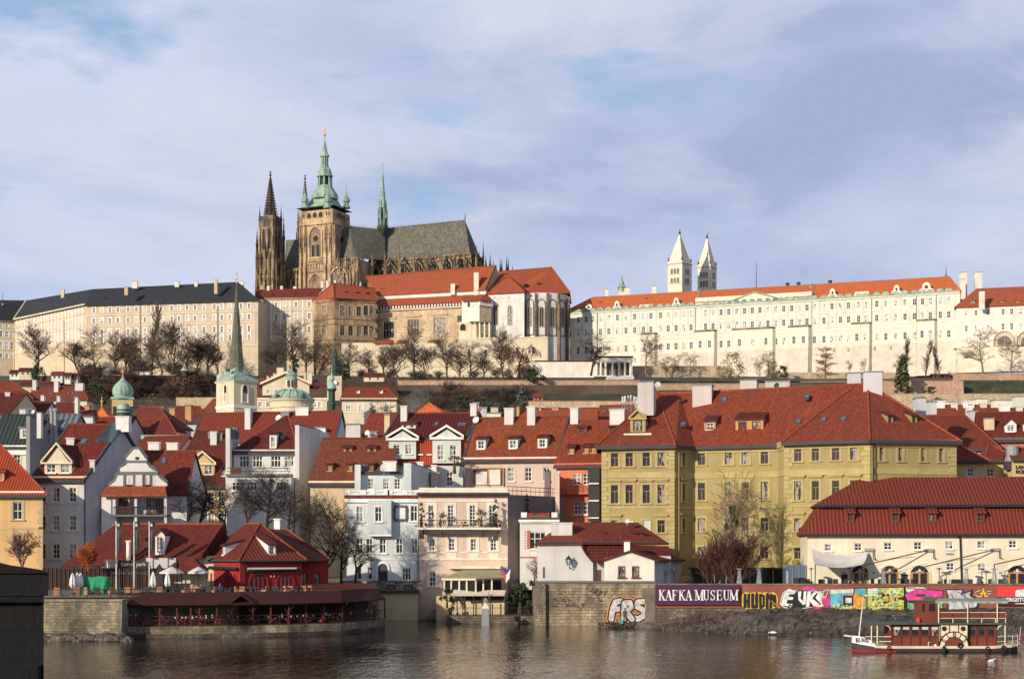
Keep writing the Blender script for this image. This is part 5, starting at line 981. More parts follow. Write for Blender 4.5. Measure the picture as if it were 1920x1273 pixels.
 # upper terrace and lower pavilion
 f=Face(222,176.5,735,190);T=thing('pavilion','long dark open riverside pavilion with brown red shed roof, railings and red flowers','pavilion',P(230,1190,170));edge=[(222,166.5),(330,167.2),(440,168.5),(540,170.5),(640,175),(700,182),(722,188)];back=[(222,171.5),(330,172.3),(440,173.6),(540,175.5),(640,180),(690,187),(705,193)]
 m=MB();ztop=zat(1174,167);lo=[XY(x,d-.5,-1)for x,d in edge];hi=[p+Z*(ztop+1)for p in lo];m.quads(lo,hi,'quay2',closed=False);m.poly([*hi,*[XY(x,d,ztop)for x,d in back[::-1]]],'quay2');m.quads([XY(x,d-.9,-1)for x,d in edge],[XY(x,d-.9,.4)for x,d in edge],'mud',closed=False);m.poly([*[XY(x,d-.9,.4)for x,d in edge],*[XY(x,d-.4,.4)for x,d in edge[::-1]]],'mud');m.build('stone_base',T)
 zlo=[zat(1135,166.5)+.0,zat(1134.5,167.2),zat(1134,168.5),zat(1131,170.5),zat(1127,175),zat(1122,182),zat(1119,188)];zl=sum(zlo)/len(zlo);zh=zl+1.15;ru=MB()
 for i in range(len(edge)-1):
  a,b=[XY(edge[k][0],edge[k][1]-.6,zl)for k in(i,i+1)];c,d=[XY(back[k][0],back[k][1]-2.6,zh)for k in(i+1,i)];ru.slab([a,b,c,d],.12,'t_pav')
 q=XY(452,168,0);e_=Vector((1,.02,0));n_=Vector((-.02,1,0));a,b,t_=q-e_*1.3+Z*(zl+.1),q+e_*1.3+Z*(zl+.1),q+Z*(zl+1.0)
 for s in(a,b):ru.slab([s,s+n_*2,t_+n_*3,t_]if s is b else[t_,t_+n_*3,s+n_*2,s],.12,'t_pav')
 ru.build('roof',T);m=MB();m.quads([XY(x,d-.3,ztop)for x,d in back],[XY(x,d-.3,zh)for x,d in back],'fence_brown',closed=False);m.poly([XY(222,166.4,ztop),XY(222,171.5,ztop),XY(222,171.5,zh),XY(222,166.4,zl)],'red_wood');m.build('back_wall',T)
 m=MB();ins=lambda px:lerp(edge,px)
 for px in(224,261,298,330,356,372,405,434,473,506,540,572,606,640,668,700,720):d=ins(px);m=MB();m.box(XY(px,d-.1,ztop),(.16,0,0),(0,.16,0),(0,0,zl-ztop),'red_wood');m.build('post',T)
 m=MB()
 for px in(298,372,434,473,540,606,640):
  d=ins(px)
  for s in(-1,1):m.tube([XY(px,d,zl-1.0),XY(px,d,zl-.1)+Vector((s*.7,0,0))],.05,4,'red_wood')
 m.build('brace',T);m=MB();pts=[XY(px,ins(px)-.12,0)for px in range(224,722,10)]
 for z in(ztop+.12,ztop+.62,ztop+1.05):m.tube([p+Z*z for p in pts],.05,4,'red_wood')
 for p in pts[::2]:m.box(p+Z*ztop,(.06,0,0),(0,.06,0),(0,0,1.05),'red_wood')
 for p,q in zip(pts[3::5],pts[5::5]):m.tube([p+Z*(ztop+.1),q+Z*(ztop+1.0)],.04,4,'red_wood');m.tube([q+Z*(ztop+.1),p+Z*(ztop+1.0)],.04,4,'red_wood')
 m.build('railing',T);m=MB();rng=random.Random(8)
 for i in range(420):
  px=228+(int(rng.random()*15)+rng.gauss(.5,.17))*33;px=min(px,722);d=ins(px)-.18;q=XY(px,d,ztop+.25+rng.random()*.55);s=rng.uniform(.05,.1);m.poly([q+Vector((rng.uniform(-s,s),rng.uniform(-s,s),rng.uniform(-s,s)))*1.6 for _ in range(3)],rng.choice(['red_cloth','pink_paint','leaf_dk','red_paint','leaf']))
 m.build('flowers',T)['kind']='stuff';m=MB();rng=random.Random(4)
 for i in range(60):px=rng.uniform(235,715);q=XY(px,ins(px)+rng.uniform(.3,1.5),ztop+rng.uniform(.75,.9));m.cbox(q,.12,.1,rng.uniform(.15,.4),rng.choice(['sailcloth','white_trim','brown_wood']),0)
 m.build('table_ware',T)['kind']='stuff'
 m=MB();z=zl+.35;m.poly([XY(78,166.5,4.18),XY(222,166.5,4.18),*[XY(x,d-2.5,4.18)for x,d in back],XY(700,205,4.18),XY(78,188,4.18)],'quay2');m.build('terrace_floor',T)
 m=MB();m.tube([XY(x,d-2.4,5.0)for x,d in back[:5]],.04,4,'darkgrey');m.tube([XY(78,166.3,5.0),XY(222,167.5,5.0)],.04,4,'darkgrey')
 for i in range(40):px=80+i*14;d=lerp([(78,166.3),(222,167.5)]+[(x,d-2.4)for x,d in back[1:]],px);m.box(XY(px,d,4.1),(.05,0,0),(0,.05,0),(0,0,.95),'darkgrey')
 m.build('terrace_rail',T)
 T=thing('tented_canopy','flat rust red awning over the end of the pavilion terrace','awning',P(650,1100,186));m=MB();m.slab([P(566,1104,184),P(708,1103,190),P(704,1096,194),P(572,1092,189)],.3,'t_rest');m.build('canopy',T)
 m=MB()
 for p in((570,184),(706,190)):m.box(XY(p[0],p[1],4.2),(.1,0,0),(0,.1,0),(0,0,zat(1104,p[1])-4.2),'brown_wood')
 m.build('post',T)
 # brown tent roofs, cream booth
 T=thing('terrace_tent','pair of rust brown pointed tents with a cream side wall beside the red house','tent',P(370,1112,181));m=MB();a=[P(305,1072,180),P(388,1074,179.5),P(392,1066,184),P(310,1066,185)];t_=[P(343,1044,182),P(360,1042,182)]
 m.slab([a[0],a[1],t_[1],t_[0]],.08,'t_rest');m.slab([a[1],a[2],t_[1]],.08,'t_rest');m.slab([a[3],a[0],t_[0]],.08,'t_rest');a=[P(285,1102,180.5),P(306,1102,180),P(306,1070,181),P(298,1057,181.5),P(287,1074,181)];m.prism(a,(0,.5,0),'fence_brown');m.build('canopy',T)
 m=MB();m.box(P(357,1104,181.5),(33/F*181,0,0),(0,.3,0),(0,0,30/F*181),'sand');m.build('side_wall',T)
 m=MB()
 for x in(308,340,386):m.box(XY(x,180.3,4.2),(.08,0,0),(0,.08,0),(0,0,zat(1073,180)-4.2),'black')
 m.build('post',T)
restaurant()
# ---- terrace furniture ----
def mini(name,label,cat,loc,parts,group=None):
 T=thing(name,label,cat,loc,group)
 for pn,fn in parts:m=MB();fn(m,Vector(loc));m.build(pn,T)
 return T
def place(src,loc,rz=0,label=None):
 c=copy_tree(src);c.location=loc;c.rotation_euler=(0,0,rz)
 if label:c['label']=label
 return c
ch=mini('wicker_chair','brown wicker chair on the restaurant terrace','chair',P(100,1116,172),[('seat',lambda m,p:m.box(p+Vector((-.28,-.28,.3)),(.56,0,0),(0,.56,0),(0,0,.14),'wicker')),('backrest',lambda m,p:m.box(p+Vector((-.3,-.34,.05)),(.6,0,0),(0,.09,0),(0,0,.92),'wicker')),('base',lambda m,p:m.box(p+Vector((-.26,-.2,0)),(.5,0,0),(0,.44,0),(0,0,.3),'wicker')),('armrest',lambda m,p:[m.box(p+Vector((s,-.3,.3)),(.06,0,0),(0,.56,0),(0,0,.33),'wicker')for s in(-.33,.27)])],'wicker chairs on the restaurant terrace')
ch2=mini('dark_chair','black wicker chair on the restaurant terrace','chair',P(184,1116,172),[('seat',lambda m,p:m.box(p+Vector((-.28,-.28,.3)),(.56,0,0),(0,.56,0),(0,0,.14),'dark_chair')),('backrest',lambda m,p:m.box(p+Vector((-.3,-.34,.05)),(.6,0,0),(0,.09,0),(0,0,.92),'dark_chair')),('base',lambda m,p:m.box(p+Vector((-.26,-.2,0)),(.5,0,0),(0,.44,0),(0,0,.3),'dark_chair'))],'black chairs on the restaurant terrace')
tb=mini('terrace_table','small grey terrace table between the wicker chairs','table',P(120,1113,173),[('tabletop',lambda m,p:m.box(p+Vector((-.5,-.4,.7)),(1.0,0,0),(0,.8,0),(0,0,.05),'grey_trim')),('leg',lambda m,p:m.tube([p,p+Z*.7],.05,6,'black')),('foot',lambda m,p:m.cbox(p,.5,.5,.04,'black'))],'terrace tables')
def tz(px,d):return XY(px,d,4.19)
rng=random.Random(21)
for o,xs in((ch,(108,143,165,209,240,255,299,348,366,400,402,446,455,497,505,538,545,572,585)),(ch2,(184,228,281,312,330,383,392,420,432,470,478,517,525,555))):
 for i,x in enumerate(xs):
  d=lerp([(78,169),(330,172.5),(540,176),(600,179)],x)+rng.uniform(-.6,1.2)
  if i==0:o.location=tz(x,d)
  else:place(o,tz(x,d),rng.uniform(-1.2,1.2))
for i,x in enumerate((112,152,196,232,268,320,374,410,440,486,530,562)):
 d=lerp([(78,170),(330,173.5),(540,177),(600,180)],x)
 if i==0:tb.location=tz(x,d)
 else:place(tb,tz(x,d))
def parasol(px,yt,yb,d,lb):
 def cloth(m,p):
  h=(yb-yt)/F*d
  n=12;prev=None
  for r,z in((.1,1.0),(.36,1.35),(.3,1.0+h*.55),(.16,1.0+h*.85),(.05,1.0+h)):
   ring=[p+Vector(((r*(1 if j%2 else .72))*math.cos(j*2*math.pi/n),(r*(1 if j%2 else .72))*math.sin(j*2*math.pi/n),z-(.18 if(j%2 and z<1.5)else 0)))for j in range(n)]
   if prev:m.quads(prev,ring,'white_trim')
   prev=ring
  m.poly(prev,'white_trim')
 return mini('closed_parasol',lb,'parasol',tz(px,d),[('canopy',cloth),('pole',lambda m,p:m.tube([p,p+Z*1.3],.035,6,'grey_trim')),('foot',lambda m,p:m.cbox(p,.5,.5,.08,'grey_trim'))],'closed white parasols')
parasol(136,1075,1101,171,'closed white parasol, first of the trio by the bridge pier');parasol(145,1074,1101,171.5,'closed white parasol in the middle of the trio');parasol(151,1075,1101,172,'closed white parasol next to the green tarpaulin')
parasol(287,1072,1099,175,'closed white parasol under the last flag pole');parasol(314,1072,1098,175,'closed white parasol in front of the rust brown tents')
def big_parasol(px,d,lb,w):
 return mini('open_parasol',lb,'parasol',tz(px,d),[('canopy',lambda m,p:m.lathe(p,[(w,2.3),(w,2.45),(w*.5,2.8),(0,3.1)],8,'sailcloth')),('pole',lambda m,p:m.tube([p,p+Z*3],.04,6,'black'))])
big_parasol(322,179,'open white parasol between the lamp post and the tents',1.4);big_parasol(372,179,'open white parasol in front of the cream booth',1.2)
def tarp(m,p):
 n=26;top=[];bot=[];rng=random.Random(4)
 for i in range(n):
  a=2*math.pi*i/n;x=max(-1,min(1,1.35*math.cos(a)))*1.33;y=max(-1,min(1,1.35*math.sin(a)))*.8;k=.1*math.sin(i*2.4)+rng.uniform(-.05,.05);bot.append(p+Vector((x*(1+k*.4),y*(1+k),0)));top.append(p+Vector((x*.97,y*.95,2.0+.12*math.sin(i*1.3))))
 mid=[(a+b)/2+Vector((rng.uniform(-.1,.1),rng.uniform(-.14,.14),0))for a,b in zip(bot,top)];m.quads(bot,mid,'tarp');m.quads(mid,top,'tarp');m.poly(top,'tarp')
T=thing('covered_stand','bright green tarpaulin draped over a tall terrace stand','tarpaulin',tz(181,173));m=MB();tarp(m,Vector(tz(181,173)));m.build('tarpaulin',T);m=MB();m.tube([tz(181,173)+Vector((-1.2,-.82,1.3)),tz(181,173)+Vector((1.2,-.84,1.25))],.03,4,'green_paint');m.build('rope',T)
for x,yb,col,lb in((218,1052,'grey_trim','white flag pole with a narrow dark banner, nearest the gabled house'),(251.5,1067,'board','white flag pole with a dark banner in front of the black sign'),(280,1079,'flagblue','white flag pole with a dark banner beside the glass dormer')):
 d=183.4;T=thing('flag_pole',lb,'flag pole',XY(x,d,4.2),'restaurant flag poles');m=MB();m.tube([XY(x,d,4.2),P(x,977,d)],.07,6,'white_paint');m.build('pole',T);m=MB();rows=[]
 for j in range(9):y=978+j*7.2;rows.append([P(x+1.5,y,d)+Vector((0,.04*math.sin(j),0)),P(x+6,y,d)+Vector((0,.12*math.sin(j*1.3),0)),P(x+10.5-(j%2)*.5,y+1,d)+Vector((0,.2*math.sin(j*1.1+1),0))])
 for a,b in zip(rows,rows[1:]):m.quads(a,b,'board',closed=False)
 m.build('banner',T);m=MB();m.poly([P(x+4+2*math.cos(i*.7),984-3*math.sin(i*.7),d-.3)for i in range(9)],'sailcloth')
 for j in range(9):m.poly([P(x+3+a,994+j*4+b,d-.3)for a,b in((0,2),(2,2.4),(1.8,0),(.4,.2))],'lead')
 m.build('lettering',T)
T=thing('street_lamp','black street lamp with a four sided lantern on the terrace','street lamp',tz(332,176));p=Vector(tz(332,176));m=MB();m.tube([p,p+Z*2.9],.06,6,'black');m.build('pole',T);m=MB();m.lathe(p+Z*2.9,[(.12,0),(.26,.5),(.3,.52),(.1,.75),(.03,.95)],4,'black');m.build('lantern',T)
# ---- garden pergola beside the pink house ----
def pergola():
 d=205;T=thing('river_terrace','small walled river terrace with stone base under the beige awning','terrace',XY(840,199,-1));m=MB();m.box(XY(836,199.2,-1),(168/F*199,0,0),(0,14,0),(0,0,1.9),'rubble');m.build('stone_base',T);m=MB();m.box(XY(818,206.5,-1),(40/F*206,0,0),(0,4,0),(0,0,zat(1118,206)+1),'sand');m.prism([P(786,1160,207.5),P(818,1160,207.5),P(818,1140,207.5),P(808,1146,207.5),P(800,1154,207.5)],(0,3,0),'quay2');m.build('side_wall',T)
 m=MB();m.box(XY(848,203.5,0),(98/F*203,0,0),(0,8,0),(0,0,zat(1118,203)),'sand');m.build('retaining_wall',T);m=MB();z=.9
 for i in range(40):m.box(XY(842+i*4.1,199.6,z),(.03,0,0),(0,.03,0),(0,0,1.1),'black')
 for zz in(z+.2,z+1.05):m.tube([XY(842,199.6,zz),XY(1002,199.6,zz)],.03,4,'black')
 m.build('railing',T)
 m=MB()
 for x in(857,872,888,904,919):m.tube([XY(x,201,.9),XY(x,201,3.2)],.07,6,'black');m.lathe(XY(x,201,3.1),[(.13,0),(.05,.25)],6,'black')
 m.build('post',T)
 T=thing('awning_pavilion','glazed terrace pavilion under a beige fabric roof','pavilion',XY(835,d,zat(1115,d)));m=MB();a=[P(827,1084,204),P(893,1084,202),P(945,1082,204.5),P(938,1068,211),P(868,1068,211)]
 m.slab([a[0],a[1],a[4]],.08,'beige_cloth');m.slab([a[1],a[2],a[3],a[4]],.08,'beige_cloth');m.build('roof',T);m=MB()
 for x,dd in((833,204),(846,203.6),(861,203.2),(875,202.8),(892,202.2),(906,203),(922,203.6)):m.box(XY(x-1.5,dd,zat(1112,dd)),(.2,0,0),(0,.2,0),(0,0,27/F*203),'cream_trim')
 m.tube([P(829,1086,204),P(893,1086,202)],.14,5,'cream_trim');m.build('frame',T);m=MB();m.quads([P(833,1112,204.3),P(892,1112,202.5),P(940,1110,205)],[P(833,1088,204.3),P(892,1088,202.5),P(940,1086,205)],'glass',closed=False);m.build('glazing',T)
 T=thing('lower_awning','white and pink striped awning over the small riverside bar','awning',P(900,1115,201));m=MB();m.slab([P(848,1114,201),P(946,1114,201.5),P(949,1106,203.5),P(850,1105,203.5)],.06,'pink_trim');m.box(P(848,1117,201),(98/F*201,.5,0),(0,.05,0),(0,0,.22),'pink');m.build('cloth',T);m=MB();m.box(P(851,1124,203),(94/F*203,0,0),(0,.3,0),(0,0,.5),'board');m.build('bar_front',T);m=MB();m.box(XY(916,201,.9),(.08,0,0),(0,.08,0),(0,0,zat(1108,201)-.9),'brown_wood');m.build('post',T)
 T=thing('upper_awning','rolled cream awning box on the pink house front','awning',P(890,1062,211.2));m=MB();m.box(P(841,1066,210.7),(97/F*211,0,0),(0,.7,0),(0,0,.42),'cream_trim');m.build('cassette',T);m=MB();[m.tube([P(x,1066,210.8),P(x,1069,211)],.04,4,'darkgrey')for x in(858,882,897,925)];m.build('bracket',T)
 T=thing('national_flag','blue white and red flag hanging from a short pole by the beige awning','flag',P(950,1066,203));m=MB();m.tube([P(942,1064,203.2),P(960,1064,203)],.04,5,'black');m.build('pole',T);m=MB();a,b,c,d_=P(941,1066,203),P(957,1066,203),P(955,1084,203),P(948,1093,203);m.poly([a,b,P(949,1078,203)],'flagblue');m.poly([b+Vector((0,.02,0)),c,d_,P(949,1078,203)],'white_paint');m.poly([a+Vector((0,.02,0)),P(949,1078,203),d_,P(946,1086,203)],'signred');m.build('cloth',T)
 # river marker pillar
 T=thing('river_marker','grey stone river marker pillar with a pointed cap standing in the water','pillar',P(910,1172,194));c=XY(910,194);m=MB();k=.42;rr=lambda w,z:[c+Vector((x*w,y*w,z))for x,y in((-1,-1),(1,-1),(1,1),(-1,1))]
 m.quads(rr(.5,-.5),rr(.4,2.0),'grey');m.build('shaft',T);m=MB();m.quads(rr(.46,2.0),rr(.46,2.15),'ltgrey');m.quads(rr(.46,2.15),rr(.02,2.8),'pink_trim');m.build('cap',T);m=MB();m.prism([P(906,1140,194.8),P(914,1140,194.8),P(914,1123,194.8),P(910,1119,194.8),P(906,1123,194.8)],(0,.3,0),'lead');m.build('plate',T)
pergola()
# ---------------- middle town ----------------
def boxthing(name,label,cat,px,yt,yb,w,d,dp,mat,cap='lead',group=None,ang=0):
 T=thing(name,label,cat,P(px,yb,d),group);m=MB();z=P(px,yb,d);m.cbox(z,w*d/F,dp,(yb-yt)/F*d,mat,ang);m.build('shaft',T)
 if cap:m=MB();m.cbox(P(px,yt,d),w*d/F+.3,dp+.3,.2,cap,ang);m.build('cap',T)
 return T
g=house('metal_roof_house','pale green house with a dark green standing seam roof and white dormer box','house',-40,262,49,262,837,6,778,40,bk=20,wall='palgreen',side='grey',roof='metal_roof',rows=[([32,12],851,876,12,'surr')],corn=(1.6,.3,'white_trim'))
T=g['T'];dormer(g,51,822,28,19,'shed',0,1,'white','lead','white',4);firewall(T,49,56,258,96,272,780,6,'grey');chimney(T,P(75,822,256),zat(773,256),8*256/F,1.2,'white')
g=house('grey_metal_house','grey firewall house with pale sheet metal roof and two steel flues','house',92,268,134,268,806,6,777,38,bk=10,wall='grey',roof='metal_pale');T=g['T']
for x in(97,104):m=MB();m.tube([P(x,835,262),P(x,771,262)],.3,8,'steel');m.lathe(P(x,771,262),[(.42,0),(.42,.4),(0,.6)],8,'steel');m.build('flue',T)
g=house('white_gable_house','white house end with a raised chimney shoulder at the picture edge','house',-60,345,18,345,775,12,737,42,bk=25,wall='white',side='sand',roof='t_brown',chim=[(16,736,None,9,1.5,'white')])
house('shed_roof_house','pale house with a sloping parapet below the red roofs','house',50,352,82,352,775,12,753,40,wall='white',roof='t_brown',bk=15)
g=house('mansard_corner_house','house with a two step red mansard roof at the picture edge','house',-60,480,60,480,745,30,715,45,rr=22,rl=-40,wall='cream',roof='t_red',dorm=[(33,740,10,4,'shed',0,1,'brown_wood','t_maroon','brownw',8)])
g=house('long_red_roof_house','long cream house with a low red roof, skylights and white chimney blocks','house',55,482,163,482,748,30,727,42,rr=155,wall='cream',roof='t_red',rows=[([60,70,86,94,101,124],752,759,6,'far')],chim=[(105,715,735,8,1.8,'white'),(150,719,None,15,2.4,'white'),(66,713,None,7,2,'white')],sky=[(128,738,6,4),(136,738,6,4),(143,738,6,4),(95,738,8,4)])
house('sand_parapet_house','sand coloured house behind the long red roof with a flat parapet','house',38,520,108,520,722,40,716,30,wall='sand',roof='t_maroon')
house('maroon_roof_house','house with a broad maroon roof below the cream wall','house',80,405,142,400,780,18,753,38,bk=10,wall='ltgrey',roof='t_maroon',rr=136)
for x,yt,yb,w,d,mt,lb in((81,742,758,6,420,'white','slim white chimney stack below the long red roof, nearer the picture edge'),(111,743,757,6,420,'white','slim white chimney stack below the long red roof, nearer the onion dome'),(145,746,784,6,330,'palgreen','tall pale chimney with a white cap over the maroon roof'),(165,762,784,8,335,'brickorange','orange brick chimney beside the grey parapet'),(166,783,797,20,300,'white','white roof tank block beside the orange chimney'),(45,768,780,12,320,'white','white roof box above the green metal roof'),(56,768,779,12,318,'metal_pale','grey ventilation box above the green metal roof'),(298,765,780,20,330,'brickorange','wide orange chimney over the dark red roofs'),(324,767,785,10,335,'brickorange','narrow orange chimney over the dark red roofs'),(354,761,777,11,330,'brickorange','orange chimney next to the white belfry')):
 boxthing('chimney_stack',lb,'chimney',x,yt,yb+14,w,d,1.6,mt)
house('grey_parapet_house','blue grey parapet house behind the gabled white house','house',138,330,172,330,778,10,770,20,wall='ltgrey',roof='t_maroon')
g=house('pointed_roof_house','small house with a pointed orange roof and golden finial','house',176,332,206,330,784,10,763,55,rl=191,rr=192,wall='sand',roof='t_bright');m=MB();m.tube([P(191,765,337),P(191,742,337)],[.18,.05],6,'gold');m.lathe(P(191,753,337),[(0,-.5),(.4,0),(0,.5)],8,'gold');m.build('finial',g['T'])
for lb,a in(('house with a dark red hipped roof behind the onion tower',(250,322,322,320,800,10,763,42,262,300)),('house with dark red hipped roof behind the orange chimneys',(318,345,384,345,790,12,762,42,330,376)),('low house with red roof behind the scroll gable',(255,285,336,283,846,8,818,35,None,None)),('house with red roof below the pointed orange roof',(170,300,236,298,812,8,782,40,None,None)),('house with red roof between the tent roof and the monastery roof',(236,305,300,303,820,8,785,42,None,None))):
 house('town_roof_house',lb,'house',a[0],a[1],a[2],a[3],a[4],a[5],a[6],a[7],rl=a[8],rr=a[9],wall='ltgrey',roof='t_deep')
g=house('tent_roof_house','house with a tall dark red pointed tent roof beside the green flat roof','house',294,300,334,298,818,8,776,62,rl=308,rr=310,wall='sand',roof='t_maroon')
T=thing('flat_green_roof_house','flat house with a green copper roof edge behind the white chimneys','house',XY(266,292,8));m=MB();m.box(XY(266,292,8),(70/F*292,0,0),(0,8,0),(0,0,zat(822,292)-8),'coral');m.build('wall',T);m=MB();m.box(XY(264,291.5,zat(823,292)),(74/F*292,0,0),(0,9,0),(0,0,.7),'mint_trim');m.build('roof',T)
# onion dome tower with a smaller lantern in front
def onion(T,c,s,mat,k=16,name='dome',prof=None):
 m=MB();prof=prof or[(1.12,0),(1.0,.12),(.86,.2),(.98,.42),(1.0,.62),(.9,.95),(.66,1.25),(.4,1.5),(.2,1.75),(.08,2.05),(.03,2.3)]
 m.lathe(c,[(r*s,z*s)for r,z in prof],k,mat);return m.build(name,T,True)
def finial(T,c,h,s=.25):
 m=MB();m.tube([c,c+Z*h],[s*.3,s*.1],6,'gold');m.lathe(c+Z*h*.4,[(0,-s),(s,0),(0,s)],10,'gold');m.lathe(c+Z*h*.8,[(0,-s*.8),(s*.7,0),(0,s)],10,'gold');m.build('finial',T)
d=380;T=thing('onion_tower','orange bell tower with a green copper onion dome and golden finial','tower',P(230,785,d));m=MB();m.cbox(P(230,800,d),38*d/F,38*d/F,50/F*d,'ochre',R(12));m.build('shaft',T);m=MB()
for x in(214,246):m.box(P(x-2.5,784,d-3.0),(5/F*d,0,0),(0,.3,0),(0,0,22/F*d),'black')
m.build('belfry_opening',T);m=MB();m.cbox(P(230,750,d),42*d/F,42*d/F,.5,'copper',R(12));m.build('cornice',T);onion(T,P(230.5,749,d),20*d/F,'copper',prof=[(1.2,0),(1.02,.1),(.84,.22),(.98,.5),(1.0,.8),(.9,1.15),(.62,1.5),(.34,1.75),(.15,1.98),(.06,2.2)]);finial(T,P(230.5,706,d),2.6,.5)
d=300;T=thing('roof_lantern','small green copper roof lantern on a white base in front of the onion tower','lantern',P(232,795,d));m=MB();m.cbox(P(232,795,d),25*d/F,2.4,14/F*d,'white');m.build('base',T);m=MB();m.lathe(P(232,781,d),[(1.35,0),(1.2,.5),(1.2,1.0),(1.5,1.1),(1.5,1.3)],12,'copper_dk');m.build('drum',T);onion(T,P(232,774,d),1.35,'copper',name='dome',prof=[(1.1,0),(.95,.15),(.92,.5),(.9,.8),(.74,1.15),(.4,1.35),(0,1.4)])
# white belfry with needle spire
def belfry():
 d=420;T=thing('church_belfry','cream church belfry with a tall green grey needle spire and copper skirt','church tower',P(438,775,d));k=d/F;c0=XY(438.5,d);a=XY(405.5,d+5.5);b=XY(482,d+4.3);bk=a+b-c0;zb,zt=zat(790,d),zat(713,d);m=MB()
 ring=[a,c0,b,bk];cen=(a+b)/2
 m.quads([p+Z*zb for p in ring],[p+Z*zt for p in ring],'cream');m.build('shaft',T);m=MB();ex=lambda p,q:cen+(p-cen)*q
 m.quads([ex(p,1.07)+Z*(zt-.3)for p in ring],[ex(p,1.07)+Z*zt for p in ring],'cream_trim');m.poly([ex(p,1.07)+Z*zt for p in ring],'cream_trim');m.quads([ex(p,1.04)+Z*zat(764,d)for p in ring],[ex(p,1.04)+Z*zat(758,d)for p in ring],'white_trim');m.build('cornice',T)
 f1=Face(405.5,d+5.5,438.5,d);f2=Face(438.5,d,482,d+4.3)
 for f,x,w in((f1,424,9),(f2,459,11)):
  c=f.at(x,754,-.02);arch_win(T,c,f.e,f.n,w*k,31*k,'white_trim','sand',mull=0,name='belfry_niche',t=.25);q=MB();q.box(f.at(x-w*.22,736,-.3),f.e*w*k*.5,f.n*.1,(0,0,14*k),'black');q.build('belfry_opening',T)
 prof=[(1.1,zt),(.94,zat(706,d)),(.7,zat(698,d)),(.55,zat(693,d)),(.44,zat(687,d))];sk=MB();prev=None
 for q,z in prof:
  r=[ex(p,q)+Z*z for p in ring]
  if prev:sk.quads(prev,r,'copper')
  prev=r
 sk.build('copper_skirt',T);sp=MB()
 def octo(q,z):
  out=[]
  for i in range(4):p,n_=ex(ring[i],q),ex(ring[(i+1)%4],q);out+=[p.lerp(n_,.28)+Z*z,p.lerp(n_,.72)+Z*z]
  return out
 sp.quads(octo(.5,zat(694,d)),octo(.02,zat(526,d)),'spireslate');sp.build('spire',T)
 finial(T,Vector((cen.x,cen.y,zat(528,d))),3.6,.3);m=MB();q=Vector((cen.x,cen.y,zat(511,d)));m.box(q-Vector((.5,.05,0)),(1,0,0),(0,.1,0),(0,0,.15),'gold');m.build('cross',T)
 for f,x in((f1,428),(f2,451)):m=MB();p=P(x,697,d+1.5);m.box(p-Vector((.4,1.2,0)),(.8,0,0),(0,1.6,0),(0,0,.7),'copper_dk');m.build('dormer',T)
belfry()
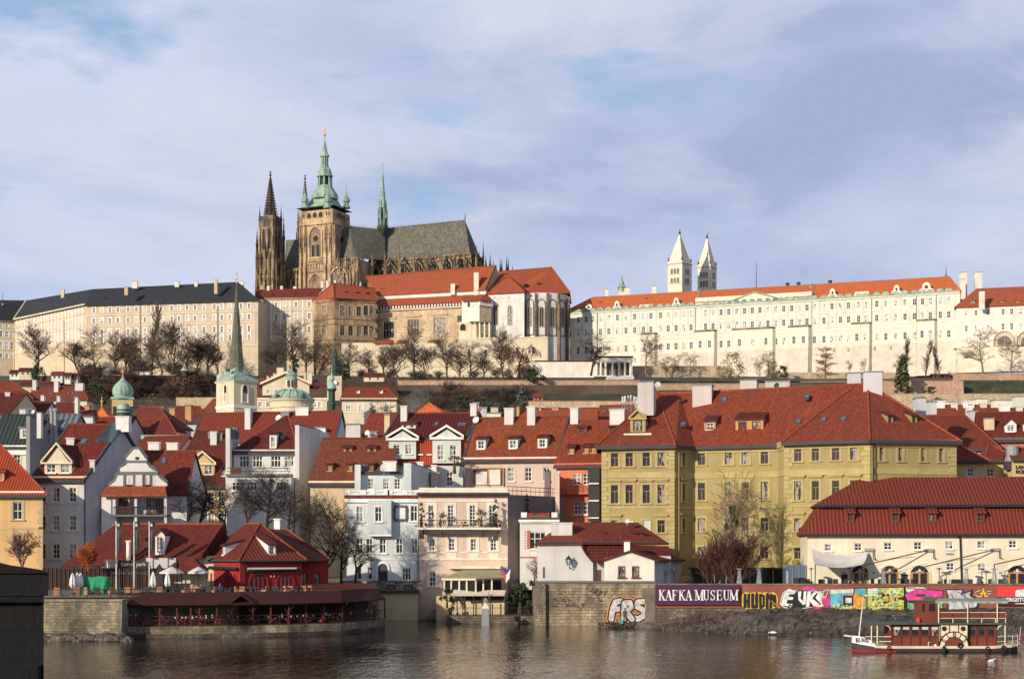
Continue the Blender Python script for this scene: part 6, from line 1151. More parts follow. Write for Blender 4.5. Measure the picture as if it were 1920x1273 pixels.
def domes():
 d=405;k=d/F;c=XY(547,d+5);T=thing('domed_church','cream round church drum under a low green copper dome with a lantern','church',P(547,790,d));m=MB();m.lathe(c,[(39*k,zat(800,d)),(39*k,zat(764,d)),(41.5*k,zat(763,d)),(41.5*k,zat(759,d)),(39*k,zat(757,d)),(40*k,zat(752,d)),(43.5*k,zat(749,d)),(43.5*k,zat(747,d))],32,'cream');m.build('drum',T)
 m=MB();m.lathe(c,[(44*k,zat(747,d)),(38*k,zat(743,d)),(32*k,zat(736,d)),(25*k,zat(731,d)),(17*k,zat(728,d)),(0,zat(726,d))],32,'copper');m.build('dome',T,True);m=MB()
 for i in range(16):a=i*math.pi/8;m.tube([c+Vector((math.cos(a)*r*k,math.sin(a)*r*k,zat(y,d)+.1))for r,y in((43,747),(38,743),(32,736),(25,731),(14,727))],.15,4,'copper_roof')
 m.build('dome_rib',T);m=MB();m.lathe(c,[(11*k,zat(729,d)),(11*k,zat(708,d)),(12*k,zat(707,d))],8,'cream',.3);m.build('lantern',T);m=MB()
 for x in(540,547.5,555):m.box(P(x-1.6,725,d+3.3),(3.2*k,0,0),(0,.5,0),(0,0,13*k),'darkgrey')
 m.build('lantern_window',T);m=MB();m.lathe(c,[(12.5*k,zat(707,d)),(10*k,zat(703,d)),(9.5*k,zat(701,d)),(12*k,zat(700.5,d)),(8*k,zat(695,d)),(3*k,zat(692,d)),(1.5*k,zat(686,d)),(.5*k,zat(680,d))],12,'copper',.3);m.build('lantern_roof',T);finial(T,Vector((c.x,c.y,zat(686,d))),2.2,.4)
 for x in(520,568):m=MB();m.lathe(P(x,742,d+.5),[(.6,-.4),(.5,.2),(0,.6)],8,'copper_dk');m.build('dome_window',T)
 # slim green spire turret
 d=380;k=d/F;c=XY(622,d);T=thing('green_turret','slim dark green church turret with an onion top and orange vane','turret',P(622,770,d));m=MB();m.lathe(c,[(5*k,zat(772,d)),(8*k,zat(758,d)),(6.5*k,zat(754,d)),(6.5*k,zat(734,d)),(9.5*k,zat(731,d)),(9.5*k,zat(729,d))],8,'copper_dk',.39);m.build('shaft',T)
 m=MB();m.lathe(c,[(9.5*k,zat(729,d)),(7*k,zat(722,d)),(4*k,zat(718,d)),(3*k,zat(716,d)),(5.5*k,zat(712,d)),(5*k,zat(707,d)),(2*k,zat(703,d)),(.8*k,zat(697,d)),(.5*k,zat(691,d))],12,'copper',.39);m.build('onion_top',T,True);finial(T,P(622,700,d),1.8,.3)
 d=500;k=d/F;c=XY(627,d);T=thing('dark_spire_tower','cream tower with a dark green baroque spire in front of the castle slope','tower',P(628,750,d));m=MB();m.cbox(P(627,752,d),25*k,25*k,46*k,'cream',.2);m.build('shaft',T);m=MB();m.lathe(c,[(14*k,zat(706,d)),(12*k,zat(703,d)),(8*k,zat(699,d)),(10*k,zat(694,d)),(9*k,zat(690,d)),(6*k,zat(687,d)),(6*k,zat(672,d)),(7*k,zat(670,d)),(5*k,zat(663,d)),(5*k,zat(660,d)),(1.5*k,zat(655,d)),(.6*k,zat(645,d))],10,'copper_dk');m.build('spire',T);m=MB();m.poly([P(628+4*math.cos(a*.5),717-4*math.sin(a*.5),d-2.5)for a in range(13)],'white_trim');m.build('clock_face',T)
domes()
def palace_mid():
 d=470;k=d/F;f=Face(481,d,613,d);T=thing('pediment_palace','cream baroque palace with a wide pediment and red roofs behind the green dome','palace',f.pt(0,35));m=MB();zt=zat(733,d);w=f.rows([([488,503],753,763,7,'far'),([503,519],730,738,7,'far'),([590,600],753,763,7,'far')]);f.wall(m,35,zat(742,d),[q for q in w if q[1]<zat(745,d)],'cream');m.build('wall',T)
 f2=Face(492,d-1,580,d-1);m=MB();z0,z1,z2=zat(742,d),zat(723,d),zat(705,d);w2=f2.rows([([503,519],730,738,7,'far')]);f2.wall(m,z0,z1,w2,'cream');m.poly([f2.pt(0,z1),f2.pt(f2.L,z1),f2.pt(f2.L*.5,zat(702,d))],'cream');m.build('upper_wall',T);f.put(T,[q for q in w if q[1]<zat(745,d)]);f2.put(T,w2)
 m=MB();f.band(m,z0-.5,z0,.5,'t_deep');f.band(m,z0-1.2,z0-.55,.3,'cream_trim')
 for a,b in((-.6,f2.L/2),(f2.L+.6,f2.L/2)):q=f2.pt(a,z1,-.4);m.prism([q,q+Z*.8,q+Z*.8+f2.n*.6,q+f2.n*.6],f2.pt(b,zat(702,d),-.4)-q,'cream_trim')
 m.build('cornice',T);rf=MB();zr=zat(694,d+8)
 rf.slab([f2.pt(f2.L/2,zat(701,d),-.6),f2.pt(f2.L/2,zat(701,d),12),f2.pt(-1,z1,12),f2.pt(-1,z1,-.6)],.3,'t_red');rf.slab([f2.pt(f2.L+1,z1,-.6),f2.pt(f2.L+1,z1,12),f2.pt(f2.L/2,zat(701,d),12),f2.pt(f2.L/2,zat(701,d),-.6)],.3,'t_red')
 rf.slab([XY(470,d+1.5,zat(728,d)),XY(530,d+1.5,zat(728,d)),XY(520,d+12,zat(703,d)),XY(478,d+12,zat(703,d))],.3,'t_red');rf.slab([XY(575,d+1,zat(726,d)),XY(617,d+1,zat(726,d)),XY(592,d+12,zat(702,d)),XY(575,d+12,zat(702,d))],.3,'t_deep');rf.build('roof',T)
 for x,yt,w_ in((526,689,13),(516,700,6),(580,698,11),(573,697,6)):chimney(T,XY(x,d+7,zat(724,d)),zat(yt,d+7),w_*k,1.6,'cream')
 T2=house('cream_hip_house','cream house with a red hipped roof and four tall windows below the garden wall','house',641,430,743,430,748,25,727,42,rl=647,rr=726,wall='cream',roof='t_red',rows=[([653,677,701,725],759,773,8,'far')],dorm=[(672,737,6,5,'gable',2,1,'white_trim','t_maroon','white'),(715,737,6,5,'gable',2,1,'white_trim','t_maroon','white')],corn=(.8,.3,'cream_trim'))
 house('belfry_side_house','small red roofed house leaning against the white belfry','house',383,430,410,428,770,25,748,45,rl=400,wall='cream',roof='t_red')
 house('brick_shed_house','low brown brick annex below the cream hipped house','house',645,305,684,305,797,9,775,20,wall='oldbrick',roof='t_maroon',flat=True)
 house('steep_red_gable_house','red roofed house with a steep side gable beside the brick annex','house',670,300,716,298,822,9,775,48,wall='oldbrick',roof='t_deep',bk=12)
 for x,yt,yb,w_,d_,lb in((663,797,822,27,262,'wide white roof block above the orange dormer roof'),(699,811,822,16,255,'small white roof box with a satellite dish above the dormer roof')):boxthing('roof_block',lb,'roof block',x,yt,yb,w_,d_,2,'white')
 boxthing('brick_chimney','brown brick chimney in front of the cream hipped house','chimney',726,778,812,10,280,1.2,'sand')
 g=house('pyramid_roof_house','small bright orange pyramid roof with a tall mast behind the twin gables','house',776,300,836,298,779,9,754,38,rl=803,rr=805,wall='farwhite',roof='t_bright');m=MB();m.tube([P(803.5,756,305),P(803.5,723,305)],.18,6,'darkgrey');m.build('mast',g['T'])
 g=house('long_orange_house','long orange roofed house behind the two tall white chimneys','house',966,330,1118,328,792,11,766,38,rl=983,wall='sand',roof='t_orange',chim=[(1041,764,769,13,2,'brickorange'),(1013,764,770,4,1.5,'brickorange'),(971,762,780,5,1,'brickorange')],sky=[(1033,774,5,2)])
 house('square_orange_house','orange red roofed house with a blue skylight beside the chimney terrace','house',1118,335,1180,333,790,11,760,40,wall='sand',roof='t_red',sky=[(1132,772,7,5)])
 boxthing('roof_terrace_block','cream roof block with a small ladder beside the antenna cluster','roof block',1158,768,790,28,255,2.5,'white')
 for x,yt,yb,w_,d_,lb,mt in((893,757,775,10,270,'white vent chimney with a red dish','white'),(906,766,784,13,268,'grey vent chimney next to the red dish','ltgrey'),(925,776,786,28,300,'cream parapet block behind the twin chimneys','farwhite'),(927,765,775,14,420,'sand ruined wall block under the hillside shrubs','sand')):boxthing('roof_block',lb,'roof block',x,yt,yb,w_,d_,2,mt)
 # antenna cluster
 T=thing('antenna_cluster','cluster of white panel antennas on poles beside the tall roof chimney','antenna',P(1185,765,262));rng=random.Random(6);m=MB();q=MB()
 for x in(1167,1172,1178,1183,1189,1194):d_=262+rng.uniform(-1,1);yt=rng.uniform(738,745);m.tube([P(x,772,d_),P(x,yt,d_)],.06,5,'steel');q.cbox(P(x+.6,yt+rng.uniform(8,14),d_-.15),.28,.16,1.0,'white_paint',rng.random());
 m.build('pole',T);q.build('panel',T)
palace_mid()
def dish(px,py,r,d,lb,col='white_paint',parent=None,ang=.5):
 T=thing('satellite_dish',lb,'satellite dish',P(px,py,d));c=P(px,py,d);m=MB();n=Vector((-math.sin(ang),-math.cos(ang),.35)).normalized();a=n.cross(Z).normalized();b=a.cross(n);rr=r*d/F;prev=None
 for q,dp in((0.02,.22),(.5,.16),(.85,.06),(1,0)):
  ring=[c+(a*math.cos(i*math.pi/7)+b*math.sin(i*math.pi/7))*rr*q-n*rr*dp for i in range(14)]
  if prev:m.quads(prev,ring,col)
  prev=ring
 m.build('reflector',T);m=MB();m.tube([c-n*rr*.2,c-n*rr*.3-Z*rr*2.0],.05,5,'steel');m.tube([c-b*rr,c+n*rr*.8],.025,4,'steel');m.build('bracket',T)
dish(521.5,783,6,262,'white satellite dish on the ridge of the terrace house');dish(892,787,6.5,234,'round white satellite dish between the purple and red roofs');dish(1046,889,6,221,'grey satellite dish on the party wall by the terracotta house');dish(719,876,8,217,'big grey satellite dish on the pale blue penthouse','ltgrey');dish(688,811,5,253,'satellite dish on the white box above the orange dormer roof');dish(1233,721,6,220,'satellite dish behind the tallest chimney of the yellow block','ltgrey');dish(1176,977,4,201,'small dish peeking over the red roof of the lantern house');dish(899,768,4.5,262,'dark red dish on the white vent chimney','red_cloth');dish(1811,761,4,262,'white dish beside the slim white stack over the low roofs');dish(1456,722,5,221,'black dish on the grey roof block of the yellow building','black');dish(62,772,4,300,'pale dish above the green metal roof')
# ---------------- castle slope: walls, garden, pavilion ----------------
T,f=pwall('garden_wall','long pinkish brick garden wall along the castle slope',745,1200,702,714,70,'brickwall',2.5,'brickwall');m=MB()
for i in range(46):x=800+i*8.4;m.box(f.at(x,731,-.05),f.e*.3,f.n*.1,(0,0,1.3),'oldbrick')
m.build('drain_slot',T)
pwall('garden_wall','lower run of the garden wall behind the yellow block roof',1200,1480,700,720,66,'brickwall',2.5,'brickwall')
pwall('garden_wall','garden wall behind the two grey chimneys',1480,1700,715,716,66,'brickwall',2.5,'brickwall')
pwall('bastion_wall','battered brick bastion wall below the dark conifer',1655,1806,690,715,66,'brickwall',8,'brickwall',batter=3)
pwall('terrace_garden_wall','brick garden wall under the yellow palace terrace',1790,1990,730,701,66,'brickwall',3,'brickwall')
pwall('lower_garden_wall','lower stone garden wall above the attic roofs',1640,1990,640,739,55,'gardenwall',2,'gardenwall')
pwall('tiled_garden_wall','low wall with an orange tile coping behind the long orange roof',985,1200,560,752,48,'gardenwall',2,'t_orange')
pwall('brown_slope_wall','brown retaining wall under the bare trees',150,330,745,704,70,'oldbrick',2,'gardenwall');pwall('sand_slope_wall','sand coloured terrace wall beside the planters',255,380,720,717,66,'gardenwall',2,'gardenwall');pwall('rubble_wall','pale rubble wall between the hillside shrubs',330,405,640,745,55,'gardenwall',2,None);pwall('rubble_wall','brick retaining wall below the cream hillside sheds',640,745,690,716,66,'oldbrick',3,None)
def lawns():
 for x0,x1,d0,d1,dz in((1085,1500,706,765,.35),(760,1200,600,698,.5),(1800,1990,645,722,.6)):
  m=MB();prev=None;rng=random.Random(2)
  for i in range(9):
   d=d0+(d1-d0)*i/8;r=[XY(x0+(x1-x0)*k/40,d,gz(0,d)+dz+rng.uniform(-.2,.2))for k in range(41)]
   if prev:m.quads(prev,r,'lawn',False)
   prev=r
  struct(m,'lawn')
m_plain('lawn',(.04,.045,.018),1,0,.55,.12)
lawns()
def pavilion():
 d=800;T=thing('garden_pavilion','white colonnaded garden pavilion with a long white wall','pavilion',P(1117,706,d));m=MB();m.box(P(1003,708,d),(114/F*d,0,0),(0,2,0),(0,0,31/F*d),'farwhite');m.build('wall',T);m=MB();m.box(P(1002,677.5,d-.5),(116/F*d,0,0),(0,3,0),(0,0,.5),'t_brown');m.build('wall_coping',T);f=Face(1117,d-6,1186,d-6);m=MB();m.box(f.at(1115,678.5),f.e*(71/F*d),f.n*9,(0,0,8/F*d),'farwhite');m.box(f.at(1114,706),f.e*(73/F*d),f.n*9,(0,0,.6),'farwhite');m.build('entablature',T);m=MB();m.box(f.at(1114,670,-.6),f.e*(73/F*d),f.n*10,(0,0,.6),'t_brown');m.build('roof',T)
 for x in(1119,1127,1136,1149,1161,1172,1182.5):m=MB();p=f.at(x,704.5,.6);m.lathe(p,[(.75,0),(.62,.4),(.55,25/F*d),(.8,26/F*d)],10,'farwhite');m.build('column',T)
 m=MB();m.box(f.at(1120,704,7),f.e*(62/F*d),f.n*.5,(0,0,25/F*d),'mauve');m.build('back_wall',T)
 pwall('trellis_wall','sunny yellow wall covered by trellis ribs behind the young trees',1186,1370,806,686,92,'gardenwall',1.5,None);pwall('rough_garden_wall','rough stone garden wall along the foot of the pale palace',1440,1690,775,698,88,'gardenwall',1.5,None);pwall('terrace_steps','grey terrace plinth below the white pavilion',1137,1189,745,706,84,'ltgrey',4,None)
 T=thing('garden_pergola','dark timber pergola on the garden wall under the poplars','pergola',P(1765,712,735));m=MB();d=735
 for x in(1750,1756,1772,1778):m.box(P(x,714,d),(.6,0,0),(0,.6,0),(0,0,2.8),'brown_wood')
 m.build('post',T);m=MB();m.box(P(1746,702.5,d-.5),(36/F*d,0,0),(0,3,0),(0,0,.5),'brown_wood');m.build('roof',T)
 # small hillside sheds and planters
 for x0,x1,yt,yb,d,wl,rf,lb in((18,36,697,706,720,'farwhite','t_brown','tiny white shed on the slope by the picture edge'),(35,60,693,706,715,'cream','t_brown','tiny cream shed under the first big bare tree'),(96,117,700,712,700,'white','t_red','tiny white house with a red roof on the slope'),(121,132,702,714,695,'farwhite','t_brown','tiny white garden house with arched openings'),(133,146,703,712,697,'sand','t_brown','tiny sand coloured garden house among the evergreens'),(682,720,703,712,720,'cream','t_maroon','low cream shed under the bare hillside trees'),(500,520,700,712,690,'sand','t_brown','tiny sand shed behind the belfry skirt'),(1000,1018,741,750,620,'coral','t_red','tiny red shed on the green slope')):
  house('hillside_shed',lb,'shed',x0,d,x1,d,yt+2,zat(yb+6,d),yt-3,35,wall=wl,roof=rf,rows=[([x0+(x1-x0)*.3,x0+(x1-x0)*.7],yt+4,yt+8,3.2,'brownw')],group='garden sheds on the castle slope')
 for i,x in enumerate((255,265,275)):T=thing('white_planter','white planter box on the slope terrace','planter',P(x,703,742),'white planters on the slope');m=MB();m.cbox(P(x,703,742),2.0,1,1.3,'white_paint');m.build('box',T);m=MB();m.cbox(P(x,697.6,742),1.6,.8,.5,'leaf_dk');m.build('soil',T)
 d=700;c=XY(346,d);T=thing('green_kiosk','small round kiosk with a green pagoda roof on the slope','kiosk',P(346,702,d));m=MB();m.lathe(c,[(9/F*d*.6,zat(706,d)),(9/F*d*.6,zat(696,d))],8,'brown_wood');m.build('body',T);m=MB();m.lathe(c,[(9.5/F*d,zat(696,d)),(5/F*d,zat(691,d)),(2/F*d,zat(686,d)),(.3/F*d,zat(680,d))],8,'copper');m.build('roof',T)
 T=thing('stone_obelisk','slender cream obelisk beside the belfry spire','obelisk',P(414,705,690));m=MB();c=P(414,703,690);m.tube([c,c+Z*6],[1.0,.1],4,'cream');m.build('shaft',T);m=MB();m.cbox(c-Z*2,3,3,2,'cream');m.build('base',T)
pavilion()
# ---------------- the castle on the hill ----------------
def pal(name,label,px0,d0,px1,d1,yt,yb_,zb,rows,wall,trim,bands=(),pil=None,cat='palace',base=None,T=None,corn='white_trim',dep=16,stripe=None):
 f=Face(px0,d0,px1,d1);T=T or thing(name,label,cat,f.pt(0,zb));m=MB();zt=f.z(px0,yt);w=f.rows(rows);f.wall(m,zb,zt,w,wall)
 for u in(0,f.L):m.poly([f.pt(u,zb),f.pt(u,zb,dep),f.pt(u,zt,dep),f.pt(u,zt)],wall)
 m.build('wall',T);f.put(T,w);tr=MB()
 for y,h,o,mt in bands:z=f.z(px0,y);f.band(tr,z-h,z,o,mt)
 if pil:
  for x in pil[0]:tr.box(f.pt(f.u(x)-pil[3]/2,f.z(px0,pil[2]),-pil[4]),f.e*pil[3],f.n*.3,(0,0,f.z(px0,pil[1])-f.z(px0,pil[2])),pil[5]if len(pil)>5 else trim)
 if tr.f:tr.build('moulding',T)
 return T,f,zt
def rpoly(T,polys,mat,name='roof',t=.3):
 m=MB()
 for p in polys:m.slab([Vector(q)for q in p],t,mat)
 return m.build(name,T)
def hooks(T,G,pts,s=1.0):
 'small black roof hatches'
 for x,y in pts:u,v,z,t=G['hit'](x,y);m=MB();Q,e,n=G['Q'],G['e'],G['n'];m.prism([Q(u-s*.6,v-.2,z),Q(u+s*.6,v-.2,z),Q(u+s*.6,v-.2,z+s*.7),Q(u-s*.6,v-.2,z+s*.7)],n*s*1.4+Z*.1,'black');m.build('roof_hatch',T)
def left_palace():
 xs=[176,191,206,221,240.5,256,271.7,286.6,303,322,336,351,366,382.5,402,416,431,452,467]
 T,f,zt=pal('south_palace','long pale castle palace with dark slate roof behind the bare trees',160,868,484,850,573,0,96,[(xs,577,586.5,5,'farp'),(xs,597,607,5,'farp'),(xs,618,630,5,'farp'),(xs,634,645,5,'farp')],'palace','white_trim',bands=[(571,.9,.7,'cream'),(592,.5,.3,'cream'),(613,.4,.25,'cream'),(654,.6,.35,'cream')],pil=([163,231,263,294,343,408,441,478],594,653,1.0,.2,'pink'))
 b,f2,zt2=pal('','',25,925,160,868,598.5,0,96,[([32+i*6.4 for i in range(20)],603,609,3,'farp'),([32+i*6.4 for i in range(20)],620,630,3,'farp'),([32+i*6.4 for i in range(20)],640,652,3,'farp')],'palace','white_trim',bands=[(598,.9,.7,'cream'),(614,.5,.3,'cream'),(636,.4,.25,'cream'),(663,.6,.35,'cream')],pil=([40+i*6.4 for i in range(19)],602,662,.8,.2,'white_trim'),T=thing('bend_palace','foreshortened palace wing where the slate roofed castle front bends away','palace',Face(25,925,160,868).pt(0,96)))
 c,f3,zt3=pal('','',-60,915,25,925,597,0,96,[([2,12.5,22,-10],607,613,4.5,'farp'),([2,12.5,22,-10],620,631,5,'farp'),([2,12.5,22,-10],640,654,5,'farp'),([2,12.5,22,-10],662,671,4.5,'farp')],'palace','white_trim',bands=[(596,.9,.7,'cream'),(616,.5,.3,'cream')],T=thing('edge_palace','slate roofed palace wing at the picture edge with four window rows','palace',Face(-60,915,25,925).pt(0,96)))
 zr=zat(528,861)
 R0,R1,R2,R3=XY(446,862,zr),XY(173,886,zr),XY(50,940,zr+2.2),XY(-60,932,zr+1.5)
 E0,E1,E2,E3=XY(486,848,zt),XY(160,866,zt),XY(25,923,zt),XY(-60,913,zt)
 rpoly(T,[[E1,E0,R0,R1],[E0,XY(500,872,zt),R0],[XY(500,872,zt),XY(190,902,zt),R1,R0]],'slate');rpoly(b,[[E2,E1,R1,R2]],'slate');rpoly(c,[[E3,E2,R2,R3]],'slate')
 m=MB();m.tube([E2+Z*.4,R2+Z*.4],.45,5,'cream');m.build('roof_seam',b)
 ms=MB();f4=Face(484,850,498,870);f4.wall(ms,96,zt,[],'palace');ms.build('end_wall',T)
 for x,yt,w,mt,v in((237,538,6,'sand',857),(405,525,6,'sand',853),(253,528,10,'farwhite',872),(332,528,8,'farwhite',868),(368,527,6,'farwhite',866),(453,527,8,'farwhite',866),(118,543,6,'cream',905)):chimney(T,XY(x,v,zr-8 if v<860 else zr-2),zat(yt,v),w*v/F,1.8,mt)
 G=slopeG(T,f,zt,(zr-zt)/11);hooks(T,G,[(x,559-(x-195)*.012)for x in(195,245,290,325,368,418)],.9);G2=slopeG(b,f2,zt2,(zr-zt2)/12);hooks(b,G2,[(x,583-(x-60)*.16)for x in(50,66,80,100,120,140)],.8)
 k=MB()
 for x in(27,121,263,408):k.tube([(f if x>160 else f2).at(x,575 if x>160 else 600,-.4),XY(x,(f if x>160 else f2).d(x)-.4,98)],.16,5,'tan_wood')
 k.build('downpipe',T)
 # link wing
 L,lf,lz=pal('link_wing','narrow link wing with dark red roof between the slate palace and the brown wing',494,866,590,862,561,0,96,[([518,533,555,580],567,576,5,'farp'),([518,533,555,580],588,599,5.5,'farp'),([555,580],612,624,5,'farp')],'palace','white_trim',bands=[(560,.8,.6,'cream'),(582,.5,.3,'cream')],pil=([509,526,544,568],565,640,.8,.2))
 r=zat(541,874);rpoly(L,[[XY(478,866,lz),XY(592,861,lz),XY(606,872,r),XY(478,878,r)],[XY(478,892,lz),XY(478,866,lz),XY(478,878,r)]],'t_deep')
 for x,yt,w in((503,536,5),(528,536,5),(553,537,6),(604,527,4.5),(614,526,4.5),(628,525,4)):chimney(L,XY(x,876,r-5),zat(yt,876),w*.29,1.4,'farwhite')
 hooks(L,slopeG(L,lf,lz,(r-lz)/9),[(511,553),(554,552),(583,551)],.9)
left_palace()
def brown_wing():
 f1,f2=Face(588,848,627,838),Face(627,838,704,846);T=thing('brown_wing','brown sandstone renaissance wing with cross windows under a red hipped roof','palace',f1.pt(0,96));zt=f2.z(627,558);m=MB()
 w1=f1.rows([([607.5],573,589,11,'cross'),([607.5],610,627,11,'cross')]);w2=f2.rows([(x,a,b,9,'cross')for a,b in((573,591),(610,629),(646,658))for x in([642,657.5,673],[686,697])])
 f1.wall(m,96,zt,w1,'ludwig');f2.wall(m,96,zt,w2,'ludwig');m.poly([f2.pt(f2.L,96),f2.pt(f2.L,96,16),f2.pt(f2.L,zt,16),f2.pt(f2.L,zt)],'ludwig');m.build('wall',T);f1.put(T,w1);f2.put(T,w2)
 tr=MB()
 for f in(f1,f2):
  for y,h in((560,1.0),(595,.6),(606,.5),(634,.6),(644,.5)):z=f2.z(627,y);f.band(tr,z-h,z,.45,'ludwig',-.4,f.L+.4)
 tr.build('moulding',T);r=zat(532,851);A,B,C=XY(585,849,zt-.2),XY(627,836,zt-.2),XY(709,845.5,zt-.2);R0,R1=XY(625,851,r),XY(703,858,r-1.5)
 ro=rpoly(T,[[A,B,R0],[B,C,R1,R0],[XY(612,866,zt),A,R0]],'t_castle');k=MB()
 for p in((B,R0),(A,R0),(R0,R1)):k.tube([q+Z*.2 for q in p],.3,5,'t_orange')
 k.build('ridge_tile',ro);hooks(T,slopeG(T,f2,zt,(r-zt)/13),[(650,550),(671,551),(690,552)],1.5);m=MB();c=XY(676,853,r-1);m.tube([c,c+Z*2.2],[.7,.3],6,'ltgrey');m.build('stone_figure',T)
 a=f2.at(699,612);m=MB()
 for i in range(4):m.box(f2.at(700,580+i*18,-1.2),f2.e*1.8,f2.n*1.2,(0,0,2.6),'ludwig')
 m.build('stair_turret',T)
 # old royal hall
 f=Face(704,856,908,838);T=thing('royal_hall','long stone royal hall with a huge red roof, half timbered band and big mullioned windows','palace',f.pt(0,96));zt=f.z(706,585);m=MB();w=f.rows([([728.6],603,634,23,'hall'),([775],599,629,23,'hall'),([824],596,625,23,'hall'),([862],592,603,9,'cross')]);f.wall(m,96,zt,w,'hallstone');m.build('wall',T);f.put(T,w)
 hd=MB()
 for x,yt in((728.6,596),(775,592),(824,589)):hd.box(f.at(x-16,yt+3,-.6),f.e*9.4,f.n*.7,(0,0,.9),'sandtrim')
 hd.build('window_hood',T)
 z2=f.z(706,574);band=MB();band.box(f.pt(0,zt,-.5),f.e*f.L,f.n*2,(0,0,z2-zt),'farwhite');band.build('timber_band',T);tb=MB();n=36
 for i in range(n):tb.box(f.pt(f.L*(i+.25)/n,zt+(z2-zt)*.35,-.56),f.e*f.L/n*.5,f.n*.1,(0,0,(z2-zt)*.6),'brown_wood')
 tb.box(f.pt(0,zt,-.62),f.e*f.L,f.n*.2,(0,0,.35),'brown_wood');tb.box(f.pt(0,zt+(z2-zt)*.3,-.6),f.e*f.L,f.n*.15,(0,0,.25),'brown_wood');tb.build('timber_frame',T)
 zl=zat(561,858);rpoly(T,[[f.pt(-.5,z2,-1.2),f.pt(f.L,z2,-1.2),f.pt(f.L,zl+.5,4),f.pt(-.5,zl+.5,4)]],'t_castle','lower_roof');b=MB();b.box(f.pt(0,zl,3.5),f.e*f.L,f.n*1,(0,0,2.2),'farwhite');b.build('cornice',T)
 e0=zl+2.2;r0=XY(686,876,0);r1=XY(930,852,0);zr=zat(519,876);q=[f.pt(0,e0,2.6),f.pt(f.L,e0,2.6),Vector((r1.x,r1.y,zat(499,852))),Vector((r0.x,r0.y,zr))];ro=rpoly(T,[q,[f.pt(f.L,e0,40),f.pt(0,e0,40),q[3],q[2]]],'t_castle');k=MB();k.tube([q[2]+Z*.2,q[3]+Z*.2],.3,5,'t_orange');k.build('ridge_tile',ro)
 g=MB();g.poly([f.pt(f.L,e0,2.6),f.pt(f.L,e0,38),q[2]],'palace');g.tube([f.pt(f.L,e0,2.4),q[2]+Z*.3],.5,4,'darkgrey');g.build('gable',T)
 G=slopeG(T,Face(704,859,908,841),e0,(q[3].z-e0)/17.5);hooks(T,G,[(706,534),(718,545),(744,531),(757,543),(784,528),(796,539),(824,525),(837,536),(865,522),(878,533),(910,516)],1.9)
 for x,yt,w_,v,h in((893,511,9,843,14),(849,532,8,846,6)):chimney(T,XY(x,v,zat(yt,v)-h),zat(yt,v),w_*.28,2,'farwhite')
 # tower house and chapel
 ft=Face(866,836,899,834);T2=thing('tower_house','pale plastered tower house with a little red roof at the end of the royal hall','palace',ft.pt(0,96));m=MB();z3=ft.z(866,564);w=ft.rows([([879],567,576,5,'slit')]);ft.wall(m,96,z3,w,'farwhite');m.build('wall',T2);ft.put(T2,w);fq=Face(899,834,921,838);m=MB();fq.wall(m,96,z3-1.8,[],'hallstone');m.build('stone_wall',T2);m=MB();m.box(fq.pt(-.3,z3-2.8,-.8),fq.e*(fq.L+.8),fq.n*1,(0,0,3),'farwhite')
 for i in range(4):m.box(fq.pt(.6+i*1.6,z3-1.2,-.88),fq.e*.7,fq.n*.1,(0,0,1.2),'brown_wood')
 m.build('timber_band',T2);rpoly(T2,[[XY(864,834,z3),XY(900,832,z3),XY(922,836,z3),XY(911,846,zat(548,846)),XY(872,848,zat(550,848))]],'t_castle')
 f=Face(914,842,983,836);T=thing('castle_chapel','white gothic chapel with pointed windows and tall red hipped roofs','chapel',f.pt(0,96));zt=f.z(916,551);m=MB();f.wall(m,96,zt,[],'white');fr=Face(983,836,986,850);fr.wall(m,96,zt,[],'white');m.build('wall',T)
 for x in(929.5,956):arch_win(T,f.at(x,609,-.05),f.e,f.n,7.5*.28,36*.28,'sandtrim','glass',True,1)
 m=MB();[m.poly([f.at(x+1.2*math.cos(a*.6),558-1.2*math.sin(a*.6),-.1)for a in range(11)],'black')for x in(928,954.5)];m.build('oculus',T)
 ap=zat(517,850);A,B,C=XY(911,841,zt),XY(984,834.5,zt),XY(951.5,851,ap);r0,r1=XY(934,866,zat(510,866)),XY(1034,858,zat(502,858));e1=XY(1069,848,zat(549,848))
 ro=rpoly(T,[[A,B,C],[XY(900,862,zt),A,C,r0],[C,B,XY(990,848,zt+.4),r1,r0],[XY(984,842,zt),e1,r1,r0],[e1,XY(1072,874,zt),r1],[XY(1072,874,zt),XY(900,880,zt),r0,r1]],'t_castle')
 k=MB();[k.tube([p+Z*.2,q+Z*.2],.28,5,'t_orange')for p,q in((A,C),(C,B),(r0,r1),(r1,e1))];k.build('ridge_tile',ro);m=MB();m.tube([r1,r1+Z*3.5],[.2,.05],5,'gold');m.build('finial',T)
 hooks(T,slopeG(T,f,zt,(ap-zt)/14),[(946,541)],1.8);hooks(T,slopeG(T,Face(984,842,1069,848),zt,(r1.z-zt)/13),[(987,537),(1011,535)],1.8)
 # apse: five bays round a half octagon
 P5=[(984,841),(1004,838),(1026,838),(1046,840),(1061,845),(1069,853)];m=MB();bt=MB()
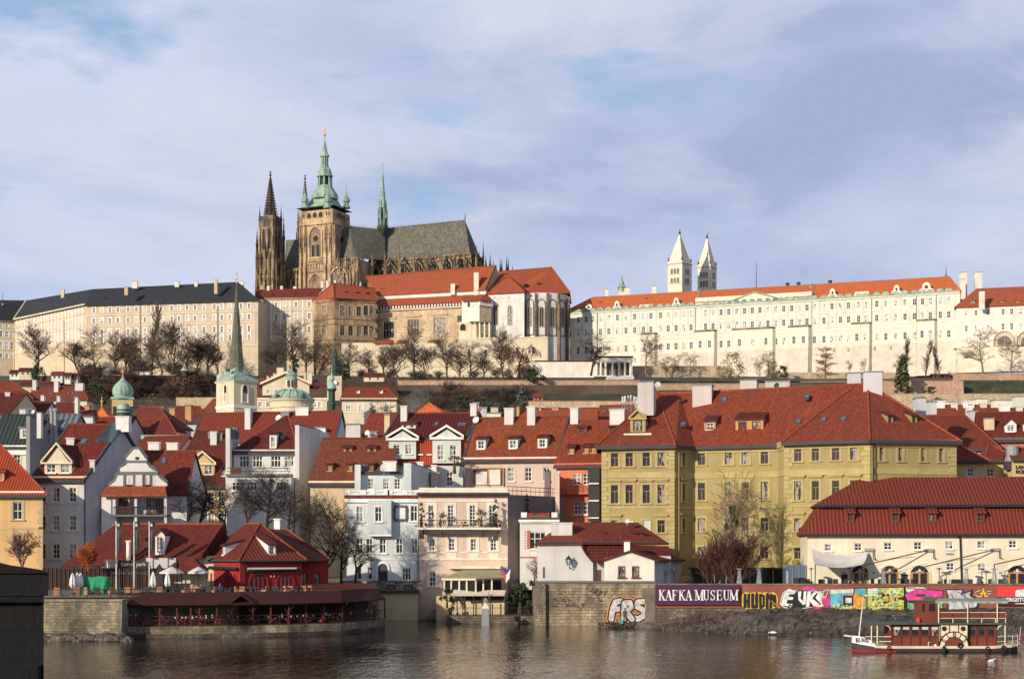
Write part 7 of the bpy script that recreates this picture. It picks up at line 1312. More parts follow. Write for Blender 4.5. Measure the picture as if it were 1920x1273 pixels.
 for i,((xa,da),(xb,db))in enumerate(zip(P5,P5[1:])):
  ff=Face(xa,da,xb,db);ff.wall(m,96,zt,[],'white');w_=ff.L*.6;c=ff.pt(ff.L/2,zat(628,da),-.12);o=arch_win(T,c,ff.e,ff.n,w_,66*.28,'apse','white',True,0,.3,'apse_bay',.45);arch_win(T,ff.pt(ff.L/2,zat(612,da),-.4),ff.e,ff.n,w_*.5,36*.28,'sandtrim','glass',True,1)
  bt.prism([ff.pt(-.55,96,-1.6),ff.pt(.55,96,-1.6),ff.pt(.55,96,.2),ff.pt(-.55,96,.2)],(0,0,zat(572,da)-96),'apse');bt.prism([ff.pt(-.45,zat(572,da),-1.1),ff.pt(.45,zat(572,da),-1.1),ff.pt(.45,zat(572,da),.2),ff.pt(-.45,zat(572,da),.2)],(0,0,zt-zat(572,da)-.3),'apse')
 m.build('apse_wall',T);bt.build('buttress',T)
 # terrace loggia, lower cream wall
 f=Face(863,818,920,816);T=thing('castle_loggia','cream terrace loggia with arched opening below the tower house','loggia',f.pt(0,96));m=MB();m.box(f.at(861,640),f.e*(24*.27),f.n*10,(0,0,36*.27),'cream');m.box(f.at(885,637),f.e*(14*.27),f.n*8,(0,0,33*.27),'cream');m.build('wall',T);arch_win(T,f.at(868,620,-.05),f.e,f.n,11*.27,13*.27,'cream_trim','black',mull=0);m=MB()
 for x in(890,899,908,917):m.box(f.at(x,638,-2),f.e*.7,f.n*.7,(0,0,32*.27),'cream_trim')
 m.build('column',T);m=MB();m.box(f.at(882,606,-2.5),f.e*(38*.27),f.n*8,(0,0,.6),'grey_trim');m.build('roof',T)
 f=Face(716,812,1027,806);T=thing('lower_castle_wall','long cream castle wall with small arched windows above the garden slope','wall',f.pt(0,84),kind='thing');m=MB();zt=f.z(1027,632);m.prism([f.pt(0,84),f.pt(f.L,84),f.pt(f.L,zt),f.pt(f.L*.46,zt-.8),f.pt(f.L*.45,zt-2.4),f.pt(0,zt-3.2)],f.n*12,'cream');m.build('masonry',T)
 m=MB();m.box(f.pt(f.L*.45,zt-12.2,-.3),f.e*f.L*.55,f.n*.4,(0,0,.6),'cream_trim');m.box(f.pt(f.L*.45,zt-.4,-.3),f.e*f.L*.55,f.n*.4,(0,0,.5),'cream_trim');m.build('moulding',T)
 for x,y in((911,668),(970,664),(1000,663),(880,668),(845,668),(815,668),(783,668)):arch_win(T,f.at(x,y,-.05),f.e,f.n,5*.27,13*.27,'farwhite','darkgrey',mull=0)
 for x,y in((911,686),(1015,664)):add_win(T,f.at(x,y),f.ang,1.3,1.8,'slit')
 # hall terraces in front
 T=thing('hall_terrace','cream terrace with a red tiled sill below the big hall windows','terrace',XY(700,826,92));m=MB();m.box(XY(640,828,92),(225*.275,-2,0),(0,10,0),(0,0,zat(643,828)-92),'cream');m.build('wall',T);m=MB()
 for x0,w_ in((700,40),(742,22),(800,28)):m.slab([P(x0,644,826),P(x0+w_,643,826),P(x0+w_-3,637,831),P(x0+3,638,831)],.2,'t_castle')
 m.build('roof',T)
brown_wing()
def right_palace():
 W1=[1068,1084.4,1099,1111,1126,1141.6,1157.6,1174,1190,1206.5,1220.4,1238.5,1253,1267.7,1281.8,1296];W2=[1323,1337,1352,1366.5,1381.5,1396,1410.6,1425,1440,1454.7,1469.6,1484.5,1499.7,1513];W3=[1527,1545,1560,1576,1591,1610,1624,1644,1661,1679.5,1697,1714.5,1730,1744.5,1763,1779]
 d=lambda x:Face(1058,864,1800,792).d(x);zt=Face(1058,864,1800,792).z(1058,586);base=96
 Fm=Face(1058,864,1800,792);zr3=(Fm.z(1545,641),Fm.z(1545,569))
 def sect(nm,lb,x0,x1,xs,extra):
  rows=[]
  y=lambda px,yy:YH-(YH-yy)*d(1545)/d(px)
  p0=xs[0]
  rows=[(xs,y(p0,569),y(p0,581),6.6,'far'),(xs,y(p0,595),y(p0,607.5),6.6,'farh'),(xs,y(p0,629.5),y(p0,643),6.6,'far')]
  if extra:rows.append((xs[:9],y(p0,655),y(p0,666),6,'far'))
  T=thing(nm,lb,'palace',Fm.pt(Fm.u(x0),base));f=Face(x0,d(x0),x1,d(x1));m=MB();w=f.rows(rows);zb=Fm.z(1545,650);f.wall(m,zb if not extra else base,zt,w,'lobk')
  for u in(0,f.L):m.poly([f.pt(u,base),f.pt(u,base,20),f.pt(u,zt,20),f.pt(u,zt)],'lobk')
  m.build('wall',T);f.put(T,w);tr=MB()
  f.band(tr,zt-.4,zt+.2,1.0,'copper_roof');f.band(tr,zt-1.2,zt-.41,.6,'lobk')
  for yy,h in((587,.4),(612,.7),(620,.4)):z=Fm.z(1545,yy);f.band(tr,z-h,z,.22,'farwhite')
  for a,b in zip([x0]+xs,xs+[x1]):c=(a+b)/2;tr.box(f.pt(f.u(c)-.45,Fm.z(1545,612),-.12),f.e*.9,f.n*.2,(0,0,zt-1.2-Fm.z(1545,612)),'mint')
  for i,c in enumerate(xs):
   if i%1==0:tr.prism([f.pt(f.u(c)-1.9,zt+.2,-.8),f.pt(f.u(c)+1.9,zt+.2,-.8),f.pt(f.u(c)+1.2,zt+1.3,-.8),f.pt(f.u(c),zt+1.7,-.8),f.pt(f.u(c)-1.2,zt+1.3,-.8)],f.n*.8,'copper_roof')
  tr.build('moulding',T)
  if not extra:
   m=MB();m.prism([f.pt(0,base,-2.2),f.pt(0,zb,-.05),f.pt(0,zb,3),f.pt(0,base,3)],f.e*f.L,'battered');m.build('battered_base',T)
  else:m=MB();m.prism([f.pt(f.L*.72,base,-2.2),f.pt(f.L*.72,Fm.z(1545,650),-.05),f.pt(f.L*.72,zb,3),f.pt(f.L*.72,base,3)],f.e*f.L*.28,'battered');m.build('battered_base',T)
  return T,f
 A,fa=sect('pale_palace','wing of the pale green palace with scroll gabled dormers and four window rows',1058,1304,W1,True);B,fb=sect('pale_palace','middle wing of the pale green palace with a flat triangular pediment',1304,1522,W2,False);C,fc=sect('pale_palace','long end wing of the pale green palace with round attic gable and window bays',1522,1800,W3,False)
 v=13;zr=Fm.z(1774,514)+1.0;E=lambda x,q=0:Fm.pt(Fm.u(x),zt+.3+q,-.6);Rg=lambda x:Fm.pt(Fm.u(x),zr,v)
 ra=rpoly(A,[[E(1056),E(1304),Rg(1304),Rg(1098)],[Fm.pt(Fm.u(1056),zt,26),E(1056),Rg(1098)]],'t_bright');zB=3.6
 m=MB();m.box(Fm.pt(Fm.u(1304),zt+.2,-.2),Fm.e*(Fm.u(1522)-Fm.u(1304)),Fm.n*2,(0,0,zB),'lobk');m.build('attic_wall',B);rb=rpoly(B,[[E(1304,1.2),E(1522,1.2),Rg(1522),Rg(1304)]],'t_bright');rc=rpoly(C,[[E(1522),E(1802),Rg(1776),Rg(1522)],[E(1802),Fm.pt(Fm.u(1802),zt,26),Rg(1776)]],'t_bright')
 for T_,x in((B,1514),(A,1302)):m=MB();m.tube([E(x)+Z*.5+Fm.n*2,Rg(x)+Z*.4],.5,5,'copper_roof');m.build('roof_seam',T_)
 m=MB();u0,u1,uc=fb.u(1366),fb.u(1468),fb.u(1415);m.prism([fb.pt(u0,zt+.2,-.8),fb.pt(u1,zt+.2,-.8),fb.pt(uc,zt+4.6,-.8)],fb.n*.8,'lobk');
 for ua in(u0-.6,u1+.6):q=fb.pt(ua,zt+.2,-1.3);m.prism([q,q+Z*.6,q+Z*.6+fb.n*.9,q+fb.n*.9],fb.pt(uc,zt+4.8,-1.3)-q,'copper_roof')
 m.build('pediment',B)
 def scroll(T,f,x,w,h,rnd=False):
  u=f.u(x);k=d(x)/F;w*=k;h*=k;o=[(-w/2,0),(w/2,0),(w*.42,h*.25),(w*.26,h*.4),(w*.24,h*.75),(w*.12,h*.95),(0,h),(-w*.12,h*.95),(-w*.24,h*.75),(-w*.26,h*.4),(-w*.42,h*.25)];m=MB();m.prism([f.pt(u+a,zt+.4+b,-.3)for a,b in o],f.n*3.2,'farwhite');D=m.build('gable_dormer',T);m=MB();m.poly([f.pt(u+w*.11*math.cos(i*.5),zt+.4+h*.5+h*.2*math.sin(i*.5),-.34)for i in range(13)],'brown_wood');m.build('oculus',D);m=MB();m.slab([f.pt(u-w*.25,zt+h*.8,0),f.pt(u+w*.25,zt+h*.8,0),f.pt(u+w*.25,zt+h*.85,6),f.pt(u-w*.25,zt+h*.85,6)],.3,'copper_roof');m.build('roof',D)
 for T_,f_,x,w,h in((A,fa,1104,24,12),(A,fa,1157,18,15),(A,fa,1268,18,15),(C,fc,1561,19,16),(C,fc,1681,20,16),(C,fc,1737,30,18)):scroll(T_,f_,x,w,h)
 for T_,f_,x,w,h in((A,fa,1212,30,5),(C,fc,1616,30,7)):u=f_.u(x);k=d(x)/F;m=MB();m.prism([f_.pt(u-w*k/2,zt+.4,-.3),f_.pt(u+w*k/2,zt+.4,-.3),f_.pt(u+w*k*.4,zt+.4+h*k,-.3),f_.pt(u-w*k*.4,zt+.4+h*k,-.3)],f_.n*2,'farwhite');m.build('attic_parapet',T_)
 hk=[(1126,568),(1212,561),(1380,548),(1420,543)]
 hooks(A,slopeG(A,fa,zt,(zr-zt)/13),hk[:2],1.0)
 # window bays
 for T_,f_,x0,x1,n in((A,fa,1205,1229,2),(B,fb,1306,1341,2),(B,fb,1376,1450,3),(B,fb,1481,1517,2),(C,fc,1600,1631,2),(C,fc,1722,1753,2)):
  k=d(x0)/F;yt=YH-(YH-612)*d(1545)/d(x0);yb_=YH-(YH-652)*d(1545)/d(x0);o=2.2;m=MB();u0,u1=f_.u(x0),f_.u(x1);z0,z1=Fm.z(1545,652),Fm.z(1545,612);ring=[(u0-1.2,0),(u0,-o),(u1,-o),(u1+1.2,0)]
  fr=Face.__new__(Face);fr.A=f_.pt(u0,0,-o);fr.e,fr.n,fr.L,fr.ang=f_.e,f_.n,u1-u0,f_.ang;ws=[(fr.L*(i+.5)/n,Fm.z(1545,643),1.75,3.8,'far')for i in range(n)];wall_holes(m,fr.A,fr.e,fr.n,fr.L,z0,z1,[(a-w/2,a+w/2,z,z+h)for a,z,w,h,s in ws],'lobk')
  m.quads([f_.pt(a,z0,b)for a,b in ring[:2]],[f_.pt(a,z1,b)for a,b in ring[:2]],'lobk',False);m.quads([f_.pt(a,z0,b)for a,b in ring[2:]],[f_.pt(a,z1,b)for a,b in ring[2:]],'lobk',False);m.build('bay',T_)
  for a,z,w,h,s in ws:add_win(T_,fr.pt(a,z),fr.ang,w,h,s)
  m=MB();m.prism([f_.pt(a,z1+.02,b*1.15)for a,b in ring],(0,0,.9),'quay2');m.build('bay_parapet',T_);m=MB();lo=[f_.pt(a*1.0,base,b-2.4)for a,b in ring];m.quads(lo,[f_.pt(a,z0,b)for a,b in ring],'battered',False);m.build('bay_base',T_)
 m=MB()
 for x in(1120,1304,1522,1634,1718,1755):m.tube([Fm.pt(Fm.u(x),zt-.5,-.5),Fm.pt(Fm.u(x),Fm.z(1545,650),-.5),Fm.pt(Fm.u(x),base,-2.6)],.15,5,'mint_trim')
 m.build('downpipe',B)
 for x in(1562,1589,1638,1668,1694):m=MB();q=Fm.pt(Fm.u(x),Fm.z(1545,661),-.9);m.box(q,Fm.e*.9,Fm.n*.3,(0,0,1.9),'sandtrim');m.build('base_window',C)
 for x,yt,w in((1121,543,6),(1160,540,10),(1211,537,8)):chimney(A,Rg(x)+Fm.n*3-Z*3,zat(yt,Rg(x).y+3),w*.29,2,'farwhite')
 for x,yt in((1467,524),(1488,523),(1548,520)):m=MB();c=Rg(x)+Fm.n;m.lathe((c.x,c.y,zr-1),[(.9,0),(.9,1.8),(1.2,1.9),(1.0,2.6),(0,2.8)],10,'darkgrey');m.build('roof_vent',B)
 for x,yt,dd,lb in((1166,517,920,'thin green finial spire behind the pale palace roof'),):T=thing('small_spire',lb,'spire',P(x,548,dd));m=MB();m.lathe(P(x,548,dd),[(2.4,0),(2.2,2.2),(2.7,2.6),(1.6,4),(1.2,5.5),(.5,7),(.1,10)],8,'copper');m.build('cap',T);m=MB();m.cbox(P(x,560,dd),4,4,4,'farwhite');m.build('base',T)
 # low link at the left end
 T,f,zt2=pal('pale_link','low cream link wing with four windows beside the chapel apse',1027,852,1059,850,606,0,96,[([1035.5,1052],621,632,5.5,'far'),([1035.5,1052],651,663,5.5,'far')],'cream','white_trim',bands=[(605,1,.5,'farwhite'),(640,.5,.3,'farwhite')]);m=MB();m.poly([f.pt(0,zt2),f.pt(f.L,zt2),f.pt(f.L,zt2,16),f.pt(0,zt2,16)],'lead');m.build('roof',T)
 # far right palace with arcade
 T,f,zt3=pal('arcade_palace','white palace with red brown roof and arched terrace arcade at the picture edge',1793,787,1990,774,576,0,96,[([1811.7,1830,1853],582,592,5.5,'far'),([1881,1897,1914,1932],579,590,6,'far'),([1812,1830,1853],610,622,5,'far'),([1881,1897,1914,1932],606,619,5.5,'far')],'farwhite','cream_trim',bands=[(575,.8,.5,'t_brown')])
 r=zat(541,795);ro=rpoly(T,[[f.pt(-1,zt3,-.8),f.pt(f.L,zt3,-.8),XY(1990,785,zat(534,785)),XY(1831,797,zat(541,797))],[f.pt(-1,zt3,20),f.pt(-1,zt3,-.8),XY(1831,797,zat(541,797))]],'t_castle');dG=slopeG(T,f,zt3,(r-zt3)/9)
 for x in(1824,1879,1909):dormer(dG,x,569,9,5,'shed',0,2,'darkgrey','green_metal','white',12)
 for x,yt,w_,v_,h_ in((1806,511,12,799,14),(1834,511,12,803,12),(1805,524,8,793,10),(1841,546,8,780,9)):chimney(T,XY(x,v_,zat(yt,v_)-h_),zat(yt,v_),w_*.28,2.2,'farwhite',cap='darkgrey')
 m=MB();m.box(f.at(1862,640,-5),f.e*40,f.n*5,(0,0,.8),'farwhite');m.box(f.at(1862,631,-5),f.e*40,f.n*.5,(0,0,2.2),'farwhite');m.build('terrace',T);zz=f.z(1862,700)
 m=MB();m.prism([f.at(1788,702,-7),f.pt(f.L,f.z(1793,702),-7),f.pt(f.L,f.z(1793,652),-5),f.at(1793,652,-5)],f.n*4.5,'barn');m.build('terrace_base',T)
 for x in(1882,1925):arch_win(T,f.at(x,650,-5.1),f.e,f.n,36*.26,26*.26,'sandtrim','palace',mull=0,name='arcade_arch',t=.6);arch_win(T,f.at(x+1,650,-5.3),f.e,f.n,24*.26,18*.26,'farwhite','mauve',mull=1,name='arcade_window',t=.2)
 m=MB();m.box(f.at(1862,652,-5.02),f.e*40,f.n*.5,(0,0,28*.26),'farwhite');m.build('arcade_wall',T)
 T=thing('garden_flag_pole','tall white pole on the garden wall in front of the yellow terrace base','pole',P(1791,716,738));m=MB();m.tube([P(1791,716,738),P(1791,655,738)],.35,6,'white_paint');m.build('shaft',T);m=MB();m.lathe(P(1791,655,738),[(.5,-.5),(.7,0),(.4,.6),(0,.8)],8,'lead');m.build('lamp_head',T)
right_palace()
def george():
 for xl,xf,xr,d,yt,yb_,ya,lb,sh in((1252,1279,1297,960,492,560,436,'broader white romanesque tower with a pale stone spire above the palace roof',0),(1308,1332,1343.5,985,499,560,444,'narrower white romanesque tower with a pale stone spire, half in shade',1)):
  k=d/F;s1,s2=(xf-xl)*k,(xr-xf)*k;c0=XY(xf,d);a=XY(xl,d+s2*.95);b=XY(xr,d+s1*.95);bk=a+b-c0;ring=[a,c0,b,bk];cen=(a+b)/2;T=thing('romanesque_tower',lb,'church tower',P(xf,yb_,d));m=MB();zb,zt=zat(yb_,d),zat(yt,d);m.quads([p+Z*zb for p in ring],[p+Z*zt for p in ring],'towerstone');m.build('shaft',T)
  m=MB();ex=lambda p,q:cen+(p-cen)*q;m.quads([ex(p,1.05)+Z*(zt-.6)for p in ring],[ex(p,1.05)+Z*zt for p in ring],'sandtrim');m.poly([ex(p,1.05)+Z*zt for p in ring],'sandtrim');m.build('cornice',T)
  m=MB();z1=zat(yt-12,d);m.quads([ex(p,1.05)+Z*zt for p in ring],[ex(p,.78)+Z*z1 for p in ring],'towerstone');m.quads([ex(p,.78)+Z*z1 for p in ring],[ex(p,.06)+Z*zat(ya,d)for p in ring],'towerstone');m.build('spire',T);m=MB();q=cen+Z*zat(ya,d);m.tube([q,q+Z*3],[.6,.15],6,'darkgrey');m.lathe(q+Z*1.2,[(0,-.7),(.9,0),(0,.7)],8,'darkgrey');m.lathe(q+Z*2.9,[(0,-.5),(.5,0),(0,.9)],8,'gold');m.build('finial',T)
  for p in ring:m=MB();q=ex(p,.93)+Z*(zt+1.6);m.tube([q,q+Z*.9,q+Z*2.6],[.5,.5,.03],6,'brown_wood');m.build('corner_pinnacle',T)
  for f,n_ in((Face(xl,a.y,xf,d),3),(Face(xf,d,xr,b.y),2)):
   for y in(503-492+yt+9,520-492+yt+9):
    w=f.L*.16
    for i in range(n_):u=f.L*.5+(i-(n_-1)/2)*w*1.35;arch_win(T,f.pt(u,zat(y,d),-.05),f.e,f.n,w,10*k,'towerstone','mauve',mull=0,t=.15,ft=.14)
    m=MB();m.box(f.pt(f.L*.12,zat(y,d)-.5,-.2),f.e*f.L*.76,f.n*.3,(0,0,.35),'sandtrim');m.build('belt',T)
george()
def cathedral():
 T=thing('gothic_cathedral','dark gothic cathedral with a green copper baroque tower, twin spires and slate choir roof','cathedral',XY(690,930,106));k=.31;d=930
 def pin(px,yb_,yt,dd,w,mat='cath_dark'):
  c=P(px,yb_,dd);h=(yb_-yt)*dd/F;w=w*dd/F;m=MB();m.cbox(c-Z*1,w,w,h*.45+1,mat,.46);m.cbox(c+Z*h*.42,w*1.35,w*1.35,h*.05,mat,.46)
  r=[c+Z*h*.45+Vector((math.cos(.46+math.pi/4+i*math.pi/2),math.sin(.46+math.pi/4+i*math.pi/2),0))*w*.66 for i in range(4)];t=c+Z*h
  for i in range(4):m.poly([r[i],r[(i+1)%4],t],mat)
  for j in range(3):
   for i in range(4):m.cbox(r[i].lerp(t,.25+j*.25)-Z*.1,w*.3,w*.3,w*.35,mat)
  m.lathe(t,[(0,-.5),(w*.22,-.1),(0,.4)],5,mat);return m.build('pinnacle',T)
 def ring(xl,xf,xr,dd,s=1.0):
  kk=dd/F;c0=XY(xf,dd);a=XY(xl,dd+(xr-xf)*kk*.98);b=XY(xr,dd+(xf-xl)*kk*.98);r=[a,c0,b,a+b-c0];c=(a+b)/2;return[c+(p-c)*s for p in r],c
 def shaft(r,y1,y0,dd,mat,nm,ytop_cap=True):
  m=MB();z0,z1=zat(y1,dd),zat(y0,dd);m.quads([p+Z*z0 for p in r],[p+Z*z1 for p in r],mat);m.poly([p+Z*z1 for p in r],mat);return m.build(nm,T)
 def fc(p,q):f=Face.__new__(Face);f.A=Vector((p.x,p.y,0));v=q-p;v.z=0;f.L=v.length;f.e=v/f.L;f.n=Vector((-f.e.y,f.e.x,0));f.ang=math.atan2(f.e.y,f.e.x);return f
 def ribs(f,y1,y0,dd,us,out,w,mat,tops=8):
  m=MB()
  for u in us:
   z0,z1=zat(y1,dd),zat(y0,dd);h=z1-z0
   for q,(o,a,b)in enumerate(((out*1.5,0,.45),(out*1.1,.45,.75),(out*.7,.75,1))):m.box(f.pt(f.L*u-w/2,z0+h*a,-o),f.e*w,f.n*(o+.1),(0,0,h*(b-a)),mat);m.prism([f.pt(f.L*u-w/2,z0+h*b,-o),f.pt(f.L*u+w/2,z0+h*b,-o),f.pt(f.L*u,z0+h*b+w*1.6,-o)],f.n*o*.6,mat)
  return m.build('buttress',T)
 def tracery(f,y1,y0,dd,n,mat,out=.25,u0=.08,u1=.92):
  m=MB();z0,z1=zat(y1,dd),zat(y0,dd);w=f.L*(u1-u0)/n
  for i in range(n):
   u=f.L*u0+w*i;m.box(f.pt(u,z0,-out),f.e*w*.22,f.n*out,(0,0,z1-z0),mat);a=[f.pt(u+w*.1,z0+(z1-z0)*.7,-out),f.pt(u+w*.5,z1-.1,-out),f.pt(u+w*1.0,z0+(z1-z0)*.7,-out)];m.tube(a,w*.1,4,mat)
  m.box(f.pt(f.L*u0,z1-.25,-out-.1),f.e*f.L*(u1-u0),f.n*out,(0,0,.5),mat);m.box(f.pt(f.L*u0,z0-.2,-out-.1),f.e*f.L*(u1-u0),f.n*out,(0,0,.4),mat);return m.build('tracery',T)
 # west towers
 for(xl,xf,xr,dd,ysp,ytp,yb_)in((482,514,532,925,398,317,570),(556,574,588,955,402,326,560)):
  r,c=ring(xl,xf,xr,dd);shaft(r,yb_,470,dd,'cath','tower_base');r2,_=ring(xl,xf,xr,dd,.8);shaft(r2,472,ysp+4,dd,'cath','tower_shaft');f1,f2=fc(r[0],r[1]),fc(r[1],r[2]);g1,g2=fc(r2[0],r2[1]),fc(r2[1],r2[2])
  for f in(f1,f2):ribs(f,yb_,474,dd,(.03,.5,.97)if f is f1 else(.1,.97),1.0,1.3,'cath');tracery(f,530,516,dd,5,'cath_light',.3)
  for g in(g1,g2):
   ribs(g,474,410,dd,(.03,.97),.7,1.0,'cath')
   for q,y in((.3,465),(.7,465)):arch_win(T,g.pt(g.L*q,zat(y,dd),-.05),g.e,g.n,g.L*.2,38*k,'cath','black',True,0)
   arch_win(T,g.pt(g.L*.5,zat(422,dd),-.1),g.e,g.n,g.L*.36,20*k,'cath','darkgrey',True,1)
  m=MB();w=(xf-xl)*dd/F*.5*.8;z0,z1=zat(ysp+4,dd),zat(ytp+8,dd);o8=lambda q,z:[c+Vector((math.cos(.46+math.pi/8+i*math.pi/4)*q,math.sin(.46+math.pi/8+i*math.pi/4)*q,z))for i in range(8)]
  m.quads(o8(w*.92,z0),o8(.3,z1),'cath_dark');m.lathe(c,[(.3,z1),(.9,z1+.6),(.3,z1+1.2),(.25,z1+2),(.8,z1+2.4),(0,z1+3)],6,'cath_dark')
  for i in range(8):
   for j in range(1,15):q=o8(w*.92,z0)[i].lerp(o8(.3,z1)[i],j/15);m.cbox(q-Z*.3+(q-Vector((c.x,c.y,q.z)))*.12,.75*(1-j/22),.75*(1-j/22),.7,'cath_dark')
  m.build('spire',T)
  for q in(r2[0],r2[1],r2[2]):px=CX+q.x/q.y*F;pin(px,ysp+34,ysp-10,q.y,3.2)
  for q in(r[0],r[1],r[2]):px=CX+q.x/q.y*F;pin(px,482,430 if q is not r[2]else 402,q.y,3.6)
  for f,us in((f1,(.02,.25,.75)),(f2,(.5,))):
   for u in us:
    for yb2,yt2 in((530,492),(500,462)):p=f.pt(f.L*u,0,-1.2);pin(CX+p.x/p.y*F,yb2,yt2,p.y,2.6,'cath')
  for f in(f1,f2):px=CX+f.pt(f.L*.5,0).x/f.pt(f.L*.5,0).y*F;pin(px,480,446,f.pt(f.L*.5,0).y-1,3)
 # nave roof between the towers
 m=MB();m.slab([XY(533,945,zat(505,945)),XY(562,938,zat(503,938)),XY(565,950,zat(449,950)),XY(536,958,zat(450,958))],.3,'churchslate');m.build('nave_roof',T);m=MB();m.box(XY(530,940,106),(11,-4,0),(0,8,0),(0,0,zat(502,940)-106),'cath');m.build('nave_wall',T);f=fc(XY(531,938),XY(563,934));tracery(f,520,505,936,6,'cath_light');ribs(f,560,515,936,(.2,.5,.8),1,1,'cath');[pin(x,520,495,935,2.4)for x in(536,545,554)]
 # great tower
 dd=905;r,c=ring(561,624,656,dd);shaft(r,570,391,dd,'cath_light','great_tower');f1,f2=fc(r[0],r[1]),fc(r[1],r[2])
 for f in(f1,f2):
  ribs(f,570,424,dd,(.06,.2,.8,.94),1.1,1.4,'cath_light');m=MB()
  for y,h in((418,.5),(486,.7),(507,.6)):f.band(m,zat(y,dd)-h,zat(y,dd),.5,'cath')
  m.build('belt',T)
  for i in range(3):q=.3+i*.17;arch_win(T,f.pt(f.L*q,zat(405,dd),-.05),f.e,f.n,f.L*.11,9.5*k,'cath_light','black',mull=0)
  for q in(.1,.8,.88):m=MB();m.box(f.pt(f.L*q,zat(403,dd),-.1),f.e*.6,f.n*.2,(0,0,2),'black');m.build('slit',T)
  arch_win(T,f.pt(f.L*.5,zat(480,dd),-.1),f.e,f.n,f.L*.34,56*k,'cath_light','mauve',True,0,.7,'gothic_window',.8);arch_win(T,f.pt(f.L*.5-f.L*.07,zat(479,dd),-.3),f.e,f.n,f.L*.09,23*k,'cath_light','black',True,0,.2);arch_win(T,f.pt(f.L*.5+f.L*.07,zat(479,dd),-.3),f.e,f.n,f.L*.09,23*k,'cath_light','black',True,0,.2)
  m=MB();cc=f.pt(f.L*.5,zat(445,dd),-.35)
  for rr,mt in((2.5,'gold'),(2.2,'black')):m.poly([cc+f.e*rr*math.cos(i*.35)+Z*rr*math.sin(i*.35)-f.n*.05*(mt=='black')for i in range(18)],mt)
  for i in range(12):q=cc-f.n*.1;m.box(q+f.e*1.8*math.cos(i*math.pi/6)+Z*1.8*math.sin(i*math.pi/6),f.e*.3,f.n*.04,(0,0,.3),'gold')
  m.build('clock',T);tracery(f,505,490,dd,6,'cath_light',.4,.25,.75);arch_win(T,f.pt(f.L*.5,zat(548,dd),-.1),f.e,f.n,f.L*.4,36*k,'cath_light','cath',True,2,.5,'gothic_arch',.7)
 for f in(f1,f2):
  for q in(.06,.2,.8,.94):p=f.pt(f.L*q,0,-1);pin(CX+p.x/p.y*F,470,418,p.y,2.6,'cath')
 prof=[(390,52),(388.5,46),(385,37),(380,31),(374,27),(370,25)];m=MB();prev=None;rk=(r[1]-c).length;unit=[(p-c)/rk for p in r]
 half=46.5
 for y,hw in prof:
  q=[c+u*rk*hw/46.5+Z*zat(y,912)for u in unit]
  if prev:m.quads(prev,q,'copper')
  else:m.poly(q,'copper_dk')
  prev=q
 L=lambda ps,n,mt:m.lathe(c,[(h*.304*1.03,zat(y,912))for y,h in ps],n,mt,.46+math.pi/8)
 L([(370,24),(369,25),(366,25),(361,24),(355,20.5),(350,16.5),(348,16.5),(346,14.5),(344,14)],8,'copper');L([(344,10),(327,9)],8,'copper_dk');L([(327,15),(324.5,15),(321,13),(314,11.5),(311,10),(309,6)],8,'copper');L([(309,8),(307,8),(306,4),(290,4),(289,8.5),(286.5,8.5),(283,6),(276,4.3),(262,2.2),(256,1.0),(250,.6)],8,'copper')
 m.build('copper_helm',T);m=MB()
 for i in range(8):
  a=.46+math.pi/8+i*math.pi/4;v=Vector((math.cos(a),math.sin(a),0));m.tube([c+v*13*.304+Z*zat(344,912),c+v*12.4*.304+Z*zat(327,912)],.5,6,'copper');m.tube([c+v*6*.304+Z*zat(306,912),c+v*6*.304+Z*zat(289,912)],.3,5,'copper')
 m.build('lantern_column',T);m=MB();q=c+Z*zat(251,912);m.tube([q,q+Z*4.5],[.3,.12],6,'gold');m.lathe(q+Z*1,[(0,-.9),(.9,0),(0,.9)],10,'gold');m.box(q+Vector((-.3,-.1,1.9)),(.9,0,0),(0,.3,0),(.3,0,2.8),'gold');m.build('gilded_lion',T)
 for px,dd_ in((571.7,912),(614,907),(649,918)):
  m=MB();q=XY(px,dd_);m.lathe(q,[(h*.304,zat(y,dd_))for y,h in((391,8),(387,7),(386,5),(381,4.8),(379,7),(376,7.6),(373,6.5),(369,3.5),(364,1.6),(358,.8),(350,.4),(345,.3))],10,'copper');m.lathe(q+Z*zat(351,dd_),[(0,-.5),(.5,0),(0,.5)],8,'gold');m.build('turret',T)
 # transept
 m=MB();A,B=P(655,424,915),P(722,431,927);m.slab([P(664,484,906),P(722,487,919),B,A],.3,'churchslate');m.slab([P(628,483,913),P(664,484,906),A],.3,'churchslate');m.slab([P(640,484,930),P(628,483,913),A],.3,'churchslate');m.build('transept_roof',T)
 f=fc(XY(600,908),XY(672,898));m=MB();m.prism([f.pt(0,106),f.pt(f.L,106),f.pt(f.L,zat(486,900)),f.pt(0,zat(492,900))],f.n*16,'cath_light');m.build('transept_wall',T);ribs(f,570,494,902,(.3,.62,.8,.9,.98),.9,1.1,'cath');tracery(f,497,486,902,9,'cath',.5,.28,1);tracery(f,512,499,902,12,'cath_light',.3,.3,.95);arch_win(T,f.pt(f.L*.5,zat(545,902),-.1),f.e,f.n,f.L*.42,42*k,'cath_light','mauve',True,3,.8,'rose_window',1.0)
 m=MB();rng=random.Random(12)
 for i in range(60):u,z=rng.uniform(.3,.98)*f.L,zat(rng.uniform(492,540),902);m.tube([f.pt(u,z,-.4),f.pt(u+rng.uniform(-2,2),z+rng.uniform(1,3),-.4)],.22,4,rng.choice(['cath','cath_light','cath_dark']))
 m.build('tracery',T);[pin(x,500,yt,899,2.6,'cath')for x,yt in((628,466),(634,470),(664,462),(668,470),(650,476))]
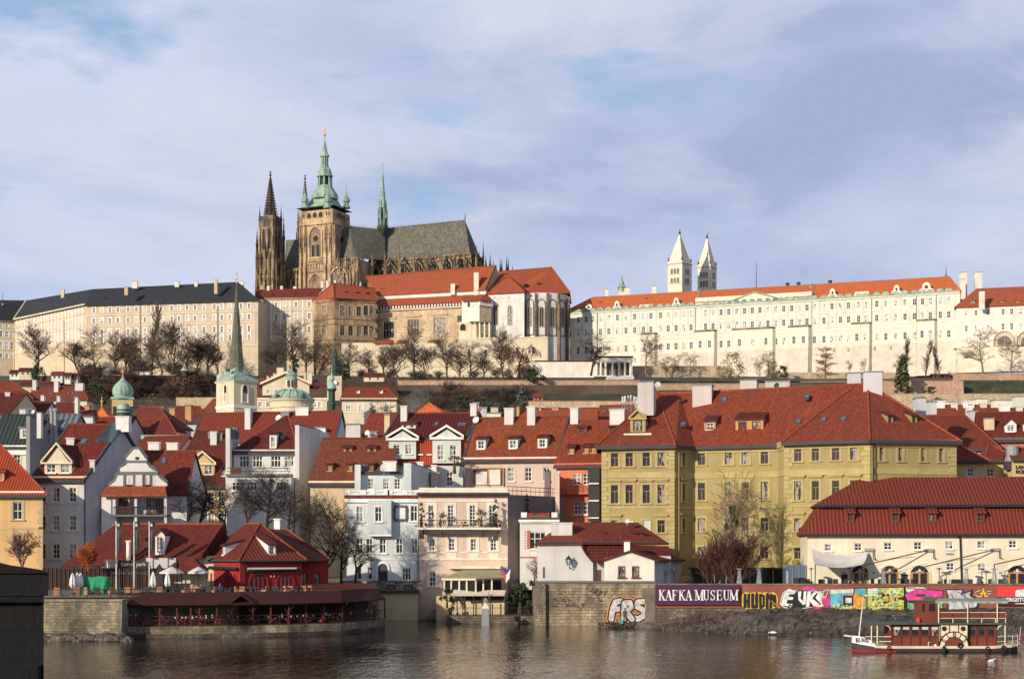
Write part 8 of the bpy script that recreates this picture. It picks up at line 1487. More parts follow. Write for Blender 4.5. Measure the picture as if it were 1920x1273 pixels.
 # crossing fleche
 c=XY(717.5,925);m=MB();kk=925/F;m.lathe(c,[(3*kk,zat(443,925)),(10*kk,zat(432,925)),(11.5*kk,zat(430,925)),(11.5*kk,zat(426,925)),(9.5*kk,zat(424,925)),(9*kk,zat(412,925)),(10*kk,zat(411,925))],8,'copper_dk',.39);m.lathe(c,[(5.5*kk,zat(411,925)),(5.5*kk,zat(388,925))],8,'copper_dk',.39);m.lathe(c,[(7*kk,zat(390,925)),(6.5*kk,zat(385,925)),(3.4*kk,zat(352,925)),(.9*kk,zat(322,925)),(.5*kk,zat(305,925))],8,'copper',.39)
 for i in range(8):
  a=.39+i*math.pi/4;v=Vector((math.cos(a),math.sin(a),0));m.tube([c+v*9*kk+Z*zat(424,925),c+v*8.6*kk+Z*zat(396,925),c+v*8.6*kk+Z*zat(388,925)],[.45,.4,.03],4,'copper');m.tube([c+v*7.4*kk+Z*zat(400,925),c+v*7*kk+Z*zat(382,925),c+v*6.6*kk+Z*zat(374,925)],[.35,.3,.02],4,'copper')
  for j in range(8):y=384-j*7.5;m.cbox(c+v*(6.6-j*.75)*kk+Z*zat(y,925),.35,.35,.5,'copper')
 m.lathe(c+Z*zat(309,925),[(0,-.4),(.4,0),(0,.4)],6,'copper_dk');m.build('fleche',T)
 # choir
 zE,zR=zat(486,916),196.5;r0,r1=XY(708,933.5,zR),XY(872,908,zR);e0,e1=XY(690,926,zE),XY(881,897,zE);e2=XY(897,905,zE-.5);e3=XY(905,930,zE)
 m=MB();m.slab([e0,e1,r1,r0],.3,'churchslate');m.slab([e1,e2,r1],.3,'churchslate');m.slab([e2,e3,r1],.3,'churchslate');m.slab([e3,XY(735,950,zE),r0,r1],.3,'churchslate');m.build('choir_roof',T)
 m=MB()
 for i in range(46):q=r0.lerp(r1,i/45);m.tube([q,q+Z*1.3],[.16,.05],4,'cath_dark')
 for i in range(18):q=A.lerp(B,i/18);m.tube([q,q+Z*1.2],[.16,.05],4,'cath_dark')
 m.tube([r0,r1],.2,4,'cath_dark');m.build('ridge_cresting',T);m=MB();m.tube([r1,r1+Z*4.6],[.35,.06],6,'cath_dark');m.lathe(r1+Z*3,[(0,-.5),(.55,0),(0,.5)],8,'gold');m.build('finial',T)
 f=fc(XY(690,924),XY(881,895));fs=[f,fc(XY(881,895),XY(897,903)),fc(XY(897,903),XY(906,916))];m=MB()
 for g in fs:m.poly([g.pt(0,106),g.pt(g.L,106),g.pt(g.L,zE),g.pt(0,zE)],'cath')
 m.build('choir_wall',T);n=7
 for g,nn in zip(fs,(7,2,2)):
  tracery(g,493,485,910,nn*3,'cath',.6,0,1);w_=g.L/nn
  for i in range(nn):arch_win(T,g.pt(w_*(i+.5),zat(528,910),-.1),g.e,g.n,w_*.55,34*k,'cath_light','black',True,2,.5,'gothic_window',.5)
 lo=MB();g=fc(XY(668,905),XY(890,876));lo.prism([g.pt(0,106),g.pt(g.L,106),g.pt(g.L,zat(520,885)),g.pt(0,zat(520,885))],g.n*12,'cath');lo.build('chapel_ring',T);fb=MB()
 for i,x in enumerate((672,698,722,749,776,802,828,853,872,893)):
  u=i/9.3;p=g.pt(g.L*u,0,-1);dd_=p.y;px=CX+p.x/p.y*F;pin(x,506,456 if x>730 else 470,dd_+6,2.6,'cath');q=P(x,500,dd_+6);h0=P(x+10 if x<870 else x,488,f.d(min(x+8,880))if x<880 else 900)
  for s in(0,-3.2):fb.tube([q+Z*(s-1),q.lerp(h0,.5)+Z*(s+.5),h0+Z*(s+1.5)],.5,4,'cath_dark')
  fb.box(q-Vector((.8,.8,30)),(1.6,0,0),(0,2,0),(0,0,30),'cath')
 fb.build('flying_buttress',T)
 for x,yb_,yt,dd_ in((899,500,470,900),(906,492,452,905),(911,500,478,910),(919,500,476,915),(925,505,488,915),(938,512,484,925),(941,512,486,925),(950,512,480,930),(953,512,484,930),(961,512,499,935)):pin(x,yb_+14,yt,dd_,2.6)
 m=MB()
 for x,d_ in((938,926),(950,931),(919,916),(906,908)):m.cbox(XY(x,d_,106),2.2,2.2,zat(512,d_)-106,'cath_dark')
 m.build('outer_pier',T)
cathedral()
for x,y0,y1,d,lb in((1418,540,492,860,'thin lightning mast on the middle of the red palace roof'),(1774,516,499,850,'thin mast at the end of the red palace roof'),(5,570,548,930,'thin mast on the slate roof at the picture edge')):
 T=thing('roof_mast',lb,'mast',P(x,y0,d));m=MB();m.tube([P(x,y0,d),P(x,y1,d)],[.22,.12],5,'darkgrey');m.build('rod',T);m=MB();m.cbox(P(x,y0,d)-Z*1,1,1,1.4,'lead');m.build('foot',T)
# ---------------- trees and shrubs ----------------
def gen_tree(seed,lim=4,n=(7,5,5,4),up=.25,spread=.9,droop=0,rmin=.02,trunk=.2,r0=.22,jit=.3,stems=1,gm=.62,bark='bark',twig='twig',fl=.3,lr=(5.2,3.6,2.1,1.25,.8)):
 rng=random.Random(seed);A,B=MB(),MB()
 def br(p,d,L,r,lv):
  k=(5,4,3,2,2)[lv];pts=[p];rs=[r]
  for i in range(k):
   d=(d+Vector((rng.gauss(0,jit),rng.gauss(0,jit),rng.gauss(0,jit)+(up if lv else .1)*.5-(droop*(lv-1)*.5 if lv>1 else 0)))*.5).normalized();p=p+d*L/k;pts.append(p);rs.append(max(rmin*.7,r*(1-(.75 if lv<lim else .9)*(i+1)/k)))
  m=A if lv<3 else B;m.tube(pts,rs,(6,5,4,3,3)[lv],bark if lv<3 else twig,cap=False)
  if lv>=lim:return
  c=n[lv]
  for j in range(c):
   t=(trunk if lv==0 else fl)+(1-(trunk if lv==0 else fl))*(j+rng.random())/c;i=min(k-1,int(t*k));q=pts[i].lerp(pts[i+1],t*k-i);dd=(pts[i+1]-pts[i]).normalized();a=rng.random()*6.28;s=Vector((math.cos(a),math.sin(a),rng.uniform(-.2,.3)))
   br(q,(dd*(1-spread*.55)+s*spread).normalized(),lr[lv+1]*rng.uniform(.7,1.15)*(1-.35*t if lv==0 else 1),max(rmin,r*gm*(1-.5*t)),lv+1)
 for s in range(stems):a=rng.random()*6.28;br(Vector((math.cos(a)*.25*(stems>1),math.sin(a)*.25*(stems>1),0)),Vector((math.cos(a)*.55*(stems>1),math.sin(a)*.55*(stems>1),1)),lr[0]*rng.uniform(.85,1.1)*1.25,r0/(1 if stems==1 else 2),0)
 h=max(v.z for v in B.v)
 for m in(A,B):
  for i,v in enumerate(m.v):m.v[i]=v*(10/h)
 return A,B
PROTO={}
def proto(nm,**k):
 A,B=gen_tree(**k);o1,o2=A.build('trunk'),B.build('crown');PROTO[nm]=(o1.data,o2.data);bpy.data.objects.remove(o1);bpy.data.objects.remove(o2)
for i in range(4):proto('oak%d'%i,seed=11+i*7,n=(9,6,5,4),rmin=.03,r0=.26,spread=.72,up=.45)
for i in range(2):proto('far%d'%i,seed=50+i,rmin=.035,r0=.3,n=(7,5,4,4))
for i in range(2):proto('gold%d'%i,seed=70+i,bark='bark_lt',twig='twig_gold',rmin=.03,n=(7,5,4,4))
proto('weep',seed=5,up=.1,droop=1.5,rmin=.03,twig='twig_red',n=(8,6,5,4));proto('poplar',seed=8,up=1.3,spread=.38,rmin=.03,n=(14,4,4,3),trunk=.08,lr=(8,3,1.8,1.1,.7));proto('cone',seed=9,up=-.05,spread=1.0,rmin=.04,n=(22,6,4,3),trunk=.05,lr=(8,2.2,1,.6,.4),bark='bark_lt',twig='twig_copper',gm=.3)
for i in range(3):proto('shrub%d'%i,seed=90+i,stems=7,n=(5,4,3,3),rmin=.05,r0=.3,spread=.7,trunk=.1,lr=(5,3,2,1.2,.8),bark='twig',twig=('twig','twig_red','twig_dk')[i])
proto('redshrub',seed=97,stems=13,n=(6,5,4,2),rmin=.035,r0=.22,spread=.5,up=.7,trunk=.1,lr=(6,3.4,2.2,1.3,.8),bark='twig_red',twig='twig_red');proto('orange',seed=98,stems=8,n=(6,5,4,3),rmin=.06,r0=.3,spread=.6,trunk=.1,bark='twig_orange',twig='twig_orange');proto('birch',seed=99,up=.8,droop=.55,stems=2,spread=.5,rmin=.022,bark='birch',twig='twig_gold',n=(11,4,4,3),gm=.45,trunk=.2)
proto('near',seed=31,rmin=.018,bark='twig_dk',twig='twig_dk',n=(8,6,5,5),r0=.26);proto('near2',seed=44,rmin=.016,bark='twig_dk',twig='twig_dk',n=(9,6,6,4),r0=.28,spread=.8)
def leafy(seed,n,ell,mats,s=.5,cone=False):
 rng=random.Random(seed);m=MB();cl=[]
 for i in range(max(6,n//(14 if cone else 45))):
  a,b=rng.random()*6.28,rng.uniform(-.4,1);r=rng.random()**.4;z=rng.random()if cone else(b+.4)/1.4;w=(1-z)*.95+.06 if cone else math.sqrt(max(.1,1-abs(b)**2))
  cl.append((Vector((math.cos(a)*ell[0]*w*r,math.sin(a)*ell[1]*w*r,z*ell[2])),rng.uniform(.5,1)))
 for i in range(n):
  c,q=rng.choice(cl);p=c+Vector((rng.gauss(0,1),rng.gauss(0,1),rng.gauss(0,.8)))*q*ell[0]*(.13 if cone else .22);p.z=max(p.z,.02);u=Vector((rng.gauss(0,1),rng.gauss(0,1),rng.gauss(0,1))).normalized();v=u.cross(Vector((rng.gauss(0,1),rng.gauss(0,1),.3))).normalized();z=s*rng.uniform(.5,1.2);m.poly([p-u*z*.5,p+v*z*.32,p+u*z*.5,p-v*z*.32],rng.choice(mats))
 return m
def lproto(nm,*a,**k):o=leafy(*a,**k).build('crown');t=MB();t.tube([(0,0,-.5),(0,0,a[2][2]*.6)],[.12,.03],5,'bark');t=t.build('trunk');PROTO[nm]=(t.data,o.data);bpy.data.objects.remove(o);bpy.data.objects.remove(t)
lproto('ever0',3,900,(4,4,8),['leaf','leaf_dk'],s=1.1);lproto('ever1',4,900,(5,4,7),['leaf_dk','leaf_dk','leaf'],s=1.1);lproto('brown',5,800,(5,4.5,7),['leaf_br','leaf_red','leaf_br'],s=.9);lproto('redb',6,900,(5,4.5,8),['leaf_red','leaf_br'],s=.9);lproto('conifer',7,1500,(2.3,2.3,10),['leaf','leaf_dk','leaf_ol'],s=.9,cone=True);lproto('blue',8,1100,(2.6,2.6,10),['leaf_blue','leaf_dk'],s=.8,cone=True);lproto('olive',9,1600,(5,5,8.5),['leaf_ol','leaf_ol','twig_gold'],s=.6);lproto('smallever',10,420,(.55,.55,1.0),['leaf','leaf_dk'],s=.16);lproto('cypress',12,260,(.26,.26,1.0),['leaf_dk','leaf'],s=.09,cone=True);lproto('dryplant',14,320,(.5,.5,1.0),['leaf_ol','leaf_br','leaf'],s=.12)
def gd(py):
 'depth at which the ground shows at photo row py'
 for d in range(560,842,2):
  if YH-(gz(0,d)-H)/d*F<=py:return d
 return 841
def tree(pn,px,yb,yt,label,d=None,name='bare_tree',cat='tree',group=None,wx=1,rz=None,unit=10,z=None):
 d=d or gd(yb);b=P(px,yb,d);h=(yb-yt)/F*d;T=thing(name,label,cat,b,group);s=h/unit
 for nm,me in zip(('trunk','crown'),PROTO[pn]):
  o=bpy.data.objects.new(nm,me);COL.objects.link(o);o.parent=T;WLOC[o.name]=b
 T.scale=(s*wx,s*wx,s);T.rotation_euler.z=random.random()*6.28 if rz is None else rz;return T
L1=[('oak0',68,702,604,1.05,'broad bare tree against the slate palace, nearest the picture edge'),('gold0',178,704,612,.95,'forked pale bare tree on the slope, next to the dense one'),('oak1',216,706,622,1.1,'dense round bare tree left of the tallest slim tree'),('far0',243,704,634,1,'small bare tree in the gap below the palace windows'),('poplar',284,706,570,1.1,'tallest slim bare tree in front of the slate palace'),('oak2',262,708,640,1,'low bare tree beside the white planters'),('oak3',321,710,602,.85,'upright bare tree with a leaning trunk beside the green kiosk'),('far1',352,706,626,1.1,'bare tree directly behind the green kiosk'),('oak1',388,708,622,1.1,'spreading bare tree leaning towards the belfry spire'),('oak2',408,704,640,.9,'bare tree half hidden by the needle spire'),('near2',552,702,596,.95,'large bare tree before the dark red link wing'),('far1',596,706,640,1.1,'bare tree at the foot of the brown wing'),('far0',655,710,640,.9,'thin bare tree beside the brown wing corner'),('oak0',719,711,640,1.15,'round bare tree before the lower castle wall, by the cream shed'),('oak1',775,713,610,.9,'tall bare tree under the first hall window'),('oak3',800,713,650,1,'small bare tree between the two hall trees'),('oak2',838,713,618,.95,'tall bare tree under the last hall window'),('far0',880,714,640,.95,'bare tree below the castle loggia'),('oak3',150,703,640,1.1,'bare tree between the broad tree and the forked pale tree'),('oak0',236,706,618,1,'dense bare tree right beside the tallest slim tree'),('oak2',303,709,616,1,'dense bare tree between the slim tree and the leaning one'),('oak3',372,709,640,1.3,'low dense bare tree on the belfry side of the kiosk'),('oak1',520,706,640,1.2,'low bare tree at the corner of the slate palace'),('oak2',574,706,630,1.2,'bare tree beside the large tree under the link wing'),('oak1',690,711,655,1.2,'low dense bare tree under the brown wing'),('oak3',748,713,648,1.2,'low bare tree beside the first hall window tree'),('oak0',860,714,655,1.2,'low bare tree beside the last hall window tree'),('oak1',906,714,655,1.1,'low bare tree under the loggia columns'),('oak0',944,714,606,.8,'tall bare tree in front of the white chapel'),('weep',968,714,650,1.2,'weeping reddish bare tree beside the white chapel tree')]
for pn,x,yb,yt,wx,lb in L1:tree(pn,x,yb,yt-5,lb,wx=wx,group='bare trees on the castle slope',d=None if yb>705 else 838-abs(x-400)*.01)
L2=[('near',1108,704,620,1,'dark leaning bare tree in front of the white garden wall',780),('gold1',1212,706,620,1,'forked bare tree beside the white garden pavilion',790),('gold0',1250,713,662,.9,'young bare tree in front of the trellis wall, nearer the pavilion',770),('gold1',1295,706,656,.9,'young bare tree against the trellis wall middle',800),('gold0',1272,704,660,.8,'pale young bare tree behind the trellis wall trees',803),('gold1',1425,712,668,.8,'small bare tree next to the olive tree',765),('far0',1440,708,655,.7,'thin bare tree before the palace bays',775),('cone',1548,713,650,1.35,'copper coloured cone shaped tree before the pale palace',760),('poplar',1703,712,632,1.3,'bare upright poplar, first of three under the palace end',765),('poplar',1735,710,634,1.2,'bare upright poplar in the middle of three under the palace end',768),('poplar',1762,708,645,1.2,'bare upright poplar last of three beside the timber pergola',770),('far1',1684,712,660,.8,'short bare tree beside the dark conifer',760),('gold0',1843,704,610,.95,'broad pale bare tree before the yellow terrace base',745),('gold1',1898,702,628,1,'spreading pale bare tree at the picture edge terrace',750),('gold1',1620,700,672,.9,'little bare tree above the two grey chimneys',770),('gold0',1592,700,674,.8,'little pale bare tree beside the copper cone tree',770)]
for pn,x,yb,yt,wx,lb,d in L2:tree(pn,x,yb,yt,lb,d=d,wx=wx,group='bare garden trees below the pale palace')
for pn,x,yb,yt,wx,lb,d,nm,c in(('olive',1372,712,656,.95,'round olive yellow tree in the palace garden',770,'olive_tree','tree'),('olive',1448,706,674,.9,'small yellow green tree beside the rough garden wall',768,'olive_tree','tree'),('ever0',1468,706,682,1,'dark green shrub behind the grey roof block',765,'evergreen_shrub','shrub'),('conifer',1692,734,668,1.25,'dark ivy covered conifer on the bastion wall',680,'conifer_tree','tree'),('ever1',1002,714,690,1.7,'round dark evergreen at the end of the white garden wall',700,'evergreen_shrub','shrub'),('blue',978,770,726,1.4,'grey blue spruce behind the twin chimneys',520,'spruce_tree','tree'),('ever0',868,764,738,1.6,'green rounded bush in the middle of the castle slope',600,'evergreen_shrub','shrub'),('ever1',912,772,748,1.6,'dark bush beside the pale smoke on the slope',600,'evergreen_shrub','shrub'),('ever0',945,768,752,1.8,'low dark bush above the red shed',590,'evergreen_shrub','shrub'),('redb',350,735,700,1.5,'reddish round bush below the green kiosk',690,'red_bush','shrub'),('ever1',178,740,702,.9,'dark evergreen tree between the sheds and the onion dome',690,'evergreen_tree','tree'),('ever0',190,756,718,.9,'dark evergreen tree right beside the onion dome',640,'evergreen_tree','tree'),('ever1',150,712,697,1.6,'dark hedge bush over the brown slope wall, first',752,'evergreen_shrub','shrub'),('ever0',170,712,698,1.6,'dark hedge bush over the brown slope wall, second',752,'evergreen_shrub','shrub'),('ever1',205,712,699,1.6,'dark hedge bush over the brown slope wall, third',752,'evergreen_shrub','shrub'),('ever1',72,716,672,.6,'dark ivy column at the foot of the broad bare tree',705,'evergreen_tree','tree'),('ever1',640,712,664,.7,'dark ivy covered tree mass at the brown wing foot',720,'evergreen_tree','tree'),('ever0',552,702,660,.6,'dark ivy on the trunk of the large bare tree',800,'evergreen_tree','tree'),('brown',1730,765,738,1.3,'brown ball bush above the tall grey roof stack',560,'brown_bush','shrub'),('brown',1757,762,740,1.3,'brown ball bush beside the little red dormer roof',560,'brown_bush','shrub'),('ever0',1745,740,722,1.5,'green bush at the foot of the bastion wall',675,'evergreen_shrub','shrub'),('olive',1865,738,726,2.5,'flat grey green bush on the lawn at the picture edge',660,'grey_bush','shrub'),('ever1',785,712,694,1.6,'dark bush behind the garden wall under the hall',725,'evergreen_shrub','shrub')):tree(pn,x,yb,yt,lb,d=d,name=nm,cat=c,wx=wx)
for pn,x,yb,yt,d,wx,lb,nm in(('near',372,1000,880,212,1.0,'dark bare tree in front of the ochre house','bare_tree'),('near2',500,1005,862,209,.95,'tall dark bare tree rising behind the red house','bare_tree'),('near2',612,1096,905,201,.62,'dark bare riverside tree beside the red house corner','bare_tree'),('near',575,1030,925,207,.9,'bare tree between the red house and the pale blue house','bare_tree'),('near',666,1092,985,203,.95,'low spreading bare tree in front of the pale blue house','bare_tree'),('near',424,1000,905,213,1.0,'bare tree in front of the ochre house corner','bare_tree'),('near2',345,1000,895,211,1,'bare tree between the loggia house and the ochre house','bare_tree'),('near',462,1000,890,210,1,'bare tree before the white terrace house','bare_tree'),('near2',540,1010,900,208,.9,'bare tree behind the ridge of the red house','bare_tree'),('near2',640,1094,940,202,.6,'leaning bare tree between the red house and the pale blue house','bare_tree'),('gold1',727,800,748,420,.9,'bare tree before the cream hipped house','bare_tree'),('near',702,792,760,420,1,'small bare tree before the cream hipped house windows','bare_tree'),('birch',1345,1096,872,203,.55,'white stemmed birch with golden hanging twigs before the yellow block','birch_tree'),('redshrub',1380,1100,985,199,1.15,'wide purple brown bare shrub under the birch','bare_shrub'),('redshrub',1330,1098,1010,200,.7,'smaller purple brown shrub beside the recess of the yellow block','bare_shrub'),('shrub1',42,1062,985,150,.7,'bare shrub in front of the orange corner house','bare_shrub'),('orange',165,1070,1014,182,.7,'orange leaved shrub beside the lattice screen','orange_shrub'),('near',1000,1100,1040,205,.8,'bare climbing shrub beside the painted white block','bare_shrub'),('shrub0',1285,1096,1078,192,1.2,'dried bush behind the museum sign','bare_shrub')):tree(pn,x,yb,yt,lb,d=d,name=nm,cat='shrub' if 'shrub' in nm else 'tree',wx=wx)
for pn,x,yb,yt,d,wx,lb in(('smallever',1372,990,950,201.5,.5,'dark ivy clump wrapped round the birch trunk'),('smallever',1000,1120,1090,203,.9,'dark evergreen shrub behind the terrace railing'),('smallever',975,1135,1095,203.5,1,'dark evergreen mass under the flag'),('smallever',838,1128,1104,203,1,'trailing ivy bush at the terrace corner, higher one'),('smallever',846,1152,1120,202,.5,'hanging ivy below the terrace corner'),('smallever',992,1156,1128,200,.8,'potted round evergreen by the buttress'),('cypress',790,988,944,210.3,1,'tall cactus like plant at the balcony end beside the pale blue house'),('dryplant',826,988,956,210.3,.7,'dry yellow plant in a black box on the balcony'),('dryplant',903,988,950,210.3,.7,'curly dry plant in a black box on the balcony'),('cypress',930,988,938,210.3,1,'slim dark cypress on the balcony'),('smallever',924,988,974,210.3,.9,'small leafy pot plant at the cypress foot'),('dryplant',868,988,976,210.3,1.4,'small mixed flower pots in the middle of the balcony'),('dryplant',852,876,852,226,1.4,'dry rooftop shrubs in front of the second white dormer'),('cypress',988,962,928,214.5,1.1,'dark cypress in front of the mauve firewall'),('dryplant',508,905,888,229,1,'olive shrub on the white terrace')):
 tree(pn,x,yb,yt,lb,d=d,name='potted_plant' if yb<990 else 'ivy_shrub',cat='plant',wx=wx,unit=1)
random.seed(5);NB=[0]
for i in range(150):
 z=i%4
 x,y=(random.uniform(160,410),random.uniform(706,752))if z<2 else(random.uniform(752,985),random.uniform(742,782))if z==2 else(random.uniform(640,1000),random.uniform(702,713))
 if 400<x<660:continue
 h=random.uniform(16,36)if z<3 else random.uniform(12,24)
 tree(random.choice(('shrub0','shrub1','shrub2','brown','shrub0','shrub2')),x,y,y-h,'small brown leafless shrub among many on the dark castle slope',name='hillside_shrub',cat='shrub',group='brown shrubs scattered on the castle slope',wx=random.uniform(.9,1.5))
def undergrowth():
 rng=random.Random(17);m=MB()
 for i in range(15000):
  r=rng.random();x,y=(rng.uniform(150,425),rng.uniform(708,765))if r<.4 else(rng.uniform(735,1000),rng.uniform(738,790))if r<.85 else(rng.uniform(640,1010),rng.uniform(700,716))
  d=gd(y);p=P(x,y,d);s=rng.uniform(.3,1.0);u=Vector((rng.gauss(0,1),rng.gauss(0,1),rng.gauss(.6,1))).normalized()*s;v=Vector((rng.gauss(0,1),rng.gauss(0,1),rng.gauss(0,1))).normalized()*s*.4;p.z+=rng.random()*1.4;dark=.5+.5*math.sin(x*.05)*math.sin(y*.13+x*.02);m.poly([p,p+u+v,p+u-v],'leaf_dk' if rng.random()<dark*.6 else rng.choice(['leaf_br','twig','leaf_br','leaf_red','leaf']))
 o=struct(m,'undergrowth','stuff');o['label']='brown and dark green undergrowth covering the castle slope';o['category']='undergrowth'
undergrowth()
# ---------------- boat, museum terrace furniture, people, swan ----------------
def boat():
 D=143.;B=lambda x,y,dy=0:P(x,y,D+dy);T=thing('river_boat','small brown and cream paddle steamer style tour boat with a green deck roof','boat',P(1760,1226,D+1.7));k=D/F;bw=3.4
 m=MB();st=[(1604.3,0,1193,.02),(1612,.35,1195,.3),(1625,.7,1199,.65),(1642,.95,1208,.9),(1680,1,1211,1),(1860,1,1211,1),(1895,.95,1208,.85),(1914,.45,1206,.4)]
 def rg(x,w,yt,wb):c=D+bw/2;return[Vector(((x-CX)/F*D,c-bw/2*w,zat(yt,D))),Vector(((x-CX)/F*D,c-bw/2*w*.98,zat(1219.5,D))),Vector(((x-CX)/F*D,c-bw/2*wb*.9,zat(1227,D))),Vector(((x-CX)/F*D,c+bw/2*wb*.9,zat(1227,D))),Vector(((x-CX)/F*D,c+bw/2*w*.98,zat(1219.5,D))),Vector(((x-CX)/F*D,c+bw/2*w,zat(yt,D)))]
 pr=None
 for i,s in enumerate(st):
  r=rg(*s)
  if pr:
   for j in range(5):m.poly([pr[j],r[j],r[j+1],pr[j+1]],'hull_red' if j in(1,3)and i<5 else 'hull_dark')
   m.poly([pr[5],r[5],r[0],pr[0]],'hull_cream')
  pr=r
 m.poly(pr,'hull_dark');m.build('hull',T)
 m=MB();top=[(1604.3,1193,0),(1612,1193,.35),(1622,1194.5,.66),(1633,1200,.82),(1643,1210,.95)];c=D+bw/2
 for sg in(-1,1):
  for a,b in zip(top,top[1:]):q=[Vector(((x-CX)/F*D,c+sg*(bw/2*w+.03),zat(y,D)))for x,y,w in((a[0],a[1],a[2]),(b[0],b[1],b[2]),(b[0],lerp(((1604,1206),(1643,1212.5)),b[0]),b[2]),(a[0],lerp(((1604,1206),(1643,1212.5)),a[0]),a[2]))];m.poly(q if sg>0 else q[::-1],'white_paint')
 m.build('bow_bulwark',T);m=MB()
 for dy in(-.08,bw+.02):m.tube([B(1640,1212,.1 if dy<0 else bw-.1),B(1670,1213.5,dy),B(1862,1213.5,dy),B(1896,1211,.15 if dy<0 else bw-.2),B(1913,1208,1.0 if dy<0 else bw-1)],.14,6,'hull_cream')
 m.build('rub_rail',T);o=text(T,'ELBIS',B(1616,1200,.66),.52,'black',rz=-40,sx=1.1,bold=.012);m=MB();m.tube([B(1582.6,1190.8,1.6),B(1605,1194,1.7)],.09,6,'white_paint');m.tube([B(1583,1191,1.6),B(1606,1207,1.7)],.02,4,'darkgrey');m.build('bowsprit',T);m=MB();m.tube([B(1611,1192,1.7),B(1619,1118,1.7)],[.08,.04],6,'sailcloth');m.build('mast',T)
 # cabin
 m=MB();f=Face(1671,D+.35,1869.5,D+.35);z0,z1=zat(1211,D),zat(1171,D);ws=[(x,1190.6,16,12.3)for x in(1681.8,1698.7,1716.4,1734.3,1752.5)]+[(x,1190.6,16,11)for x in(1823.5,1841,1859)]
 wn=[(f.u(x),f.z(x,yb),w*k,h*k)for x,yb,h,w in ws];wall_holes(m,f.A,f.e,f.n,f.L,z0,z1,[(u-w/2,u+w/2,z,z+h)for u,z,w,h in wn],'mahog',.12)
 for u in(0,f.L):m.poly([f.pt(u,z0),f.pt(u,z0,2.7),f.pt(u,z1,2.7),f.pt(u,z1)],'mahog')
 m.poly([f.pt(0,z0,2.7),f.pt(f.L,z0,2.7),f.pt(f.L,z1,2.7),f.pt(0,z1,2.7)],'mahog');m.build('cabin',T)
 for i,(u,z,w,h)in enumerate(wn):
  m=MB();m.box(f.pt(u-w/2,z,.08),f.e*w,f.n*.03,(0,0,h),'glass');o=m.build('cabin_window',T);m=MB();m.box(f.pt(u-w/2,z+h*.68,.05),f.e*w,f.n*.02,(0,0,h*.3),'sailcloth' if i<5 else 'darkgrey');m.build('curtain',o)
 m=MB()
 for x in(1672,1690,1707.5,1725,1743.5,1760.5,1817,1832,1850,1868.5):m.box(f.pt(f.u(x)-.05,z0,-.03),f.e*.1,f.n*.04,(0,0,z1-z0),'red_wood')
 m.box(f.pt(0,f.z(1680,1193.5),-.04),f.e*f.L,f.n*.05,(0,0,.07),'red_wood');m.build('cabin_moulding',T)
 m=MB();m.box(B(1762,1211,.1),(53.5*k,0,0),(0,.3,0),(0,0,40*k),'hull_cream')
 for x in(1762,1779.5,1796.5,1814):m.box(B(x,1211,.07),(1.6*k,0,0),(0,.05,0),(0,0,40*k),'black')
 m.box(B(1762,1193.5,.06),(53.5*k,0,0),(0,.05,0),(0,0,.07),'black');O=MB();cc=B(1789,1211,-.05);ar=lambda r,y=0:[cc+Vector((math.cos(a)*r*k,-y,math.sin(a)*r*k))for a in[math.pi*i/18 for i in range(19)]]
 O.poly(ar(28),'black');O.poly(ar(26,.02),'hull_cream');O.poly(ar(18,.04),'black');O.poly(ar(16.5,.06),'mahog');m.build('paddle_box',T)
 for q in(-.3,):O.quads(ar(28),[p+Vector((0,.3,0))for p in ar(28)],'black',False)
 O.build('paddle_arch',T)
 for ch,a in zip('ELBIS',(152,120,90,60,29)):a=R(a);text(T,ch,cc+Vector((math.cos(a)*22*k,-.07,math.sin(a)*22*k)),.56,'black',ry=math.degrees(a)-90)
 m=MB()
 for x in(1770.4,1805.8):m.poly([B(x+4.6*math.cos(i*.4),1178-4.6*math.sin(i*.4),.05)for i in range(16)],'black');m.poly([B(x+2.8*math.cos(i*.4),1178-2.8*math.sin(i*.4),.03)for i in range(16)],'glass')
 m.build('porthole',T);m=MB();m.box(B(1628,1170.5,-.1),(261*k,0,0),(0,bw+.2,0),(0,0,3.2*k),'deck_green');m.box(B(1633,1172.3,.1),(38*k,0,0),(0,bw-.2,0),(0,0,1.6*k),'orange_wood');m.build('deck_roof',T)
 m=MB();fw=Face(1722,D+1.0,1758,D+1.0);a0,a1=zat(1168,D),zat(1128,D);wh=[(fw.u(x),fw.z(x,1146),w*k,15*k)for x,w in((1732,6),(1748,12))];wall_holes(m,fw.A,fw.e,fw.n,fw.L,a0,a1,[(u-w/2,u+w/2,z,z+h)for u,z,w,h in wh],'mahog',.1)
 for u in(0,fw.L):m.poly([fw.pt(u,a0),fw.pt(u,a0,1.6),fw.pt(u,a1,1.6),fw.pt(u,a1)],'mahog')
 m.build('wheelhouse',T);m=MB();[m.box(fw.pt(u-w/2,z,.08),fw.e*w,fw.n*.02,(0,0,h),'glass')for u,z,w,h in wh];m.build('wheelhouse_window',T);m=MB();m.box(fw.pt(-.1,a1,-.1),fw.e*(fw.L+.2),fw.n*1.8,(0,0,.1),'deck_green');q=[fw.pt(fw.L*.72+.45*math.cos(i*math.pi/8),a1+.1+.34*math.sin(i*math.pi/8),-.05)for i in range(9)];m.prism(q,fw.n*1.5,'deck_green');m.build('wheelhouse_roof',T)
 m=MB();m.slab([B(1754,1126,.1),B(1890,1126,.1),B(1886,1121,1.7),B(1758,1121,1.7)],.08,'canvas');m.slab([B(1890,1126,.1)+Vector((0,3.2,0)),B(1754,1126,3.3),B(1758,1121,1.7),B(1886,1121,1.7)],.08,'canvas');m.box(B(1754,1130.5,.08),(136*k,0,0),(0,.04,0),(0,0,4.4*k),'canvas');m.build('canopy',T);m=MB()
